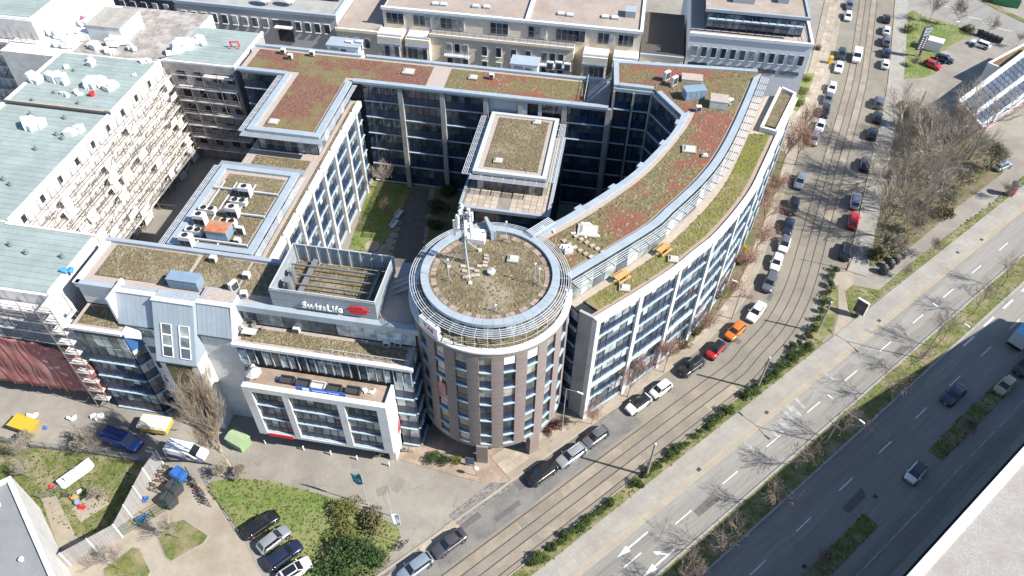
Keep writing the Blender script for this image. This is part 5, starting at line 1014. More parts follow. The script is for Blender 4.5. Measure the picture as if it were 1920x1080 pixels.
# type: length, half width, belt z, roof z, nose z, tail z, x of: windscreen foot, roof front, roof rear, rear window foot (from centre), sill
CT = dict(hatch=(4.15, .88, .93, 1.47, .72, .95, 1.0, .32, -1.45, -1.88, .2), estate=(4.6, .9, .93, 1.46, .70, .95, 1.05, .38, -1.75, -2.15, .2), sedan=(4.65, .91, .92, 1.43, .70, .93, 1.0, .3, -1.05, -1.75, .2), suv=(4.5, .92, 1.04, 1.68, .88, 1.06, 1.05, .5, -1.7, -2.1, .28), mini=(3.65, .82, .92, 1.5, .74, .95, 1.05, .5, -1.3, -1.65, .2))
CM = {}
def carmeshes(t):
    if t in CM: return CM[t]
    L, w_, bz, rz_, nz, tz, xf, xrf, xrr, xb, sill = CT[t]; h = L/2
    xs = [-h, -h+.06, -h+.28, -h*.72, xb+.1, xrr+.3, 0, xf-.2, xf+.05, h*.68, h-.42, h-.14, h-.02, h]
    def top(x):
        if x >= xf: 
            k = (x-xf)/(h-xf); return bz+.02-(bz+.02-nz)*k**1.5
        if x <= xb: return tz
        return bz
    def wid(x):
        k = abs(x)/h; return w_*(1-.05*k**2-.13*max(0, (k-.82)/.18)**2)
    b = MB(); ring = []
    for x in xs:
        tp_, ww = top(x), wid(x); e = abs(x) > h-.1; lo_ = sill+(.16 if e else 0); tp_ = tp_-(.10 if x in (-h, h) else 0)-(.03 if x in (xs[1], xs[-2]) else 0)
        sec = [(ww*.86, lo_-.02), (ww*.97, lo_+.06), (ww, (lo_+tp_)*.5), (ww*.985, tp_-.16), (ww*.92, tp_-.04), (ww*.76, tp_+.005), (ww*.38, tp_+.03)]
        pts = [(x, -y, z) for y, z in sec]+[(x, y, z) for y, z in reversed(sec)]; ring.append(len(b.v)); b.v += pts
    n = 14
    for r0, r1 in zip(ring, ring[1:]):
        for k in range(n): q = (k+1) % n; b.f.append((r0+k, r0+q, r1+q, r1+k)[::-1])
    b.f.append(tuple(ring[0]+k for k in range(n))); b.f.append(tuple(ring[-1]+n-1-k for k in range(n)))
    M = {'body': b.mesh('body', M_BLK, smooth=True)}
    wb, wr_ = w_*.85, w_*.66
    base = [(xb, -wb*.9, bz), (xf, -wb*.92, bz+.02), (xf, wb*.92, bz+.02), (xb, wb*.9, bz)]; rf = [(xrr, -wr_*.95, rz_-.05), (xrf, -wr_, rz_-.03), (xrf, wr_, rz_-.03), (xrr, wr_*.95, rz_-.05)]
    M['cabin'] = MB().hexa(base, rf).mesh('cabin', M_BLK)
    def slab(p, o=.015, ins=.06):
        c = sum((Vector(q) for q in p), Vector())/4; nn_ = (Vector(p[1])-Vector(p[0])).cross(Vector(p[3])-Vector(p[0])).normalized(); q = [Vector(x)+(c-Vector(x))*ins for x in p]
        return MB().quad(*[x+nn_*o for x in q])
    M['windscreen'] = slab([base[1], base[2], rf[2], rf[1]]).mesh('windscreen', M_CGL); M['rear_window'] = slab([base[3], base[0], rf[0], rf[3]], ins=.1).mesh('rear_window', M_CGL)
    M['side_window'] = [slab([base[0], base[1], rf[1], rf[0]], ins=.07).mesh('side_window', M_CGL), slab([base[2], base[3], rf[3], rf[2]], ins=.07).mesh('side_window', M_CGL)]
    r = MB(); gx = [xrr-.06, xrr+.1, (xrr+xrf)/2, xrf-.1, xrf+.04]; gy = [-1, -.72, 0, .72, 1]
    for x in gx:
        for y in gy:
            e = (x in (gx[0], gx[-1]))+(abs(y) == 1); r.v.append((x, y*(wr_+.02), rz_-.035*e*1.1+(.0 if abs(y) == 1 else .012)))
    for i in range(4):
        for j in range(4): a = i*5+j; r.f.append((a, a+5, a+6, a+1))
    M['roof'] = r.mesh('roof', M_BLK, smooth=True)
    pl = MB()
    for s_ in (0, 1):
        i0, i1 = (0, 1) if s_ == 0 else (3, 2); pl.bar(base[i1], rf[i1], .07, .07).bar(base[i0], rf[i0], .12, .1); mx = (xf+xb)/2+.05; pl.bar((mx, base[i0][1]*1.0, bz), ((xrf+xrr)/2+.05, rf[i0][1], rz_-.05), .06, .05)
    M['pillars'] = pl.mesh('pillars', M_BLK)
    R_ = .33 if t != 'suv' else .37; M['tyre'] = MB().lathe([(R_*.6, -.1), (R_*.95, -.11), (R_, -.07), (R_, .07), (R_*.95, .11), (R_*.6, .1)], 16).mesh('tyre', M_TYRE); M['rim'] = MB().lathe([(.01, .09), (R_*.3, .1), (R_*.62, .085), (R_*.64, .05)], 10).mesh('rim', M_RIM); M['R'] = R_
    M['arch'] = MB().lathe([(.01, -.02), (R_*1.22, -.02), (R_*1.22, .02), (.01, .02)], 16).mesh('wheel_arch', M_BLK)
    zf = nz-.12; M['headlight'] = MB().hexa([(h-.30, -.2, zf-.09), (h-.03, -.2, zf-.09), (h-.03, .16, zf-.09), (h-.34, .2, zf-.09)], [(h-.42, -.18, zf+.05), (h-.1, -.18, zf+.03), (h-.1, .14, zf+.03), (h-.5, .18, zf+.05)]).mesh('headlight', M_LAMP)
    M['taillight'] = boxmesh('taillight', -h-.005, -h+.12, -.12, .12, tz-.3, tz-.1, M_TAIL); M['mirror'] = MB().hexa([(-.08, -.1, 0), (.08, -.1, .02), (.08, .1, .02), (-.08, .1, 0)], [(-.06, -.1, .13), (.04, -.1, .13), (.04, .1, .13), (-.06, .1, .13)]).mesh('mirror', M_BLK)
    M['grille'] = boxmesh('grille', h-.03, h+.012, -w_*.5, w_*.5, sill+.2, sill+.36, M_BLK); M['plate'] = boxmesh('number_plate', h+.005, h+.02, -.26, .26, sill+.2, sill+.31, M_PLATE); M['rail'] = MB().bar((xrr+.1, 0, rz_+.02), (xrf-.15, 0, rz_+.05), .04, .04).mesh('roof_rail', M_RIM); M['pano'] = MB().box(xrr+.15, xrf-.05, -wr_*.8, wr_*.8, rz_+.005, rz_+.018).mesh('glass_roof', M_CGL)
    CM[t] = M; return M
def setmat(o, m): o.material_slots[0].link = 'OBJECT'; o.material_slots[0].material = m; return o
def car(t, col, p, ang, label, roof=None, rails=False, pano=False, group='parked cars', doors=False):
    M = carmeshes(t); L, w_, bz, rz_, nz, tz, xf, xrf, xrr, xb, sill = CT[t]; pm = PC[col]
    r = thing('car', label, 'car', (p.x, p.y, p.z), ang, group)
    setmat(link('body', M['body'], r), pm); link('cabin', M['cabin'], r); setmat(link('roof', M['roof'], r), PC[roof] if roof else pm); setmat(link('pillars', M['pillars'], r), PC[roof] if roof else pm)
    link('windscreen', M['windscreen'], r); link('rear_window', M['rear_window'], r)
    for q in M['side_window']: link('side_window', q, r)
    for sx in (xf+.38, -L/2+.8):
        for sy in (-1, 1):
            a = link('wheel_arch', M['arch'], r, (sx, sy*(w_*.965), M['R']+.02)); a.rotation_euler = (PI/2, 0, 0)
            wh = link('wheel', M['tyre'], r, (sx, sy*(w_-.1), M['R'])); wh.rotation_euler = (-sy*PI/2, 0, 0); link('rim', M['rim'], wh)
    for sy in (-1, 1):
        o = link('headlight', M['headlight'], r, (0, sy*(w_*.66), 0)); o.scale = (1, sy, 1); link('taillight', M['taillight'], r, (0.02, sy*(w_*.68), 0)); setmat(link('mirror', M['mirror'], r, (xf-.25, sy*(w_+.06), bz-.02)), pm)
        if rails: link('roof_rail', M['rail'], r, (0, sy*w_*.56, 0))
    link('grille', M['grille'], r); link('number_plate', M['plate'], r)
    if pano: link('glass_roof', M['pano'], r)
    if doors:
        for sy, a in ((1, 1.0), (-1, -1.0)):
            d = setmat(link('open_door', PM.setdefault('cdoor', MB().box(-1.05, 0, -.03, .03, .3, .95).box(-1.0, -.1, -.02, .02, .95, 1.05).mesh('open_door', M_BLK)), r, (xf-.1, sy*w_*.98, 0)), pm); d.rotation_euler = (0, 0, -a)
    return r
def tdir(px, py):
    i = near(px, py); d = CLS[min(i+1, IE)]-CLS[max(i-1, 0)]; return math.atan2(d.y, d.x)
def street(px, py, t, col, label, rev=True, **k):
    p = at(px, py, .65); p.z = 0.01; return car(t, col, p, tdir(px, py)+(PI if rev else 0)+k.pop('da', 0), label, **k)
LG = 'cars parked along the tram street'
for a in [(778, 1064, 'estate', 'bluesilver', 'pale silver estate car cut by the bottom edge, lowest on the tram street'), (842, 1018, 'sedan', 'purple', 'dark grey saloon parked opposite the white flag, second from the bottom', dict(pano=False)), (1017, 887, 'suv', 'black', 'black car parked beside the forecourt of the round tower'), (1071, 853, 'estate', 'silver', 'silver estate car at the tip of the long pole shadow', dict(rails=True)), (1117, 818, 'hatch', 'grey', 'grey hatchback parked next to the silver estate below the street lamp'), (1197, 757, 'hatch', 'white', 'white hatchback with black roof, lower of the white pair by the curved wing', dict(roof='black')), (1239, 729, 'mini', 'white', 'small all white car, upper of the white pair by the curved wing'), (1296, 687, 'suv', 'black', 'black off-roader with bright roof rails beside the red car', dict(rails=True)),
          (1342, 655, 'mini', 'red', 'bright red small car with black roof', dict(roof='black')), (1379, 620, 'hatch', 'orange', 'orange hatchback parked above the red car'), (1418, 584, 'sedan', 'white', 'white saloon parked above the orange car'), (1443, 529, 'suv', 'grey', 'dark grey van-like car beside the russet tree', dict(rails=True)), (1456, 491, 'hatch', 'white', 'white hatchback half under the russet trees, lower of two'), (1471, 457, 'hatch', 'white', 'white hatchback half under the russet trees, upper of two', dict(roof='grey')), (1478, 424, 'hatch', 'navy', 'dark navy car in the branch shadows below the black one'), (1487, 387, 'suv', 'black', 'black car under the branch shadows by the curved wing'),
          (1500, 339, 'estate', 'silver', 'silver estate car alone below the tangle of branch shadows'), (1527, 260, 'hatch', 'silver', 'silver car half hidden behind a bare russet tree'), (1538, 236, 'hatch', 'white', 'white car with dark windscreen above the silver half hidden car'), (1547, 209, 'hatch', 'black', 'black car, lower of the dark pair by the white office'), (1553, 185, 'hatch', 'grey', 'dark grey car, upper of the dark pair by the white office'), (1560, 165, 'hatch', 'white', 'white car at the head of the parked row below the shrubs'), (1573, 125, 'sedan', 'white', 'white saloon parked beside the yellow box'), (1578, 102, 'suv', 'dgreen', 'dark green car parked in front of the white saloon'), (1590, 30, 'hatch', 'white', 'white car parked near the top edge left of the tram rails'), (1593, 10, 'hatch', 'grey', 'dark car at the very top left of the tram rails')]:
    street(*a[:5], group=LG, **(a[5] if len(a) > 5 else {}))
for a in [(1663, 34, 'hatch', 'black', 'black car, topmost of the row right of the tram rails'), (1662, 56, 'hatch', 'white', 'white car second from the top right of the tram rails'), (1662, 77, 'suv', 'grey', 'dark grey car third from the top right of the tram rails'), (1662, 98, 'hatch', 'navy', 'dark navy car fourth from the top right of the tram rails'), (1660, 119, 'hatch', 'white', 'white car at the lower end of the row beside the station lawn'), (1648, 192, 'suv', 'grey', 'grey off-roader beside the pavement below the station entrance', dict(rails=True)), (1646, 219, 'hatch', 'black', 'black car just below the grey off-roader'), (1636, 250, 'hatch', 'black', 'black car beside the thicket, third below the station entrance'), (1623, 307, 'suv', 'navy', 'dark blue off-roader under the thicket branches', dict(rails=True)), (1604, 377, 'suv', 'silver', 'silver car with branch reflections beside the thicket'), (1600, 414, 'suv', 'red', 'dark red car with rails parked under the thicket', dict(rails=True)), (1586, 471, 'suv', 'black', 'black car at the lower end of the row by the thicket', dict(rails=True))]:
    street(*a[:5], rev=False, group='cars parked on the thicket side', **(a[5] if len(a) > 5 else {}))
def dirpx(a, b): p, q = at(*a), at(*b); return math.atan2(q.y-p.y, q.x-p.x)
def pcar(px, py, t, col, label, a, b, **k): p = at(px, py, .65); p.z = .01; return car(t, col, p, dirpx(a, b), label, **k)
pcar(489, 983, 'estate', 'black', 'black estate car, first of four on the yard parking row', (460, 1003), (520, 962), group='cars in the yard parking row'); pcar(513, 1011, 'hatch', 'silver', 'silver hatchback, second of four on the yard parking row', (484, 1035), (544, 988), group='cars in the yard parking row'); pcar(532, 1041, 'estate', 'navy', 'navy estate car, third of four on the yard parking row', (500, 1066), (563, 1020), group='cars in the yard parking row'); pcar(552, 1070, 'hatch', 'white', 'white car with black glass roof, last on the yard parking row', (520, 1090), (582, 1050), pano=True, group='cars in the yard parking row')
p = at(1717, 886, .6); p.z = .01; car('mini', 'white', p, AR+PI+.05, 'white car with dark roof driving on the shaded carriageway', pano=True, group='cars driving on the main road', roof='black')
p = at(1789, 740, .6); p.z = .01; car('sedan', 'navy', p, AR+PI, 'dark blue saloon driving in the building shadow', group='cars driving on the main road'); p = at(1884, 723, .6); p.z = .01; car('hatch', 'beige', p, AR+PI, 'beige yellow car in the building shadow near the right edge', group='cars driving on the main road'); p = at(1922, 688, .6); p.z = .01; car('hatch', 'black', p, AR+PI, 'black car cut by the right edge in the building shadow', group='cars driving on the main road')
pcar(1749, 121, 'hatch', 'red', 'red car parked on the filling station apron', (1735, 115), (1765, 128), group='cars at the filling station'); pcar(1771, 110, 'hatch', 'navy', 'dark car with open white doors at the vacuum bay', (1757, 104), (1787, 112), doors=True, group='cars at the filling station'); pcar(1838, 82, 'estate', 'white', 'white car with open doors beside the dark bins', (1855, 88), (1820, 76), doors=True, group='cars at the filling station'); pcar(1880, 310, 'hatch', 'bluesilver', 'silver car at the edge of the thicket on the apron', (1868, 316), (1893, 305), group='cars at the filling station')
p = at(250, 22, .6); p.z = .01; car('hatch', 'grey', p, .3, 'grey car in the shaded street at the top left', group='cars in the back street'); p = at(225, 2, .6); p.z = .01; car('hatch', 'silver', p, .3, 'pale car cut by the top edge at the upper left', group='cars in the back street')
# vans and truck
def van(p, ang, col, label, L=5.3, w_=.98, H=1.98, rack=False, low=None, text=None):
    r = thing('van', label, 'van', (p.x, p.y, .01), ang, 'vans'); h = L/2; pm = PC[col]; b = MB(); ring = []
    st2 = [(-h, 1, H-.06), (-h+.1, 1, H), (h-2.0, 1, H), (h-1.75, .99, H-.06), (h-.95, .97, 1.22), (h-.25, .93, .98), (h-.03, .85, .8), (h, .8, .6)]
    for x, k, tz in st2:
        ww = w_*k; sec = [(ww*.9, .28), (ww, .4), (ww, min(1.0, tz-.1)), (ww*(.93 if tz > 1.5 else .97), tz-.12), (ww*(.82 if tz > 1.5 else .85), tz)]; ring.append(len(b.v)); b.v += [(x, -y, z) for y, z in sec]+[(x, y, z) for y, z in reversed(sec)]
    n = 10
    for r0, r1 in zip(ring, ring[1:]):
        for k in range(n): q = (k+1) % n; b.f.append((r0+k, r1+k, r1+q, r0+q))
    b.f.append(tuple(ring[0]+k for k in range(n))); b.f.append(tuple(ring[-1]+n-1-k for k in range(n)))
    link('body', b.mesh('body', pm), r)
    link('windscreen', MB().quad((h-.98, -.8, 1.25), (h-.98, .8, 1.25), (h-1.72, .72, H-.1), (h-1.72, -.72, H-.1)).mesh('windscreen', M_CGL), r, (.02, 0, .03))
    for s_ in (-1, 1):
        q = [(h-1.15, s_*w_*1.005, 1.1), (h-2.1, s_*w_*1.005, 1.1), (h-2.1, s_*w_*.96, 1.7), (h-1.65, s_*w_*.955, 1.7)]; link('side_window', MB().quad(*(q if s_ > 0 else q[::-1])).mesh('side_window', M_CGL), r)
        link('headlight', boxmesh('headlight', h-.25, h-.02, s_*.62-.16, s_*.62+.16, .72, .88, M_LAMP), r); link('taillight', boxmesh('taillight', -h-.02, -h+.05, s_*.85-.08, s_*.85+.08, .8, 1.3, M_TAIL), r); setmat(link('mirror', carmeshes('suv')['mirror'], r, (h-1.15, s_*(w_+.12), 1.12)), M_BLK)
        for x in (h-.95, -h+1.05):
            o = link('wheel', carmeshes('hatch')['tyre'], r, (x, s_*(w_-.1), .34)); o.rotation_euler = (-s_*PI/2, 0, 0); link('rim', carmeshes('hatch')['rim'], o)
        if low: link('side_graphic', MB().box(-h+.2, h-2.2, s_*(w_+.004)-.004, s_*(w_+.004)+.004, .45, 1.05).mesh('side_graphic', PC[low]), r)
    if rack:
        g = MB()
        for y in (-.75, 0, .75): g.bar((-h+.2, y, H+.16), (h-1.9, y, H+.16), .06, .05)
        for k in range(8): x = -h+.25+k*(L-2.2)/7; g.bar((x, -.78, H+.13), (x, .78, H+.13), .05, .05).bar((x, -.78, H-.02), (x, -.78, H+.13), .05, .05).bar((x, .78, H-.02), (x, .78, H+.13), .05, .05)
        link('roof_rack', g.mesh('roof_rack', M_BLK), r)
    if text:
        o = link('lettering', textmesh(text, .55, M_STEEL, .004), r, (-.7, .1, H+.008)); o.rotation_euler = (0, 0, PI); 
    return r
van(at(229, 825, .9), dirpx((195, 812), (262, 836)), 'blue', 'dark blue van with black roof rack parked by the building site', rack=True); van(at(350, 846, .9), dirpx((318, 838), (385, 852)), 'white', 'white van with blue side graphic beside the plank wall', low='blue')
van(at(1607, 104, .9), tdir(1607, 104)+PI, 'white', 'white van driving on the tram rails', L=4.8)
tr = thing('truck', 'box truck with pale blue roof entering the building shadow at the right edge', 'truck', at(1918, 632, 1.2).to_2d().to_3d(), AR, 'trucks')
link('cargo_box', boxmesh('cargo_box', -2.3, 3.2, -1.15, 1.15, .9, 3.1, mat('truck_white', (0.5, 0.53, 0.56), 0.5, 0.04, 1)), tr); link('roof', boxmesh('roof', -2.32, 3.22, -1.17, 1.17, 3.1, 3.16, mat('truck_blue', (0.16, 0.36, 0.55), 0.5, 0.05, 1)), tr); link('cab', MB().hexa([(3.25, -1, .5), (4.9, -1, .5), (4.9, 1, .5), (3.25, 1, .5)], [(3.25, -.95, 2.3), (4.3, -.9, 2.3), (4.3, .9, 2.3), (3.25, .95, 2.3)]).mesh('cab', PC['white']), tr); link('chassis', boxmesh('chassis', -2.3, 4.6, -.5, .5, .45, .9, M_BLK), tr); link('bumper', boxmesh('bumper', -2.4, -2.2, -1.1, 1.1, .45, .6, M_BLK), tr)
for x in (3.9, -1.2):
    for s_ in (-1, 1): o = link('wheel', carmeshes('suv')['tyre'], tr, (x, s_*.95, .42)); o.rotation_euler = (-s_*PI/2, 0, 0); o.scale = (1.15, 1.15, 1.3)
for s_ in (-.9, .9): link('taillight', boxmesh('taillight', -2.36, -2.3, s_-.12, s_+.12, .75, .88, M_TAIL), tr)
# yellow trailer with cream tarpaulin
a = dirpx((262, 792), (322, 800)); p = at(292, 797, .9)
tl = thing('trailer', 'yellow box trailer with cream tarpaulin roof in front of the glazed bay', 'trailer', (p.x, p.y, 0), a)
link('box', MB().box(-2.0, 2.0, -1.05, 1.05, .6, 1.5).mesh('box', PC['yellow']), tl); link('tarpaulin', MB().hexa([(-2.05, -1.1, 1.5), (2.05, -1.1, 1.5), (2.05, 1.1, 1.5), (-2.05, 1.1, 1.5)], [(-1.9, -.9, 1.95), (1.9, -.9, 1.95), (1.9, .9, 1.9), (-1.9, .9, 1.9)]).mesh('tarpaulin', mat('cream_tarp', (0.6, 0.55, 0.42), 0.7, 0.08, 2)), tl); link('drawbar', MB().bar((2, 0, .55), (3.1, 0, .5), .1, .1).mesh('drawbar', M_STEEL), tl)
for s_ in (-1, 1): o = link('wheel', carmeshes('hatch')['tyre'], tl, (0, s_*.98, .33)); o.rotation_euler = (-s_*PI/2, 0, 0)
# ================================================================ TREES AND SHRUBS
def bark(n, c): return mat('bark_'+n, c, 0.9, 0.2, 3)
M_BK = bark('brown', (0.16, 0.13, 0.105)); M_TWG_ = bark('twig', (0.28, 0.24, 0.2)); M_TWP = bark('pink_twig', (0.22, 0.16, 0.14)); M_TWO = bark('olive_twig', (0.25, 0.22, 0.165)); M_TWR = bark('rust_twig', (0.2, 0.125, 0.09)); M_TPOP = bark('poplar_twig', (0.3, 0.24, 0.18))
def leafm(n, c, c2): return mat('leaf_'+n, c, 0.75, 0.2, 0.9, c2=c2)
M_LRED = leafm('russet', (0.22, 0.115, 0.08), (0.38, 0.225, 0.165)); M_LGRN = leafm('hedge', (0.03, 0.06, 0.012), (0.085, 0.125, 0.03)); M_LDRK = leafm('evergreen', (0.018, 0.042, 0.012), (0.06, 0.1, 0.025)); M_LYEL = leafm('yellow_green', (0.09, 0.105, 0.02), (0.16, 0.16, 0.045)); M_LOLV = leafm('olive', (0.06, 0.062, 0.022), (0.12, 0.11, 0.045)); M_LFOR = leafm('forsythia', (0.42, 0.28, 0.01), (0.55, 0.4, 0.03)); M_LMAR = leafm('maroon', (0.1, 0.03, 0.03), (0.18, 0.07, 0.065))
def btree(seed, H, spread=0.55, up=0.25, levels=5, trunk=.3, r0=.12, kids=4, fast=False, lean=0.0):
    """bare tree: trunk mesh, crown mesh (branches and twigs), twig ends"""
    rg = random.Random(seed); T = MB(); Cc = MB(); ends = []
    def grow(p, d, L, r, lv):
        seg = 2 if lv < 3 else 1; q = p
        for s_ in range(seg):
            d = (d+Vector((rg.gauss(0, .09), rg.gauss(0, .09), rg.gauss(0, .05)+.04*up))).normalized(); e = q+d*(L/seg); (T if lv == 0 else Cc).tube(q, e, r*(1-.25*s_), r*(1-.25*(s_+1)), 5 if lv == 0 else (4 if lv < 2 else 3)); q = e
            if lv > 0 and lv < levels and s_ < seg-1: kid(q, d, L*.75, r*.6, lv)
        if lv >= levels: ends.append(q); return
        for k in range(kids if lv else kids+1): kid(q if k < 2 else p.lerp(q, rg.uniform(.45, .98)), d, L, r*.66, lv)
    def kid(q, d, L, r, lv):
        a = rg.uniform(0, 2*PI); sp = spread*rg.uniform(.6, 1.35)*(0.5 if fast else 1); x = d.orthogonal().normalized(); y = d.cross(x); nd = (d+(x*math.cos(a)+y*math.sin(a))*sp+Vector((0, 0, up*(2.2 if fast else .5)))).normalized()
        grow(q, nd, L*rg.uniform(.6, .82), max(r, .008), lv+1)
    grow(Vector((0, 0, 0)), Vector((lean, 0, 1)).normalized(), H*trunk, r0, 0)
    zm = max(v[2] for v in T.v+Cc.v); k = H/zm
    for M_ in (T, Cc): M_.v = [(x*k, y*k, z*k) for x, y, z in M_.v]
    return T, Cc, [e*k for e in ends]
def leaves(pts, n, size, spread, seed, flat=.5):
    rg = random.Random(seed); b = MB()
    for k in range(n):
        c = Vector(rg.choice(pts))+Vector((rg.gauss(0, spread), rg.gauss(0, spread), rg.gauss(0, spread*.8))); x = Vector((rg.gauss(0, 1), rg.gauss(0, 1), rg.gauss(0, flat))).normalized()*size*rg.uniform(.6, 1.3); y = x.cross(Vector((rg.gauss(0, 1), rg.gauss(0, 1), rg.gauss(0, 1)))).normalized()*size*rg.uniform(.4, .8); b.quad(c-x, c-y*.8, c+x, c+y*.8)
    return b
def ellipsoid_pts(n, rx, ry, rz, seed, lob=5):
    rg = random.Random(seed); L = [(rg.uniform(-.55, .55)*rx, rg.uniform(-.55, .55)*ry, rz*rg.uniform(.35, 1.25), rg.uniform(.4, .7)) for _ in range(lob)]; o = []
    for k in range(n):
        x, y, z, s_ = rg.choice(L); a, b, c = rg.gauss(0, 1), rg.gauss(0, 1), rg.gauss(0, 1); l = (a*a+b*b+c*c)**.5 or 1; f = rg.uniform(.55, 1)**.5*s_; o.append((x+a/l*rx*f, y+b/l*ry*f, max(.05, z+c/l*rz*f)))
    return o
TK = {}
def plant_kind(key, trunk, crown, mt, mc, leaf=None, ml=None):
    TK[key] = (trunk.mesh('trunk', mt, smooth=True) if trunk else None, crown.mesh('crown', mc) if crown else None, leaf.mesh('foliage', ml) if leaf else None)
def plant(key, p, label, cat='tree', name='tree', rz=None, s=1.0, group=None):
    t, c, l = TK[key]; o = thing(name, label, cat, p, random.uniform(0, 6.28) if rz is None else rz, group); o.scale = (s, s, s*random.uniform(.94, 1.06))
    if t: link('trunk', t, o)
    if c: link('crown', c, o)
    if l: link('foliage', l, o)
    return o
for k in range(3):
    T, C_, e = btree(10+k, 6.4, .6, .2, 5, .34, .055, 3); plant_kind('med%d' % k, T, C_, M_BK, M_TWP, leaves(e, 200, .045, .1, k), M_TWP)
    T, C_, e = btree(30+k, 9.0, .5, .3, 5, .28, .07, 3); plant_kind('rus%d' % k, T, C_, M_BK, M_TWR, leaves(e, 2200, .09, .26, k+3), M_LRED)
    T, C_, e = btree(50+k, 13.5, .5, .25, 6, .26, .12, 3); plant_kind('big%d' % k, T, C_, M_BK, M_TWG_)
    T, C_, e = btree(70+k, 4.6, .8, .3, 5, .12, .045, 4); plant_kind('shr%d' % k, T, C_, M_TWO, M_TWO, leaves(e, 120, .06, .15, k+9), M_LOLV)
    T, C_, e = btree(90+k, 7.5, .5, .3, 5, .3, .06, 4); plant_kind('yng%d' % k, T, C_, M_BK, M_TWG_)
T, C_, e = btree(7, 21.5, .62, .3, 6, .16, .1, 4, fast=True); plant_kind('poplar', T, C_, M_TPOP, M_TPOP)
for k in range(3):
    plant_kind('hedge%d' % k, None, None, None, None, leaves(ellipsoid_pts(300, .95, .6, .6, k, 4), 950, .085, .06, k), M_LGRN)
    plant_kind('ever%d' % k, None, None, None, None, leaves(ellipsoid_pts(500, 1.9, 1.6, 1.2, k+5, 7), 1900, .12, .1, k+4), M_LDRK)
    plant_kind('yel%d' % k, None, None, None, None, leaves(ellipsoid_pts(400, 1.6, 1.4, .9, k+9, 6), 1300, .11, .1, k+8), M_LYEL)
    plant_kind('low%d' % k, None, None, None, None, leaves(ellipsoid_pts(300, 1.0, .8, .45, k+15, 5), 900, .09, .08, k+12), M_LOLV)
plant_kind('fors', None, None, None, None, leaves(ellipsoid_pts(250, .8, .7, .6, 3, 4), 700, .08, .06, 2), M_LFOR); plant_kind('maroon', None, None, None, None, leaves(ellipsoid_pts(300, 1.2, .9, .8, 6, 5), 900, .09, .08, 5), M_LMAR)
# median trees
MT = [('low small bare tree cut by the bottom edge of the median', 1288, 1076, 4.4), ('pinkish bare tree, second from the bottom edge on the median', 1363, 1000, 4.4), ('pinkish bare tree, third from the bottom edge on the median', 1461, 914, 4.4), ('pinkish bare tree right below the lower double lamp on the median', 1530, 850, 4.4), ('small pinkish bare tree just above the lower double lamp', 1592, 795, 4.4)]
for i, (lab, px, py, z) in enumerate(MT): p = at(px, py, z); s_, n_ = p.dot(RD), p.dot(RN); plant('med%d' % (i % 3), RW(s_, min(max(n_, 15), 16.8), .1), lab, s=1.1, group='bare trees on the median')
for i, (lab, px, py) in enumerate((('bare tree with pink twigs half in the building shadow on the median', 1646.7, 747), ('bare leaning tree between lamp and shadow edge on the median', 1698.5, 702.5), ('bare tree beside the upper double lamp on the median', 1753.8, 652), ('bare tree on the sunny median above the upper double lamp', 1822.5, 590.6), ('bare tree on the median near the right edge', 1878, 537))): p = at(px, py); plant('med%d' % ((i+1) % 3), (p.x, p.y, .1), lab, s=1.1, group='bare trees on the median')
for i, (lab, px, py, z, s_) in enumerate((('bare bushy tree on the lower shaded traffic island', 1553, 1046, 2.0, .7), ('low bare bush on the upper shaded traffic island', 1815, 800, 1.5, .6))): p = at(px, py, z); plant('shr%d' % i, (p.x, p.y, .1), lab, 'shrub' if i else 'tree', 'shrub' if i else 'tree', s=s_)
# russet street trees in front of the curved wing
for i, (lab, px, py, s_) in enumerate((('small russet tree in front of the concrete end wall', 1109, 796, .62), ('slim russet tree, second from the round tower', 1176, 745, .85), ('russet tree, third from the round tower', 1244, 699, .85), ('dense russet tree behind the black off-roader', 1300, 640, .9), ('russet tree beside the sidewalk lamp', 1345, 580, .95), ('russet tree next to the grey van-like car', 1385, 535, 1.0), ('russet tree beside the lower white hatchback', 1413, 478, 1.0), ('russet tree above the yellow forsythia', 1425, 432, 1.0), ('russet tree over the black shaded car', 1447, 388, .95), ('tall russet tree beside the raised planter', 1463, 318, 1.05), ('tall thin russet tree next to the half hidden silver car', 1490, 310, 1.1), ('russet tree at the far end of the curved wing', 1500, 262, .95))):
    p = at(px, py); plant('rus%d' % (i % 3), (p.x, p.y, .1), lab, s=s_, group='russet street trees')
for i, (lab, key, px, py, s_) in enumerate((('green shrub at the foot of the fourth pilaster', 'low0', 1300, 628, 1.3), ('green shrub bed beside the dense russet tree', 'low1', 1283, 650, 1.2), ('dark green shrub under the russet trees', 'low2', 1345, 555, 1.4), ('olive shrub behind the yellow forsythia', 'low0', 1380, 490, 1.5), ('bright yellow forsythia bush at the curved wing', 'fors', 1397, 470, 1.1), ('green shrub at the facade foot above the forsythia', 'low1', 1425, 372, 1.4), ('green round shrub beside the silver estate car', 'yel0', 1447, 338, .8), ('olive shrub below the tall russet trees', 'low2', 1440, 350, 1.2), ('bright green shrubs below the white office, lower one', 'yel1', 1497, 198, .9), ('bright green shrubs below the white office, middle one', 'yel2', 1503, 175, .9), ('bright green shrubs below the white office, upper one', 'yel0', 1512, 152, .8), ('rusty small shrub beside the white office corner', 'low1', 1533, 92, 1.1), ('maroon shrub at the foot of the round tower by the lamp', 'maroon', 1042, 800, 1.0), ('small maroon shrub below the lamp at the round tower', 'maroon', 1030, 812, .7))):
    p = at(px, py); plant(key, (p.x, p.y, .1), lab, 'shrub', 'shrub', s=s_, group='shrubs along the curved wing')
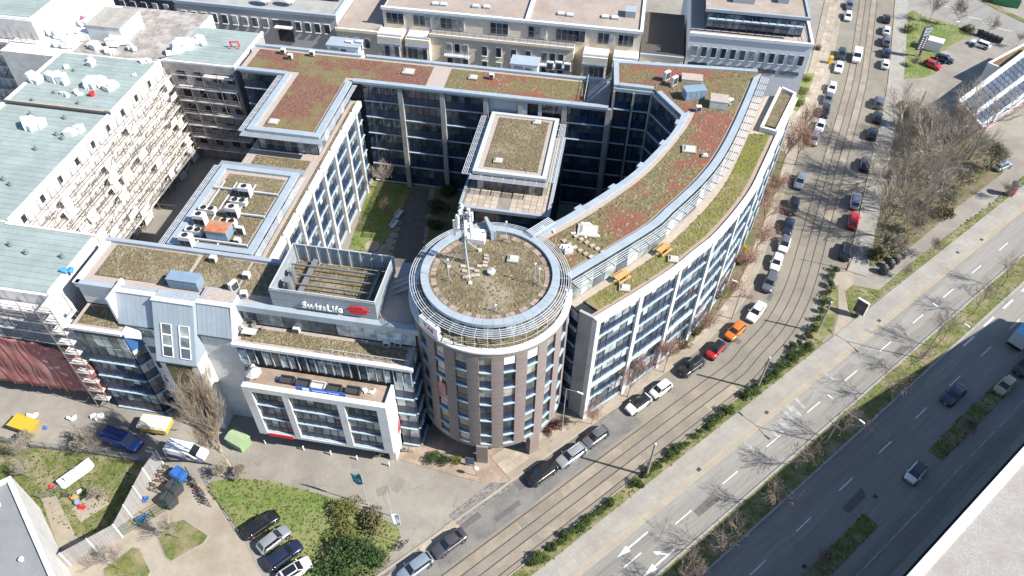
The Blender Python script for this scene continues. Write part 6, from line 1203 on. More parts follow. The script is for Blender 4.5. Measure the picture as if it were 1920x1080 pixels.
# hedge row, shrub by shrub
n_h = 58
for k in range(n_h):
    s_ = 27.5+k*1.02+random.uniform(-.35, .35)
    if k in (13, 14, 15, 27, 36, 37): continue
    lab = 'green hedge shrub in the row between tram rails and footpath'
    nn_ = 27.7+random.uniform(-.15, .15); p = RW(s_, nn_, .1)
    if s_ > 82: 
        i = near(1538, 580); j = min(IE, near(1430, 715)+int((s_-82)*1.0)+6); p = off(j, -3.9); p.z = .1
    plant('hedge%d' % (k % 3), p, lab, 'shrub', 'hedge_shrub', s=random.uniform(.6, 1.25), group='hedge shrubs by the tram rails')
for k in range(9):
    j = near(1500, 630)+2*k; p = off(j, -4.3); plant('hedge%d' % (k % 3), (p.x, p.y, .1), 'green hedge shrub in the row between tram rails and footpath', 'shrub', 'hedge_shrub', s=random.uniform(1.0, 1.3), group='hedge shrubs by the tram rails')
# thicket
TH = [(1690, 240), (1735, 250), (1790, 262), (1675, 290), (1715, 300), (1762, 305), (1815, 300), (1850, 318), (1665, 345), (1705, 350), (1752, 352), (1800, 350), (1655, 395), (1690, 405), (1735, 400), (1770, 395), (1650, 445), (1685, 452), (1715, 440), (1660, 485)]
TL = ['by the green bush at its top end', 'just below the dark entrance pole', 'nearest the canopy corner', 'beside the third black car', 'left of its centre, upper one', 'in its centre, upper one', 'below the canopy corner', 'nearest the silver car on the apron', 'beside the dark blue off-roader', 'left of its centre, middle one', 'in its very centre', 'on the apron side, middle one', 'beside the silver street car', 'left of its centre, lower one', 'in its centre, lower one', 'on the verge side above the bushes', 'beside the dark red car', 'left of the recycling bins', 'above the recycling bins', 'at its bottom tip by the black car']
wh = ['by the tram street kerb', 'beside the apron', 'in the middle', 'towards the filling station', 'at the verge side']
for i, (px, py) in enumerate(TH):
    p = at(px, py); big = i not in (1, 2, 7, 11, 15, 18, 19, 0)
    lab = ('bare tree with tall grey trunk rising from the thicket ' if big else 'tangled bare shrub of the thicket ')+TL[i]
    plant(('big%d' if big else 'shr%d') % (i % 3), (p.x, p.y, .05), lab, 'tree' if big else 'shrub', 'tree' if big else 'shrub', s=random.uniform(.95, 1.3) if big else random.uniform(.9, 1.3), group='thicket by the filling station')
rg = random.Random(77); tp_ = [Vector((at(rg.uniform(1640, 1860), rg.uniform(215, 490)).x, at(1700, 300).y, 0)) for _ in range(1)]
tw_ = MB()
poly = [(1683, 200), (1745, 215), (1850, 262), (1880, 300), (1790, 385), (1690, 470), (1630, 490), (1650, 350), (1668, 250)]
def inside(x, y):
    c = False
    for (x0, y0), (x1, y1) in zip(poly, poly[1:]+poly[:1]):
        if (y0 > y) != (y1 > y) and x < (x1-x0)*(y-y0)/(y1-y0)+x0: c = not c
    return c
cnt = 0
while cnt < 900:
    x, y = rg.uniform(1630, 1890), rg.uniform(200, 490)
    if not inside(x, y): continue
    cnt += 1; p = at(x, y); h = rg.uniform(1.2, 4.2); q = p+Vector((rg.gauss(0, .6), rg.gauss(0, .6), h)); tw_.tube(p, q, .022, .012, 3)
    for k in range(4): a = p.lerp(q, rg.uniform(.3, .95)); tw_.tube(a, a+Vector((rg.gauss(0, .5), rg.gauss(0, .5), rg.uniform(.2, .9))), .014, .008, 3)
tag(link('brushwood', tw_.mesh('brushwood', M_TWO)), 'dense tangle of bare brown brushwood filling the thicket floor', 'brushwood', kind='stuff')
for i, (lab, key, px, py, s_, z) in enumerate((('green bush at the lower end of the thicket beside the black bins', 'low0', 1643, 488, 1.9, 0), ('green bush at the top end of the thicket', 'ever1', 1693, 205, .8, 0), ('pale blossoming bush at the verge side of the thicket', 'low2', 1770, 408, 2.2, 0), ('dry bush on the station lawn near the red car', 'shr1', 1712, 125, .55, 0), ('bush at the far corner of the station lawn', 'low1', 1815, 60, 1.8, 0), ('green bush on the station lawn below the price pylon', 'yel1', 1700, 60, 1.2, 0))): p = at(px, py, z); plant(key, (p.x, p.y, .08), lab, 'shrub', 'shrub', s=s_)
for i, (lab, px, py, s_) in enumerate((('bare tree at the corner of station lawn and cross road', 1740, 42, .85), ('bare tree behind the white container', 1794, 50, .9), ('bare tree beside the dark waste bins', 1851, 65, .75), ('bare tree near the top right road bend', 1905, 88, .6), ('slim bare tree on the grass verge by the footpath', 1742, 476, .6), ('slim bare tree on the grass verge near the bins', 1694, 517, .5), ('bare tree beside the red advertising column', 1880, 372, .6))): p = at(px, py); plant('yng%d' % (i % 3), (p.x, p.y, .08), lab, s=s_, group='bare trees around the filling station')
# courtyard and lower left
for lab, key, px, py, s_ in (('bare courtyard tree in front of the dark glass facade', 'yng0', 720, 355, .85), ('small rusty courtyard tree beside the benches', 'rus1', 728, 415, .45)): p = at(px, py); plant(key, (p.x, p.y, .1), lab, s=s_)
for lab, key, px, py, s_ in (('dark evergreen shrub in the shaded courtyard bed', 'ever0', 820, 395, 1.0), ('dark evergreen shrub beside the courtyard block', 'ever2', 838, 365, 1.0), ('dark evergreen shrub at the tower end of the courtyard bed', 'ever1', 815, 425, .9)): p = at(px, py); plant(key, (p.x, p.y, .1), lab, 'shrub', 'shrub', s=s_)
p = at(437, 884); plant('poplar', (p.x, p.y, .05), 'tall slender bare poplar in front of the white stair shaft', rz=1.0, s=1.0)
for lab, key, px, py, s_ in (('clipped green hedge block beside the tower forecourt', 'ever1', 815, 862, .62), ('clipped green hedge block next to the yellow one', 'ever2', 833, 864, .55), ('yellow green round bush beside the blue info panel', 'yel0', 856, 866, .62), ('big evergreen bush at the bottom of the lawn', 'ever0', 668, 1050, 1.5), ('evergreen bush at the bottom edge of the lawn', 'ever2', 630, 1075, 1.3), ('evergreen bush next to the parked bicycles', 'ever1', 705, 1040, 1.1), ('dry yellow bush at the right tip of the lawn', 'low1', 700, 985, 2.0), ('olive bush in the middle of the lawn edge', 'yel2', 650, 965, 1.3), ('olive bush on the lawn above the evergreens', 'yel1', 655, 1000, 1.2), ('dry brown shrub at the foot of the poplar', 'shr0', 420, 895, .55), ('dry shrub between poplar and lawn', 'shr2', 455, 900, .5), ('bush left of the plank wall at the site fence', 'shr1', 165, 838, .7), ('dry bush beside the sand pit', 'shr2', 195, 930, .5), ('dry hedge bush along the site fence', 'shr0', 60, 828, .6)): p = at(px, py); plant(key, (p.x, p.y, .05), lab, 'shrub', 'shrub', s=s_, group='shrubs of the yard')
for lab, px, py, s_ in (('young bare tree on the kite shaped yard lawn', 337, 1010, .62), ('young bare tree on the lower yard lawn', 225, 1068, .6), ('thin bare tree on the school lawn by the site fence', 58, 852, .6), ('thin bare tree in the school garden near the white wall', 62, 900, .55), ('bare tree at the site fence next to the blue van', 182, 848, .7)): p = at(px, py); plant('yng%d' % (px % 3), (p.x, p.y, .05), lab, s=s_, group='young bare trees of the yard')
# ================================================================ ROOF EQUIPMENT, FURNITURE AND SMALL THINGS
M_UNIT = mat('unit_white', (0.52, 0.52, 0.5), 0.55, 0.05, 3, rnd=0.06); M_RUST = mat('rusty_lid', (0.36, 0.105, 0.035), 0.8, 0.25, 2, c3=(0.3, 0.2, 0.14), scale2=0.8); M_BOXB = mat('blue_cabinet', (0.17, 0.235, 0.3), 0.55, 0.1, 1.2); M_PICN = mat('picnic_wood', (0.42, 0.25, 0.1), 0.8, 0.12, 2, rnd=0.08); M_GREEN = mat('fence_green', (0.012, 0.075, 0.035), 0.5, 0.1, 3); M_BIN = mat('bin_grey', (0.045, 0.047, 0.05), 0.5, 0.1, 3); M_BBLUE = mat('bin_blue', (0.035, 0.11, 0.34), 0.5, 0.1, 3); M_POLE = mat('pole_grey', (0.3, 0.28, 0.25), 0.6, 0.1, 3); M_PLK = mat('weathered_plank', (0.25, 0.24, 0.23), 0.9, 0.12, 1.5, rnd=0.1, stretch=(1, 1, 1))
UM = {}
def unit(kind):
    if kind in UM: return UM[kind]
    fan = MB().lathe([(.38, 0), (.38, .06), (.34, .06), (.34, .01), (.12, .01), (.12, .05), (.005, .05)], 14)
    if kind == 'tall': P_ = [('casing', MB().box(-.75, .75, -.5, .5, .15, 1.75), M_UNIT), ('fan', MB(), None), ('coil_panel', MB().box(-.68, -.03, -.53, -.5, .35, 1.2).box(.03, .68, -.53, -.5, .35, 1.2), M_BLK)]; fans = [(0, 0, 1.75)]
    elif kind == 'twin': P_ = [('casing', MB().box(-1.05, 1.05, -.42, .42, .2, .95), M_UNIT)]; fans = [(-.5, 0, .95), (.5, 0, .95)]
    elif kind == 'side': P_ = [('casing', MB().box(-.5, .5, -.22, .22, .12, 1.35), M_UNIT), ('grille', MB().box(-.42, .42, -.25, -.22, .25, 1.2), M_BIN)]; fans = []
    elif kind == 'small': P_ = [('casing', MB().box(-.35, .35, -.3, .3, .1, .8), M_UNIT), ('grille', MB().box(-.28, .28, -.33, -.3, .2, .7), M_BIN)]; fans = []
    P_ = [x for x in P_ if x[2] is not None]; P_.append(('foot', MB().box(-.7 if kind != 'small' else -.3, .7 if kind != 'small' else .3, -.2, .2, 0, .2), M_STEEL))
    ms = [(n, b.mesh(n, m)) for n, b, m in P_]; fm = fan.mesh('fan', M_BLK); UM[kind] = (ms, fm, fans); return UM[kind]
def ac(kind, px, py, z, label, a=0.0, s=1.0):
    p = at(px, py, z); ms, fm, fans = unit(kind); o = thing('ventilation_unit', label, 'ventilation unit', (p.x, p.y, z), AC+a, 'ventilation units on the roofs'); o.scale = (s, s, s)
    for n, me in ms: link(n, me, o)
    for f in fans: link('fan', fm, o, f)
    return o
zA = 20.92
for k, px, py, lab in (('tall', 463, 368, 'white unit with one fan, rearmost on the roof with the rusty box'), ('twin', 450, 385, 'low twin fan unit just below the rearmost white one'), ('tall', 440, 406, 'white single fan unit in the middle of the unit cluster'), ('twin', 392, 400, 'low twin fan unit at the left end of the upper row'), ('tall', 379, 420, 'white unit with black coil panels, upper left of the cluster'), ('twin', 430, 424, 'low twin fan unit directly behind the rusty box'), ('twin', 367, 440, 'low twin fan unit between the two black panelled ones'), ('tall', 354, 460, 'white unit with black coil panels at the front left corner'), ('side', 453, 440, 'slim white unit right of the rusty box'), ('small', 447, 456, 'small white unit at the foot of the slim one')): ac(k, px, py, zA, lab, s=1.05)
for k, px, py, z, a, lab in (('side', 1249, 150, 24.8, .9, 'slim white unit on the curved roof, left one of the pair by the framed hatch'), ('side', 1263, 160, 24.8, .9, 'slim white unit on the curved roof, right one of the pair by the framed hatch'), ('small', 1309, 208, 24.8, .2, 'white outdoor unit in front of the white roof housing'), ('small', 1368, 195, 24.8, .9, 'white outdoor unit at the right side of the white roof housing'), ('side', 441, 545, 20.9, 1.2, 'white slim unit on the front roof next to the gravel topped housing'), ('small', 459, 556, 20.9, .3, 'small white unit by the front roof railing'), ('small', 558, 622, 17.2, 0, 'white unit on the long sedum terrace below the lettering'), ('small', 726, 648, 17.2, 0, 'white unit in the terrace shade, left of two'), ('small', 747, 648, 17.2, 0, 'white unit in the terrace shade, right of two'), ('side', 656, 92, 21, 0, 'white unit behind the back wing, first from the left'), ('side', 675, 92, 21, 0, 'white unit behind the back wing, second from the left'), ('side', 1031, 131, 21, 0, 'white unit by the right plant shed, left of three'), ('side', 1047, 131, 21, 0, 'white unit by the right plant shed, middle of three'), ('side', 1063, 134, 21, 0, 'white unit by the right plant shed, right of three'), ('small', 532, 100, 21, 0, 'white vent box at the far edge of the red sedum roof, left'), ('small', 545, 110, 21, 0, 'small white vent box just right of the left one on the red roof'), ('small', 586, 104, 21, 0, 'white vent box at the far edge of the red sedum roof, right'), ('small', 402, 490, 20.9, 0, 'small grey vent box in front of the unit cluster'), ('small', 464, 521, 20.9, 0, 'small grey vent box near the screen box'), ('small', 922, 147, 21, 0, 'small grey vent on white pad right of the gravel strip')): ac(k, px, py, z, lab, a, 1.15 if k == 'side' else 1.1)
rb = at(416, 446, zA); o = thing('rusty_box', 'grey ventilation box with rusty orange lid among white units', 'ventilation box', (rb.x, rb.y, zA), AC); link('casing', boxmesh('casing', -1.45, 1.45, -.95, .95, .5, 1.9, M_BOXB), o); link('lid', MB().hexa([(-1.55, -1.05, 1.9), (1.55, -1.05, 1.9), (1.55, 1.05, 1.9), (-1.55, 1.05, 1.9)], [(-1.5, -1, 2.0), (1.5, -1, 2.0), (1.5, 1, 2.06), (-1.5, 1, 2.06)]).mesh('lid', M_RUST), o)
for x in (-1.2, 1.2):
    for y in (-.7, .7): link('leg', boxmesh('leg', x-.08, x+.08, y-.08, y+.08, 0, .5, M_STEEL), o)
fr = Th('steel_frame', 'white steel support frame under the ventilation unit cluster', 'support frame', -49.5, 71, 20.9)
for v in (64.8, 70.5, 75.2): fr.part('beam', MB().box(-54, -44.6, v-.1, v+.1, 21.15, 21.4), M_ALU)
for u in (-53.2, -51.4, -48.6): fr.part('beam', MB().box(u-.08, u+.08, 63.4, 77, 21.0, 21.15), M_ALU)
for v in (64.8, 70.5, 75.2):
    for u in (-53.9, -44.7): fr.part('post', MB().box(u-.08, u+.08, v-.08, v+.08, 20.9, 21.15), M_ALU)
def cabinet(px, py, z, l, d, h, lab, m, a=0.0, seams=4):
    p = at(px, py, z); o = thing('roof_cabinet', lab, 'cabinet', (p.x, p.y, z), AC+a)
    link('casing', boxmesh('casing', -l/2, l/2, -d/2, d/2, 0, h, m), o); link('lid', boxmesh('lid', -l/2-.06, l/2+.06, -d/2-.06, d/2+.06, h, h+.07, m if seams != 2 else M_GRAV), o)
    for k in range(seams): x = -l/2+l*(k+.5)/seams; link('door', boxmesh('door', x-l/seams*.44, x+l/seams*.44, -d/2-.03, -d/2, .12, h-.12, M_BOXB if m is not M_UNIT else M_UNIT), o)
cabinet(351, 535, 20.85, 3.9, 1.5, 1.5, 'blue sheet metal cabinet on the brown front roof', M_BOXB); cabinet(1300, 182, 24.75, 3.3, 1.7, 1.5, 'blue sheet metal cabinet among the units on the curved roof', M_BOXB, .35); cabinet(1346, 198, 24.75, 2.6, 2.2, 1.3, 'white roof housing with gravel top on the curved roof', M_UNIT, -.05, 2); cabinet(1297, 150, 24.75, 3.2, 1.9, .5, 'white framed gravel hatch behind the slim white pair', M_UNIT, 0, 2)
def hatch(px, py, z, lab, s=1.0):
    p = at(px, py, z); o = thing('roof_hatch', lab, 'skylight', (p.x, p.y, z), AC, 'roof skylights'); link('upstand', boxmesh('upstand', -.75*s, .75*s, -.65*s, .65*s, 0, .22, M_PAV), o); link('dome', MB().hexa([(-.6*s, -.5*s, .22), (.6*s, -.5*s, .22), (.6*s, .5*s, .22), (-.6*s, .5*s, .22)], [(-.4*s, -.33*s, .42), (.4*s, -.33*s, .42), (.4*s, .33*s, .42), (-.4*s, .33*s, .42)]).mesh('dome', mat('milky_dome', (0.42, 0.45, 0.42), 0.3, 0.05, 2)), o)
for a in ((513, 229, 20.95, 'pale skylight at the lower end of the red left roof'), (766, 135, 20.95, 'square skylight on the back roof left of the gravel strip', 1.3), (887, 146, 20.95, 'white bordered skylight on the back roof right of the gravel strip'), (1292, 281, 24.8, 'skylight with pale sheets in the middle of the curved roof', 1.3), (1321, 293, 24.8, 'small white hatch beside the middle skylight of the curved roof', .6), (1102, 434, 24.8, 'large skylight ringed by white scraps on the curved roof near the tower', 1.7), (934, 302, 18.2, 'pale hatch at the lower left of the courtyard block roof', .9), (1007, 230, 18.2, 'round based hatch at the upper right of the courtyard block roof', .9), (962, 487, 25.8, 'small pale hatch on the tower roof', .9), (1171, 541, 20.75, 'white square terrace box beside the lower picnic table', .9), (1262, 487, 20.75, 'white square terrace box beside the upper picnic table', .9)): hatch(*a)
scr = random.Random(9)
for k in range(14):
    p = at(1102+scr.gauss(0, 28), 434+scr.gauss(0, 14), 24.8); o = one('white_scrap', MB().box(-.35, .35, -.14, .14, 0, .06), M_WRAP, 'white scrap of roofing felt lying around the large skylight', 'scrap', (0, 0, 0), 'scraps by the skylight'); o.location = p; o.rotation_euler = (0, .1, scr.uniform(0, 3))
blk = boxmesh('ballast_block', -.28, .28, -.2, .2, 0, .16, M_PAV)
for i in range(2):
    for k in range(6): p = at(1058+k*10+i*22, 452+k*6-i*9, 24.8); tag(link('ballast_block', blk, None, p, .6), 'pale ballast block on the red strip of roof next to the tower', 'block', 'ballast blocks by the tower')
for (px, py, lab) in ((1164, 522, 'lower wooden picnic table on the curved roof terrace'), (1242, 471, 'upper wooden picnic table on the curved roof terrace')):
    p = at(px, py, 20.8); i = min(range(len(outu)), key=lambda k: (outu[k]-Vector((p.x, p.y, 0))).length); d = outu[min(i+1, len(outu)-1)]-outu[i-1]; o = thing('picnic_table', lab, 'picnic table', (p.x, p.y, 20.72), math.atan2(d.y, d.x), 'picnic tables')
    for k in range(5): link('top_plank', boxmesh('top_plank', -1.05, 1.05, -.42+k*.17, -.27+k*.17, .72, .77, M_PICN), o)
    for s_ in (-1, 1):
        for k in range(2): link('seat_plank', boxmesh('seat_plank', -1.05, 1.05, s_*.72-.14+k*.15, s_*.72+k*.15, .42, .46, M_PICN), o)
        for q in (-1, 1): link('leg', MB().bar((s_*.8, q*.75, 0), (s_*.8, q*.25, .72), .07, .1).mesh('leg', M_PICN), o)
        link('brace', MB().bar((s_*.8, -.8, .4), (s_*.8, .8, .4), .07, .09).mesh('brace', M_PICN), o)
# antenna mast and measuring poles on the tower
p = at(873, 491, 25.75); am = thing('antenna_mast', 'tall white antenna mast with panel aerials on the round tower roof', 'antenna', (p.x, p.y, 25.75), 0)
lat = MB()
for k in range(4): a = k*PI/2; lat.tube((.28*math.cos(a), .28*math.sin(a), 0), (.28*math.cos(a), .28*math.sin(a), 7.6), .05, n=5)
for k in range(12):
    z = k*.62
    for j in range(4): a, b = j*PI/2, (j+1)*PI/2; lat.bar((.28*math.cos(a), .28*math.sin(a), z), (.28*math.cos(b), .28*math.sin(b), z+.62), .05, .05)
link('lattice', lat.mesh('lattice', M_STEEL), am)
for k in range(3):
    for j, (r_, z) in enumerate(((.85, 5.0), (1.15, 4.6), (.95, 6.6))):
        a = k*2*PI/3+j*.55-1.3; x, y = r_*math.cos(a), r_*math.sin(a); o = link('panel_aerial', boxmesh('panel_aerial', -.16, .16, -.11, .11, 0, 2.2 if j < 2 else 1.3, M_WMET), am, (x, y, z), a-PI/2); link('aerial_arm', MB().bar((0, 0, z+.7), (x, y, z+.7), .07, .07).bar((0, 0, z+1.3 if j == 2 else z+1.7), (x, y, z+1.3 if j == 2 else z+1.7), .07, .07).mesh('aerial_arm', M_STEEL), am)
        link('radio_box', boxmesh('radio_box', -.17, .17, -.12, .12, 0, .5, M_WMET), am, (x*.6, y*.6, z+.3+.5*j), a)
for q in ((882, 531), (842, 500), (900, 470)): e = at(*q, 25.8)-p; link('stay', MB().tube((0, 0, 3.6), (e.x, e.y, 0.05), .05, n=5).mesh('stay', M_ALU), am); link('stay_foot', boxmesh('stay_foot', e.x-.2, e.x+.2, e.y-.2, e.y+.2, 0, .2, M_WMET), am)
for k, (px, py) in enumerate(((868, 500), (871, 509), (884, 505), (899, 500), (909, 499), (912, 486), (912, 480), (910, 493), (872, 521), (879, 520), (887, 518), (895, 517), (894, 509))): q = at(px, py, 25.78); tag(link('ballast_block', blk, None, q, AC), 'white ballast block around the antenna mast foot', 'block', 'ballast blocks on the tower')
for (px, py, h_, lab) in ((842, 527, 3.4, 'thin measuring pole at the left side of the tower roof'), (1002, 530, 3.0, 'thin measuring pole at the right side of the tower roof'), (1010, 535, 2.6, 'thin pole with white cap at the right edge of the tower roof'), (949, 454, 3.2, 'thin pole at the far side of the tower roof'), (929, 584, 1.0, 'short white pole at the near side of the tower roof')):
    q = at(px, py, 25.78); o = thing('measuring_pole', lab, 'pole', q, 0, 'poles on the tower roof'); link('shaft', MB().tube((0, 0, 0), (0, 0, h_), .04, n=6).mesh('shaft', M_ALU), o); link('tripod', MB().bar((-.5, -.3, .05), (0, 0, .7), .05, .05).bar((.5, -.3, .05), (0, 0, .7), .05, .05).bar((0, .5, .05), (0, 0, .7), .05, .05).mesh('tripod', M_STEEL), o); link('cap', MB().lathe([(.1, 0), (.12, .15), (.02, .2)], 8).mesh('cap', M_WMET), o, (0, 0, h_))
q = at(921, 513, 25.78); o = one('roof_fan', MB().lathe([(.35, 0), (.35, .3), (.5, .32), (.5, .5), (.1, .7)], 12), M_UNIT, 'round white roof fan in the middle of the tower roof', 'roof fan', (0, 0, 0)); o.location = q
q = at(1085, 508, 24.8); b = MB().box(-1.2, 1.2, -.04, .04, 0, 1.6); o = one('tarpaulin', lump(5, .8, random.Random(3)), M_WRAP, 'white tarpaulin heap between tower louvers and curved roof', 'tarpaulin', (0, 0, 0)); o.location = at(1062, 470, 24.8)
# street lamps, tram poles
def lamp(px, py, h_, lab, arms, m=M_POLE, group='street lamps', r_=.09):
    p = at(px, py); o = thing('street_lamp', lab, 'street lamp', (p.x, p.y, 0.05), 0, group); link('post', MB().tube((0, 0, 0), (0, 0, h_), r_, r_*.6, 8).mesh('post', m), o)
    for a, l in arms:
        e = Vector((math.cos(a)*l, math.sin(a)*l, h_+.35)); link('arm', MB().tube((0, 0, h_-.05), e, .045, n=6).mesh('arm', m), o); link('lamp_head', MB().hexa([(0, -.1, -.05), (.8, -.15, -.05), (.8, .15, -.05), (0, .1, -.05)], [(0, -.07, .06), (.75, -.1, .08), (.75, .1, .08), (0, .07, .06)]).mesh('lamp_head', M_WMET), o, e, a)
lamp(1547, 833, 8.0, 'double armed lamp in the median next to the shadow edge, lower one', ((AR+PI/2, 2.0), (AR-PI/2, 2.0))); lamp(1728.6, 673.6, 9.6, 'double armed lamp in the sunny median, upper one', ((AR+PI/2, 2.0), (AR-PI/2, 2.0))); lamp(1053, 807, 9.6, 'single armed lamp at the foot of the round tower', ((-.45, 1.5),)); lamp(1372, 598, 7.4, 'single armed lamp half hidden by russet trees', ((2.6, 1.0),)); lamp(1766.7, 89, 6.0, 'lamp post on the filling station lawn', ((0.2, .6),)); lamp(687, 1100, 7.0, 'lamp beyond the bottom edge near the evergreen bush', ((1, .8),)) if False else None
for (px, py, h_, lab, r_) in ((1212, 892, 7.8, 'thick tram pole beside the hedge, nearest the round tower', .17), (1418.5, 730, 7.4, 'thick tram pole beside the hedge, second one', .17), (1532, 623, 6.9, 'tram pole on the grass tip by the hedge end', .16), (1718, 210, 5.2, 'dark pole at the filling station entrance', .1), (1588, 505, 6.5, 'thin dark pole at the thicket kerb', .07), (1426, 133, 3, 'dark pole at the far corner of the curved roof', .06)):
    p = at(px, py, 0 if h_ > 3 else 25); o = thing('catenary_pole', lab, 'pole', (p.x, p.y, p.z), 0, 'poles along the tram street'); m_ = M_POLE if r_ > .15 else M_BIN; link('shaft', MB().tube((0, 0, 0), (0, 0, h_), r_, r_*.8, 10).mesh('shaft', m_), o); link('cap', MB().tube((0, 0, h_), (0, 0, h_+.08), r_*.9, r_*.5, 10).mesh('cap', M_WMET), o); link('base_plate', boxmesh('base_plate', -.22, .22, -.22, .22, 0, .06, m_), o)
# billboard, bins, pylon, container
p = at(1606, 592); o = thing('billboard', 'dark advertising display on the grass beside the trodden path', 'billboard', (p.x, p.y, .08), dirpx((1609, 570), (1622, 578))); link('frame', boxmesh('frame', -.95, .95, -.18, .18, .6, 3.4, M_WMET), o); link('poster', boxmesh('poster', -.85, .85, -.2, -.18, .7, 3.3, mat('dark_poster', (0.05, 0.045, 0.06), 0.4, 0.4, 1.4, c3=(0.13, 0.1, 0.11), scale2=1.2)), o); link('poster', boxmesh('poster', -.85, .85, .18, .2, .7, 3.3, MATS['dark_poster']), o); link('foot', boxmesh('foot', -.3, .3, -.1, .1, 0, .6, M_STEEL), o)
igl = MB().lathe([(.75, 0), (.78, .4), (.72, 1.1), (.5, 1.5), (.15, 1.65), (.01, 1.66)], 12).mesh('shell', M_BIN)
for k in range(4):
    p = at(1655+k*11.5, 511-k*10); o = thing('recycling_bin', 'dark round recycling bin, %s of the four by the verge' % ('lowest', 'second lowest', 'second highest', 'highest')[k], 'bin', (p.x, p.y, .02), 0, 'recycling bins'); link('shell', igl, o); link('lid', MB().lathe([(.2, 1.6), (.2, 1.75), (.01, 1.76)], 8).mesh('lid', M_STEEL), o)
p = at(1719, 107); o = thing('price_pylon', 'dark filling station price pylon with grey header', 'sign', (p.x, p.y, .09), AC+.45); link('leg', boxmesh('leg', .35, .75, -.15, .15, 0, 2.4, M_BIN), o); bd = link('board', boxmesh('board', -1.3, .8, -.2, .2, 1.9, 7.4, mat('pylon_dark', (0.05, 0.05, 0.06), 0.4, 0.05, 2)), o); link('header', boxmesh('header', -1.2, .7, -.24, -.2, 6.0, 7.3, M_ZINC), bd); link('header', boxmesh('header', -1.1, .6, -.24, -.2, 5.3, 5.8, M_ZINC), bd); link('logo', MB().box(-.75, -.1, -.27, -.24, 6.6, 6.8).box(0, .4, -.27, -.24, 6.7, 6.9).mesh('logo', M_BIN), bd)
for r_ in range(6):
    for x in (-.9, .05): link('price_figure', boxmesh('price_figure', x, x+.45, -.23, -.2, 2.3+r_*.48, 2.46+r_*.48, M_WMET), bd)
p = at(1746, 92); o = thing('storage_container', 'white storage container behind the price pylon', 'container', (p.x, p.y, .09), -.55); link('body', boxmesh('body', -1.9, 1.9, -1.2, 1.2, 0, 2.3, M_WMET), o); link('roof', boxmesh('roof', -1.95, 1.95, -1.25, 1.25, 2.3, 2.4, M_UNIT), o)
for k in range(6): link('rib', boxmesh('rib', -1.6+k*.62, -1.5+k*.62, -1.24, -1.2, .1, 2.2, M_WFAC), o)
for k in range(5):
    p = at(1835+k*9, 66+k*3.5); o = thing('waste_bin', 'black wheeled waste bin, number %s from the left in the row by the white car' % ('one', 'two', 'three', 'four', 'five')[k], 'bin', (p.x, p.y, .02), -.4, 'waste bins at the station'); link('tub', MB().hexa([(-.5, -.4, .1), (.5, -.4, .1), (.5, .4, .1), (-.5, .4, .1)], [(-.65, -.5, 1.15), (.65, -.5, 1.15), (.65, .5, 1.15), (-.65, .5, 1.15)]).mesh('tub', M_BIN), o); link('lid', boxmesh('lid', -.68, .68, -.52, .52, 1.15, 1.25, M_BLK), o)
p = at(1894, 366); o = thing('advertising_column', 'round red and white advertising column on the verge path', 'advertising column', (p.x, p.y, .05), 0); link('drum', MB().lathe([(.7, 0), (.7, 2.6), (.01, 2.6)], 16).mesh('drum', mat('poster_red', (0.3, 0.08, 0.07), 0.7, 0.5, 1.5, c3=(0.5, 0.42, 0.4), scale2=1.0)), o); link('cap', MB().lathe([(.85, 2.6), (.85, 2.75), (.1, 3.1), (.01, 3.1)], 16).mesh('cap', M_BIN), o)
p = at(1555, 119); o = thing('post_box', 'yellow parcel box on the pavement next to the dark green car', 'post box', (p.x, p.y, .1), .35); link('box', boxmesh('box', -.4, .4, -.35, .35, .1, 1.7, PC['yellow']), o); link('slot', boxmesh('slot', -.3, .3, -.37, -.35, 1.1, 1.3, M_BLK), o); link('foot', boxmesh('foot', -.35, .35, -.3, .3, 0, .1, M_STEEL), o)
p = at(1885, 8); o = thing('green_container', 'green and white container in the shade at the top right corner', 'container', (p.x, p.y, 0), -.45); link('body', boxmesh('body', -3, 3, -1.2, 1.2, 0, 2.2, mat('container_green', (0.05, 0.2, 0.09), 0.6, 0.1, 2)), o); link('lid', boxmesh('lid', -3.05, 3.05, -1.25, 1.25, 2.2, 2.35, M_UNIT), o)
# flags and small furniture at the side street
def flag(px, py, h_, lab, m, fl, a, hgt=2.4, wd=1.5):
    p = at(px, py); o = thing('flag_pole', lab, 'flag', (p.x, p.y, 0), 0, 'flag poles at the side street'); link('pole', MB().tube((0, 0, 0), (0, 0, h_), .05, .035, 7).mesh('pole', M_ALU), o); b = MB(); n = 8
    for i in range(n+1):
        for j in range(5): x = wd*i/n; b.v.append((math.cos(a)*x+.12*math.sin(x*4+j*.4)*math.sin(a), math.sin(a)*x-.12*math.sin(x*4+j*.4)*math.cos(a), h_-.1-hgt*j/4-x*.12))
    for i in range(n):
        for j in range(4): k = i*5+j; b.f.append((k, k+5, k+6, k+1))
    f_ = link('flag', b.mesh('flag', m, smooth=True), o); f_.modifiers.new('t', 'SOLIDIFY').thickness = .015
flag(691, 947, 7.5, 'flag pole with teal flag beside the bushes', mat('flag_teal', (0.03, 0.15, 0.18), 0.7, 0.1, 2, c3=(0.12, 0.26, 0.28), scale2=1.2), 0, 2.8); flag(735, 968, 6.2, 'thin bare flag pole between the teal and white flags', M_ALU, 0, .5, .3, .05); flag(758, 1020, 7.6, 'flag pole with hanging white flag near the bicycles', M_WRAP, 0, 3.0, 2.6, .9)
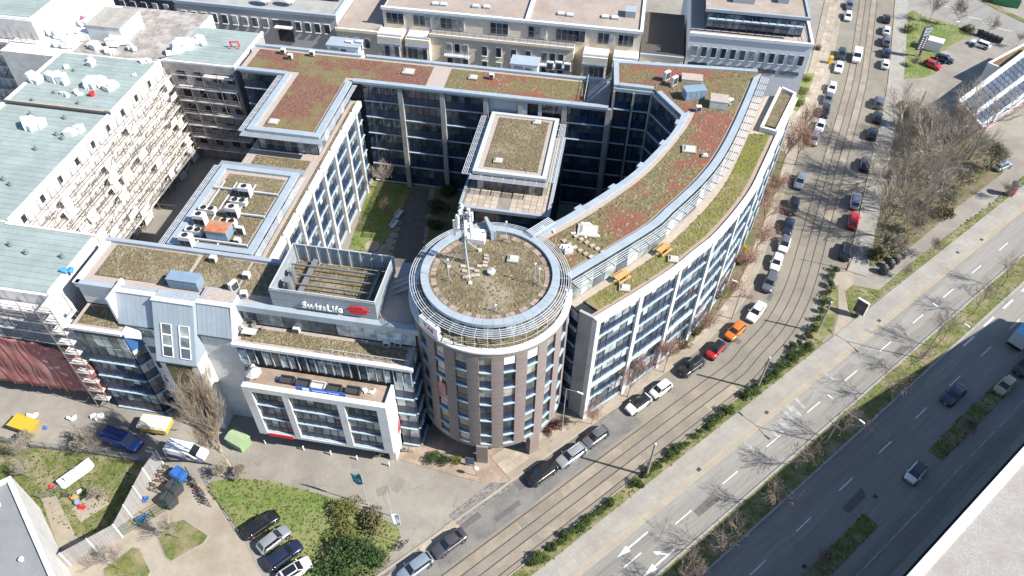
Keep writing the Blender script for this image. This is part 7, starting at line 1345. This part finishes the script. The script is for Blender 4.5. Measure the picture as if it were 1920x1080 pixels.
def bike(p, a, col, lab, group):
    o = thing('bicycle', lab, 'bicycle', (p.x, p.y, p.z), a, group); wm = PM.setdefault('bwheel', None)
    if wm is None:
        b = MB(); n = 14
        for k in range(n): t0, t1 = 2*PI*k/n, 2*PI*(k+1)/n; b.bar((.33*math.cos(t0), 0, .33+.33*math.sin(t0)), (.33*math.cos(t1), 0, .33+.33*math.sin(t1)), .05, .05)
        wm = PM['bwheel'] = b.mesh('wheel', M_TYRE)
    link('wheel', wm, o, (-.52, 0, 0)); link('wheel', wm, o, (.52, 0, 0))
    key = 'bframe'+col
    if key not in PM: PM[key] = MB().bar((-.52, 0, .33), (-.05, 0, .3), .05, .05).bar((-.05, 0, .3), (-.2, 0, .82), .05, .05).bar((-.05, 0, .3), (.38, 0, .75), .06, .06).bar((-.2, 0, .72), (.36, 0, .82), .05, .05).bar((.52, 0, .33), (.36, 0, .95), .05, .05).mesh('frame', PC[col])
    link('frame', PM[key], o); link('saddle', PM.setdefault('bsad', boxmesh('saddle', -.34, -.08, -.08, .08, .84, .92, M_BLK)), o); link('handlebar', PM.setdefault('bhan', MB().bar((.34, -.3, 1.0), (.34, .3, 1.0), .04, .04).mesh('handlebar', M_BLK)), o)
rb_ = random.Random(12); cols = ['black', 'grey', 'silver', 'black', 'red', 'grey', 'blue']
wo_ = ['nearest the plank wall van', 'second', 'third', 'fourth', 'fifth', 'sixth', 'seventh', 'eighth', 'ninth', 'last and lowest']
for k in range(10): p = at(358+k*3.6+rb_.uniform(-4, 4), 898+k*5.4, 0); bike(p, -.5+rb_.uniform(-.25, .25), cols[k % 7], '%s bicycle in the yard rack row, %s counting from the top' % (cols[k % 7], wo_[k]), 'bicycles in the yard')
for k in range(6): p = at(292+k*5-rb_.uniform(0, 6), 922-k*8.5, 0); bike(p, 2.8+rb_.uniform(-.2, .2), cols[(k+2) % 7], '%s bicycle inside the green fence, %s from the wall foot' % (cols[(k+2) % 7], wo_[k+1] if k else 'first'), 'bicycles inside the fence')
for px, py, a, lab in ((745, 1030, .4, 'bicycle lying left at the white flag pole foot'), (757, 1024, .9, 'bicycle leaning right at the white flag pole foot'), (704, 955, .1, 'bicycle parked beside the teal flag pole'), (713, 857, .1, 'bicycle under the corner of the white glass box'), (762, 848, -.1, 'bicycle at the glass front beside the clipped hedge')): bike(at(px, py), a, 'silver', lab, None)
bol = MB().lathe([(.09, 0), (.09, .75), (.12, .8), (.1, .95), (.01, 1.0)], 8).mesh('shaft', M_WMET)
for k, (px, py) in enumerate(((498, 832), (570, 844), (621, 853), (670, 862), (730, 874))): p = at(px, py); o = thing('bollard', 'thin pale bollard in front of the glass box, %s from the left' % ('first', 'second', 'third', 'fourth', 'fifth')[k], 'bollard', (p.x, p.y, .01), 0, 'bollards at the kerb'); link('shaft', bol, o); link('foot', PM.setdefault('bolf', MB().disc(0, 0, .14, .03, 10, 0).mesh('foot', M_STEEL)), o)
p = at(881, 874); o = thing('info_panel', 'dark blue information panel beside the yellow green bush', 'sign', (p.x, p.y, .06), AC); link('panel', boxmesh('panel', -.6, .6, -.06, .06, .5, 2.0, mat('panel_blue', (0.05, 0.09, 0.14), 0.4, 0.1, 2)), o)
for x in (-.5, .5): link('leg', boxmesh('leg', x-.04, x+.04, -.04, .04, 0, .5, M_STEEL), o)
p = at(893, 893); o = thing('round_sign', 'round white sign on a short post on the red paving', 'sign', (p.x, p.y, .06), AC); link('post', MB().tube((0, 0, 0), (0, 0, 1.6), .04).mesh('post', M_STEEL), o); link('disc', MB().blob((0, 0, 1.9), .4, .25, .38, 12, 8, 0).mesh('disc', M_WMET, smooth=True), o)
p = at(450, 832); o = thing('green_hut', 'small hut with pale green roof beside the glass box', 'hut', (p.x, p.y, 0), AC-.35); link('wall', boxmesh('wall', -1.3, 1.3, -.9, .9, 0, 1.5, mat('hut_green', (0.2, 0.3, 0.15), 0.8, 0.1, 2)), o)
for s_ in (-1, 1): link('roof_half', MB().hexa([(-1.4, 0, 1.85), (1.4, 0, 1.85), (1.4, s_*1.0, 1.45), (-1.4, s_*1.0, 1.45)], [(-1.4, 0, 1.92), (1.4, 0, 1.92), (1.4, s_*1.0, 1.52), (-1.4, s_*1.0, 1.52)]).mesh('roof_half', mat('hut_roof', (0.27, 0.34, 0.2), 0.8, 0.08, 2)), o)
p = at(358, 787); o = thing('fallen_post', 'white post leaning beside the poplar crown', 'post', (p.x, p.y, 0), 0); link('shaft', MB().tube((0, 0, 0), (.9, .5, 1.2), .08).mesh('shaft', M_WMET), o); link('foot', boxmesh('foot', -.2, .2, -.2, .2, 0, .08, M_STEEL), o)
# plank wall with posts
base = [at(*q) for q in ((95, 1080), (133, 1060), (230, 1007), (283, 903), (307, 870))]
pw = thing('plank_wall', 'tall weathered plank wall with white posts across the yard', 'wall', base[2], 0)
for a, b in zip(base, base[1:]):
    d = b-a; n = max(1, int(d.length/.32))
    ang = math.atan2(d.y, d.x); w_ = d.length/n; me = PM.setdefault(('plk', round(w_, 2)), boxmesh('plank', 0, w_-.012, -.03, .03, 0, 3.3, M_PLK))
    for k in range(n): q = a+d*(k/n)-base[2]; link('plank', me, pw, (q.x, q.y, 0), ang)
    m_ = max(1, round(d.length/3.0))
    for k in range(m_+1): q = a+d*(k/m_)-base[2]; link('post', PM.setdefault('pwp', boxmesh('post', -.06, .06, -.06, .06, 0, 3.36, M_WMET)), pw, (q.x, q.y, 0), ang)
# green mesh fence
def meshfence(pts, h_, lab, m, step=2.0, name='mesh_fence', wire=.28):
    P = [at(*q) for q in pts]; o = thing(name, lab, 'fence', P[0], 0)
    for a, b in zip(P, P[1:]):
        d = b-a; n = max(1, round(d.length/step))
        for k in range(n):
            x, y = a+d*(k/n)-P[0], a+d*((k+1)/n)-P[0]; g = MB(); j = 0
            for i in range(int(h_/.45)+1): g.bar(x+Vector((0, 0, min(h_, .08+i*.45))), y+Vector((0, 0, min(h_, .08+i*.45))), .035, .035)
            c = max(2, int((y-x).length/wire))
            for i in range(c+1): q = x.lerp(y, i/c); g.bar(q, q+Vector((0, 0, h_)), .018, .018)
            link('panel', g.mesh('panel', m), o)
        for k in range(n+1): x = a+d*(k/n)-P[0]; link('post', PM.setdefault(('mfp', m.name, h_), boxmesh('post', -.05, .05, -.05, .05, 0, h_+.1, m)), o, x)
    return o
meshfence([(232, 1003), (318, 953), (355, 890)], 1.9, 'dark green mesh fence around the bin corner', M_GREEN); meshfence([(0, 830), (60, 840), (180, 853), (290, 872)], 1.8, 'grey mesh fence between building site road and school lawn', M_STEEL, wire=.22); meshfence([(78, 936), (105, 925), (165, 868)], 1.3, 'low grey mesh fence across the school garden', M_STEEL, wire=.22); meshfence([(385, 897), (448, 998)], .5, 'low rail between yard and lawn', M_STEEL, wire=3)
for k, (px, py, m_, lab) in enumerate(((337, 892, M_BBLUE, 'blue lidded waste container inside the green fence'), (328, 917, M_BIN, 'dark grey waste container inside the green fence, middle one'), (318, 940, M_BIN, 'dark grey waste container inside the green fence, lowest one'))): p = at(px, py, .6); o = thing('waste_container', lab, 'waste container', (p.x, p.y, 0), 1.0, 'waste containers in the yard'); link('tub', MB().hexa([(-.6, -.85, .15), (.6, -.85, .15), (.6, .85, .15), (-.6, .85, .15)], [(-.75, -.95, 1.15), (.75, -.95, 1.15), (.75, .95, 1.15), (-.75, .95, 1.15)]).mesh('tub', m_), o); link('lid', MB().hexa([(-.78, -1, 1.15), (.78, -1, 1.15), (.78, 1, 1.15), (-.78, 1, 1.15)], [(-.55, -.95, 1.45), (.55, -.95, 1.45), (.55, .95, 1.45), (-.55, .95, 1.45)]).mesh('lid', m_), o)
for px, py, m_, lab, s_ in ((270, 937, M_BBLUE, 'crumpled blue tarpaulin at the plank wall foot', .75), (262, 975, M_BBLUE, 'pile of blue plastic tubs by the green fence', .8), (272, 969, M_BBLUE, 'blue lid leaning on the pile of tubs', .5), (162, 1037, M_BBLUE, 'small blue box at the lower plank wall', .35), (95, 914, M_RED, 'red toy box behind the low garden fence', .55), (155, 952, M_RED, 'red play rack on the garden sand', .7), (145, 943, M_BOXB, 'blue grey play rack on the garden sand', .8), (140, 935, M_PICN, 'brown wooden boards stacked in the school garden', .8), (125, 930, M_BIN, 'dark crate in the school garden', .6), (147, 924, M_WRAP, 'white board leaning on the garden stack', .6), (85, 803, M_BBLUE, 'turquoise bag on the site fence', .5), (60, 782, M_WRAP, 'white big bag beside the red net', .9), (135, 785, M_UNIT, 'grey sacks under the red net', .8), (182, 783, M_WRAP, 'pink white barrier heap behind the blue van', 1.2)):
    p = at(px, py); o = one('yard_clutter', lump(5, s_*.62, random.Random(px*7+py)), m_, lab, 'clutter', (0, 0, 0), 'clutter in the yards'); o.location = (p.x, p.y, .02)
p = at(144, 890); o = thing('stacked_sheets', 'long white sheets leaning on the garden fence', 'sheets', (p.x, p.y, .05), dirpx((118, 902), (160, 872)))
for k in range(3): link('sheet', MB().hexa([(-2.2+k*.1, -.5-k*.15, .02), (2.2-k*.2, -.5-k*.15, .02), (2.2-k*.2, -.44-k*.15, .02), (-2.2+k*.1, -.44-k*.15, .02)], [(-2.2+k*.1, .3, .95-k*.2), (2.2-k*.2, .3, .95-k*.2), (2.2-k*.2, .36, .95-k*.2), (-2.2+k*.1, .36, .95-k*.2)]).mesh('sheet', M_WRAP), o)
p = at(51, 803); o = thing('skip', 'yellow skip standing between site fence and red net', 'skip', (p.x, p.y, 0), AC-.15); link('tub', MB().hexa([(-1.4, -.8, .1), (1.4, -.8, .1), (1.4, .8, .1), (-1.4, .8, .1)], [(-1.9, -.95, 1.3), (1.9, -.95, 1.3), (1.9, .95, 1.3), (-1.9, .95, 1.3)]).mesh('tub', PC['yellow']), o); link('rim', MB().box(-1.95, 1.95, -1.0, -.92, 1.25, 1.38).box(-1.95, 1.95, .92, 1.0, 1.25, 1.38).mesh('rim', PC['yellow']), o)
p = at(238, 985); o = thing('pallet', 'pale wooden pallet leaning at the plank wall', 'pallet', (p.x, p.y, 0), .6)
for k in range(5): link('slat', boxmesh('slat', -.6, .6, -.08, .08, 0, .03, M_WOOD), o, (0, -.1+k*.02, .15+k*.24)); 
for x in (-.55, 0, .55): link('bearer', boxmesh('bearer', x-.05, x+.05, -.1, 0, 0, 1.25, M_WOOD), o)
# courtyard ground and benches
struct('courtyard_lawn', MB().prism(st([(655, 466), (702, 328), (868, 348), (860, 358), (775, 352), (752, 395), (722, 455), (690, 474)]), -0.02, .06), M_LAWN); struct('courtyard_path', MB().sheet(st([(765, 352), (805, 354), (790, 500), (722, 500)]), .02), M_DARKG); struct('courtyard_bed', MB().prism(st([(815, 355), (862, 358), (850, 440), (800, 455)]), -.02, .08), M_SOIL)
cs = bpy.data.objects['courtyard_path']
for k in range(11):
    y = 365+k*12; x = 806-k*1.6; link('path_slab', MB().prism(st([(x-1, y), (x+20, y+1), (x+17, y+9), (x-3, y+8)]), .0, .05).mesh('path_slab', M_SLABL), cs)
    if k > 3: x = 757-k*3.2; link('path_slab', MB().prism(st([(x-12, y), (x+9, y+1), (x+6, y+9), (x-15, y+8)]), .0, .05).mesh('path_slab', M_SLABL), cs)
struct('sand_circle', MB().disc(at(698, 462).x, at(698, 462).y, 1.3, .09, 20, 0), M_SAND)
for px, py, lab in ((748, 402, 'white courtyard bench, upper one'), (739, 420, 'white courtyard bench, lower one')):
    p = at(px, py, .4); o = thing('bench', lab, 'bench', (p.x, p.y, .05), AC+1.35, 'courtyard benches')
    for k in range(4): link('slat', boxmesh('slat', -1.1, 1.1, -.35+k*.17, -.22+k*.17, .42, .46, M_WMET), o)
    link('backrest', boxmesh('backrest', -1.1, 1.1, .36, .42, .5, .9, M_WMET), o)
    for x in (-.9, .9): link('leg', boxmesh('leg', x-.05, x+.05, -.3, .35, 0, .42, M_STEEL), o)
# terrace furniture on the front block
p = at(470, 628, 17.2); o = thing('terrace_table', 'grey table on the long sedum terrace', 'table', (p.x, p.y, 17.2), AC); link('top', boxmesh('top', -.9, .9, -.5, .5, .7, .75, M_GREYF), o)
for x in (-.8, .8):
    for y in (-.4, .4): link('leg', boxmesh('leg', x-.03, x+.03, y-.03, y+.03, 0, .7, M_STEEL), o)
def chair(px, py, z, lab, a, m_=None):
    p = at(px, py, z); o = thing('chair', lab, 'chair', (p.x, p.y, z), a, 'terrace chairs'); m_ = m_ or M_STEEL; link('seat', PM.setdefault('chs'+m_.name, boxmesh('seat', -.25, .25, -.25, .25, .42, .47, m_)), o); link('backrest', PM.setdefault('chb'+m_.name, boxmesh('backrest', -.25, .25, .2, .25, .47, .95, m_)), o)
    for x in (-.22, .22):
        for y in (-.22, .22): link('leg', PM.setdefault('chl', boxmesh('leg', -.02, .02, -.02, .02, 0, .42, M_STEEL)), o, (x, y, 0))
for px, py, a, lab in ((455, 622, 1.4, 'grey chair left of the terrace table'), (477, 613, 0, 'grey chair behind the terrace table'), (490, 622, -1.4, 'grey chair right of the terrace table'), (460, 608, .4, 'grey chair at the attic window')): chair(px, py, 17.2, lab, AC+a)
def sofa(px, py, lab, m_, l=1.7):
    p = at(px, py, 12.95); o = thing('terrace_sofa', lab, 'sofa', (p.x, p.y, 12.95), AC, 'terrace sofas'); link('seat', boxmesh('seat', -l/2, l/2, -.4, .3, .1, .42, m_), o); link('backrest', boxmesh('backrest', -l/2, l/2, .3, .45, .1, .8, m_), o)
    for s_ in (-1, 1): link('armrest', boxmesh('armrest', s_*l/2-.08, s_*l/2+.08, -.4, .45, .1, .6, m_), o)
for k, (px, py, m_) in enumerate(((540, 716, M_BIN), (570, 722, M_BIN), (598, 727, M_GREYF), (628, 732, M_BIN), (663, 736, M_BIN))): sofa(px, py, 'dark sofa on the pink box terrace, %s from the left' % ('first', 'second', 'third', 'fourth', 'fifth')[k], m_)
for px, py, m_, lab in ((525, 712, M_BBLUE, 'blue bucket on the box terrace'), (555, 715, M_LFOR, 'yellow plant pot on the box terrace'), (700, 735, M_WRAP, 'white table cloth bundle at the right end of the box terrace'), (687, 733, M_WMET, 'white frame chair heap on the box terrace')): p = at(px, py, 12.95); o = one('terrace_item', lump(3, .4, random.Random(px)), m_, lab, 'terrace item', (0, 0, 0)); o.location = p
p = at(480, 712, 12.95); o = thing('parasol', 'closed grey parasol lying on the left end of the box terrace', 'parasol', (p.x, p.y, 12.95), 0); link('pole', MB().tube((0, 0, 0), (0, 0, 2.2), .04).mesh('pole', M_STEEL), o); link('canopy', MB().lathe([(.05, 2.25), (.5, 1.9), (1.0, 1.5), (1.02, 1.45), (.5, 1.8), (.05, 2.1)], 8).mesh('canopy', M_GREYF), o)
# stair between front block and tower
sr = Th('link_stair', 'grey steel stair in the shade between screen box and tower', 'stair', -22.5, 62, 20.7)
for k in range(9): sr.part('tread', MB().box(-24.0+k*.38, -23.65+k*.38, 60.3, 61.3, 20.9+k*.28, 20.95+k*.28), M_ZINCD)
for v in (60.3, 61.3): sr.part('stringer', MB().bar((-24.1, v, 20.8), (-20.6, v, 23.3), .08, .22), M_ZINC); sr.part('handrail', MB().bar((-24.1, v, 21.8), (-20.6, v, 24.3), .05, .05), M_ALU)
# ================================================================ FINE RELIEF: sedum clumps, road wear, paving joints
def clumps(parent, off, sampler, n, mats, seed, h=(.03, .14), w_=(.1, .3)):
    rg = random.Random(seed); B = [MB() for _ in mats]
    for k in range(n):
        x, y, z = sampler(rg); b = B[rg.choice(range(len(mats))) if rg.random() < .35 else int((math.sin(x*.9)+math.sin(y*1.1+x*.4)+2)/4*len(mats)) % len(mats)]; hh = rg.uniform(*h); r = rg.uniform(*w_); a0 = rg.uniform(0, 6.28); i = len(b.v)
        x -= off[0]; y -= off[1]; z -= off[2]; m_ = 5
        for j in range(m_): t = a0+2*PI*j/m_; f = rg.uniform(.6, 1.2)*r; b.v.append((x+f*math.cos(t), y+f*math.sin(t), z-.01))
        b.v.append((x+rg.uniform(-.3, .3)*r, y+rg.uniform(-.3, .3)*r, z+hh))
        for j in range(m_): b.f.append((i+j, i+(j+1) % m_, i+m_))
    for b, m_ in zip(B, mats):
        if b.v: o = link('sedum_clumps', b.mesh('sedum_clumps', m_), parent); o['kind'] = 'stuff'
K_R = mat('clump_red', (0.155, 0.08, 0.06), 0.95, 0.3, 2.5); K_O = mat('clump_olive', (0.13, 0.108, 0.058), 0.95, 0.3, 2.5); K_S = mat('clump_straw', (0.19, 0.155, 0.095), 0.95, 0.3, 2.5); K_B = mat('clump_brown', (0.125, 0.095, 0.058), 0.95, 0.3, 2.5); K_G = mat('clump_green', (0.125, 0.13, 0.032), 0.95, 0.3, 2.5)
def boxs(u0, u1, v0, v1, z): return lambda rg: (rg.uniform(u0, u1), rg.uniform(v0, v1), z)
clumps(bw.o, bw.off, boxs(-62.6, -31.8, 107, 112.8, 20.88), 500, [K_R, K_O, K_B], 1); clumps(bw.o, bw.off, boxs(-28.2, -5.2, 107, 112.8, 20.88), 420, [K_O, K_O, K_S], 2)
clumps(lw.o, lw.off, boxs(-53.1, -45.4, 91, 106.9, 20.92), 320, [K_R, K_B, K_O], 3); clumps(lw.o, lw.off, boxs(-53.2, -45.2, 64.8, 78.7, 20.92), 900, [K_S, K_O, K_B], 4); clumps(lw.o, lw.off, boxs(-54, -45.6, 81.8, 88.2, 17.14), 450, [K_S, K_O], 5)
clumps(fb.o, fb.off, boxs(-61.2, -50.4, 57, 62.2, 20.86), 800, [K_B, K_S, K_O], 6); clumps(fb.o, fb.off, boxs(-49.4, -43.4, 57.2, 62.4, 20.86), 450, [K_O, K_B, K_S], 7); clumps(fb.o, fb.off, boxs(-42.6, -38.5, 57.4, 62.2, 20.85), 300, [K_S, K_B], 8); clumps(fb.o, fb.off, boxs(-41.2, -21.2, 53, 54.8, 17.2), 600, [K_S, K_O], 9); clumps(fb.o, fb.off, boxs(-62.2, -57.2, 52, 54.7, 17.1), 250, [K_S, K_B], 10)
clumps(ab.o, ab.off, boxs(-18.5, -10.5, 91, 104.1, 18.14), 900, [K_S, K_O, K_B], 11); clumps(sc.o, sc.off, boxs(-37.2, -25, 56.2, 63.5, 20.92), 250, [K_O, K_S], 12)
def discs(rg): r = 6.2*math.sqrt(rg.random()); t = rg.uniform(0, 6.28); return (TX+r*math.cos(t), TY+r*math.sin(t), 25.74)
clumps(tw.o, tw.off, discs, 600, [K_S, K_B, K_O], 13)
def arcs(A, B, z, k0=0, k1=None):
    k1 = k1 or min(len(A), len(B))-1
    def f(rg): k = rg.randrange(k0, k1); t, s_ = rg.random(), rg.uniform(.03, .97); p = A[k].lerp(A[k+1], t).lerp(B[k].lerp(B[k+1], t), s_); return (p.x, p.y, z)
    return f
clumps(cw.o, cw.off, arcs(ON3, IN3, ZC-.26), 1200, [K_O, K_S, K_B], 14); clumps(cw.o, cw.off, arcs(T2, T1, ZT-.2, 1, 25), 700, [K_G, K_S, K_O], 15); clumps(cw.o, cw.off, arcs(T2, T1, ZT-.2, 25, 32), 300, [K_G, K_O], 16)
eb = sum(hb, Vector())/6
def ebs(rg):
    a = rg.choice([(0, 1), (1, 2), (2, 3), (3, 4), (4, 5), (5, 0)]); s_, t = math.sqrt(rg.random())*.93, rg.random(); p = eb+((hb[a[0]].lerp(hb[a[1]], t))-eb)*s_; return (p.x, p.y, ZC-.265)
clumps(cw.o, cw.off, ebs, 900, [K_R, K_O, K_B], 17)
# grass tufts on lawns, verges and the median (one mass each)
G1 = mat('tuft_green', (0.1, 0.155, 0.032), 0.95, 0.3, 2); G2 = mat('tuft_straw', (0.17, 0.155, 0.075), 0.95, 0.3, 2); G3 = mat('tuft_olive', (0.13, 0.16, 0.045), 0.95, 0.3, 2)
def tufts(label, sampler, n, mats, seed, h=(.015, .07), w_=(.08, .26)):
    for m_ in mats:
        b = MB(); rg = random.Random(seed+len(m_.name))
        for k in range(n//len(mats)):
            x, y, z = sampler(rg); hh = rg.uniform(*h); r = rg.uniform(*w_); i = len(b.v); a0 = rg.uniform(0, 6.28)
            for j in range(4): t = a0+PI/2*j; f = rg.uniform(.6, 1.2)*r; b.v.append((x+f*math.cos(t), y+f*math.sin(t), z-.01))
            b.v.append((x, y, z+hh))
            for j in range(4): b.f.append((i+j, i+(j+1) % 4, i+4))
        tag(link('grass_tufts', b.mesh('grass_tufts', m_)), label, 'grass', kind='stuff')
def roadbox(s0, s1, n0, n1, z):
    def f(rg): p = RW(rg.uniform(s0, s1), n0+(n1-n0)*rg.random(), z); return (p.x, p.y, z)
    return f
def polys(px, z):
    P = [at(*q) for q in px]; xs = [p.x for p in P]; ys = [p.y for p in P]
    def ins(x, y):
        c = False
        for a, b in zip(P, P[1:]+P[:1]):
            if (a.y > y) != (b.y > y) and x < (b.x-a.x)*(y-a.y)/(b.y-a.y)+a.x: c = not c
        return c
    def f(rg):
        while True:
            x, y = rg.uniform(min(xs), max(xs)), rg.uniform(min(ys), max(ys))
            if ins(x, y): return (x, y, z)
    return f
tufts('patchy green and straw grass growing on the median strip', roadbox(15, 150, 14.2, 17.6, .1), 4200, [G1, G2, G3], 1); tufts('rough grass around the hedge bed by the tram rails', roadbox(20, 84, 26.7, 28.5, .09), 1500, [G1, G2, G3], 2); tufts('shaded grass on the lower traffic island', roadbox(30, 64.3, 4.7, 6.8, .12), 900, [G1, G3], 3); tufts('shaded grass on the upper traffic island', roadbox(79.6, 96.4, 4.7, 6.8, .12), 500, [G1, G3], 4)
tufts('lawn grass with worn straw patches left of the side street', polys([(385, 915), (400, 902), (450, 897), (520, 905), (640, 938), (745, 985), (752, 1008), (680, 1110), (560, 1120), (500, 1030), (448, 992)], .06), 3800, [G1, G3, G1][:2], 5); tufts('rough grass of the school lawn behind the plank wall', polys([(-60, 800), (60, 838), (180, 850), (290, 870), (205, 985), (150, 1010), (120, 985), (80, 1000), (0, 940), (-80, 920)], .05), 3600, [G3, G2, G1], 6); tufts('courtyard grass between the office wings', polys([(655, 466), (702, 328), (868, 348), (860, 358), (775, 352), (752, 395), (722, 455), (690, 474)], .06), 1800, [G1, G3], 7)
tufts('rough verge grass beside the footpath', polys([(1585, 545), (1650, 545), (1780, 440), (1920, 330), (1990, 290), (1990, 320), (1920, 366), (1780, 457), (1660, 550), (1600, 597)], .07), 2600, [G3, G2, G1], 8); tufts('green grass of the filling station lawn', polys([(1690, 30), (1713, 20), (1750, 35), (1822, 60), (1790, 80), (1755, 105), (1755, 138), (1696, 148), (1687, 90)], .09), 2200, [G1, G3], 9, h=(.03, .1)); tufts('undergrowth of the thicket floor', polys(poly, .05), 1100, [G3, G2], 10, h=(.08, .3), w_=(.1, .35))
# worn asphalt: patches, cracks, oil, kerb joints
M_PAT = mat('repair_patch', (0.105, 0.1, 0.095), 0.9, 0.15, 1.5); M_PAT2 = mat('pale_patch', (0.2, 0.185, 0.165), 0.9, 0.12, 1.5); M_CRK = mat('sealed_crack', (0.1, 0.094, 0.088), 0.8, 0.1, 3); M_OIL = mat('oil_stain', (0.11, 0.1, 0.088), 0.6, 0.2, 2)
rg = random.Random(21); cr_ = MB()
def crack(p, a, L, z, w_=.022):
    q = Vector((p.x, p.y, z))
    for k in range(int(L/.7)):
        a += rg.gauss(0, .22); e = q+Vector((math.cos(a)*.7, math.sin(a)*.7, 0)); n_ = Vector((-math.sin(a), math.cos(a), 0))*w_*rg.uniform(.5, 1.2); cr_.quad(q-n_, e-n_, e+n_, q+n_); q = e
for k in range(26): i = rg.randrange(30, 170); crack(off(i, rg.uniform(2.8, 6.2)), math.atan2(CLN[i].y, CLN[i].x)+rg.choice((0, PI/2, PI))+rg.uniform(-.3, .3), rg.uniform(2, 6), .0125)
for k in range(16): crack(RW(rg.uniform(25, 120), rg.choice((rg.uniform(18, 23), rg.uniform(7, 14)))), AR+rg.choice((0, PI/2))+rg.uniform(-.15, .15), rg.uniform(3, 9), .0035)
for k in range(8): p = at(rg.uniform(420, 900), rg.uniform(870, 960)); crack(p, rg.uniform(0, 6), rg.uniform(2, 6), .0115)
tag(link('road_cracks', cr_.mesh('road_cracks', M_CRK)), kind='structure')
for k in range(16):
    i = rg.randrange(30, 165); n0 = rg.uniform(2.7, 5.4); b = MB(); band(b, i, i+rg.randrange(1, 5), n0, n0+rg.uniform(.5, 1.4), .0108+.0004*k, step=1); tag(link('asphalt_patch', b.mesh('asphalt_patch', rg.choice((M_PAT, M_PAT2, M_PAT)))), kind='structure')
for k in range(10):
    s_, n_ = rg.uniform(28, 118), rg.choice((18.2, 19.5, 21.3, 8, 11.5)); tag(link('asphalt_patch', MB().sheet([RW(s_, n_), RW(s_+rg.uniform(1, 5), n_), RW(s_+rg.uniform(1, 5), n_+1.1), RW(s_, n_+1.0)], .0021+.0002*k).mesh('asphalt_patch', M_PAT2 if k % 3 else M_PAT)), kind='structure')
for k in range(9): p = at(rg.uniform(430, 930), rg.uniform(862, 985)); tag(link('asphalt_patch', MB().obox(p, (rg.uniform(.5, 1), rg.uniform(-.4, .4), 0), rg.uniform(.5, 2), rg.uniform(.4, 1), .0082+.0003*k, .0084+.0003*k).mesh('asphalt_patch', M_PAT2 if k % 2 else mat('side_patch', (0.19, 0.17, 0.145), .9, .1, 2))), kind='structure')
jt = MB()
for k in range(90): s_ = 15+k*1.5; jt.prism([RW(s_, 24.15), RW(s_+.025, 24.15), RW(s_+.025, 26.75), RW(s_, 26.75)], .09, .1025)
jt.prism([RW(15, 25.4), RW(150, 25.4), RW(150, 25.43), RW(15, 25.43)], .09, .1028)
tag(link('paving_joints', jt.mesh('paving_joints', mat('joint', (0.2, 0.185, 0.165), .9, .2, 2))), kind='structure')
# dry leaves blown along kerbs and under trees
lf_ = leaves([tuple(off(i, lks(i)+rg.uniform(-.5, 3.5))+Vector((0, 0, .13))) for i in range(60, 190)], 2600, .07, .5, 4, flat=.05)
lf_.v = [(x, y, min(max(z, .02), .14)) for x, y, z in lf_.v]
tag(link('leaf_litter', lf_.mesh('leaf_litter', M_LRED)), 'russet leaf litter along the kerb below the street trees', 'leaf litter', kind='stuff')
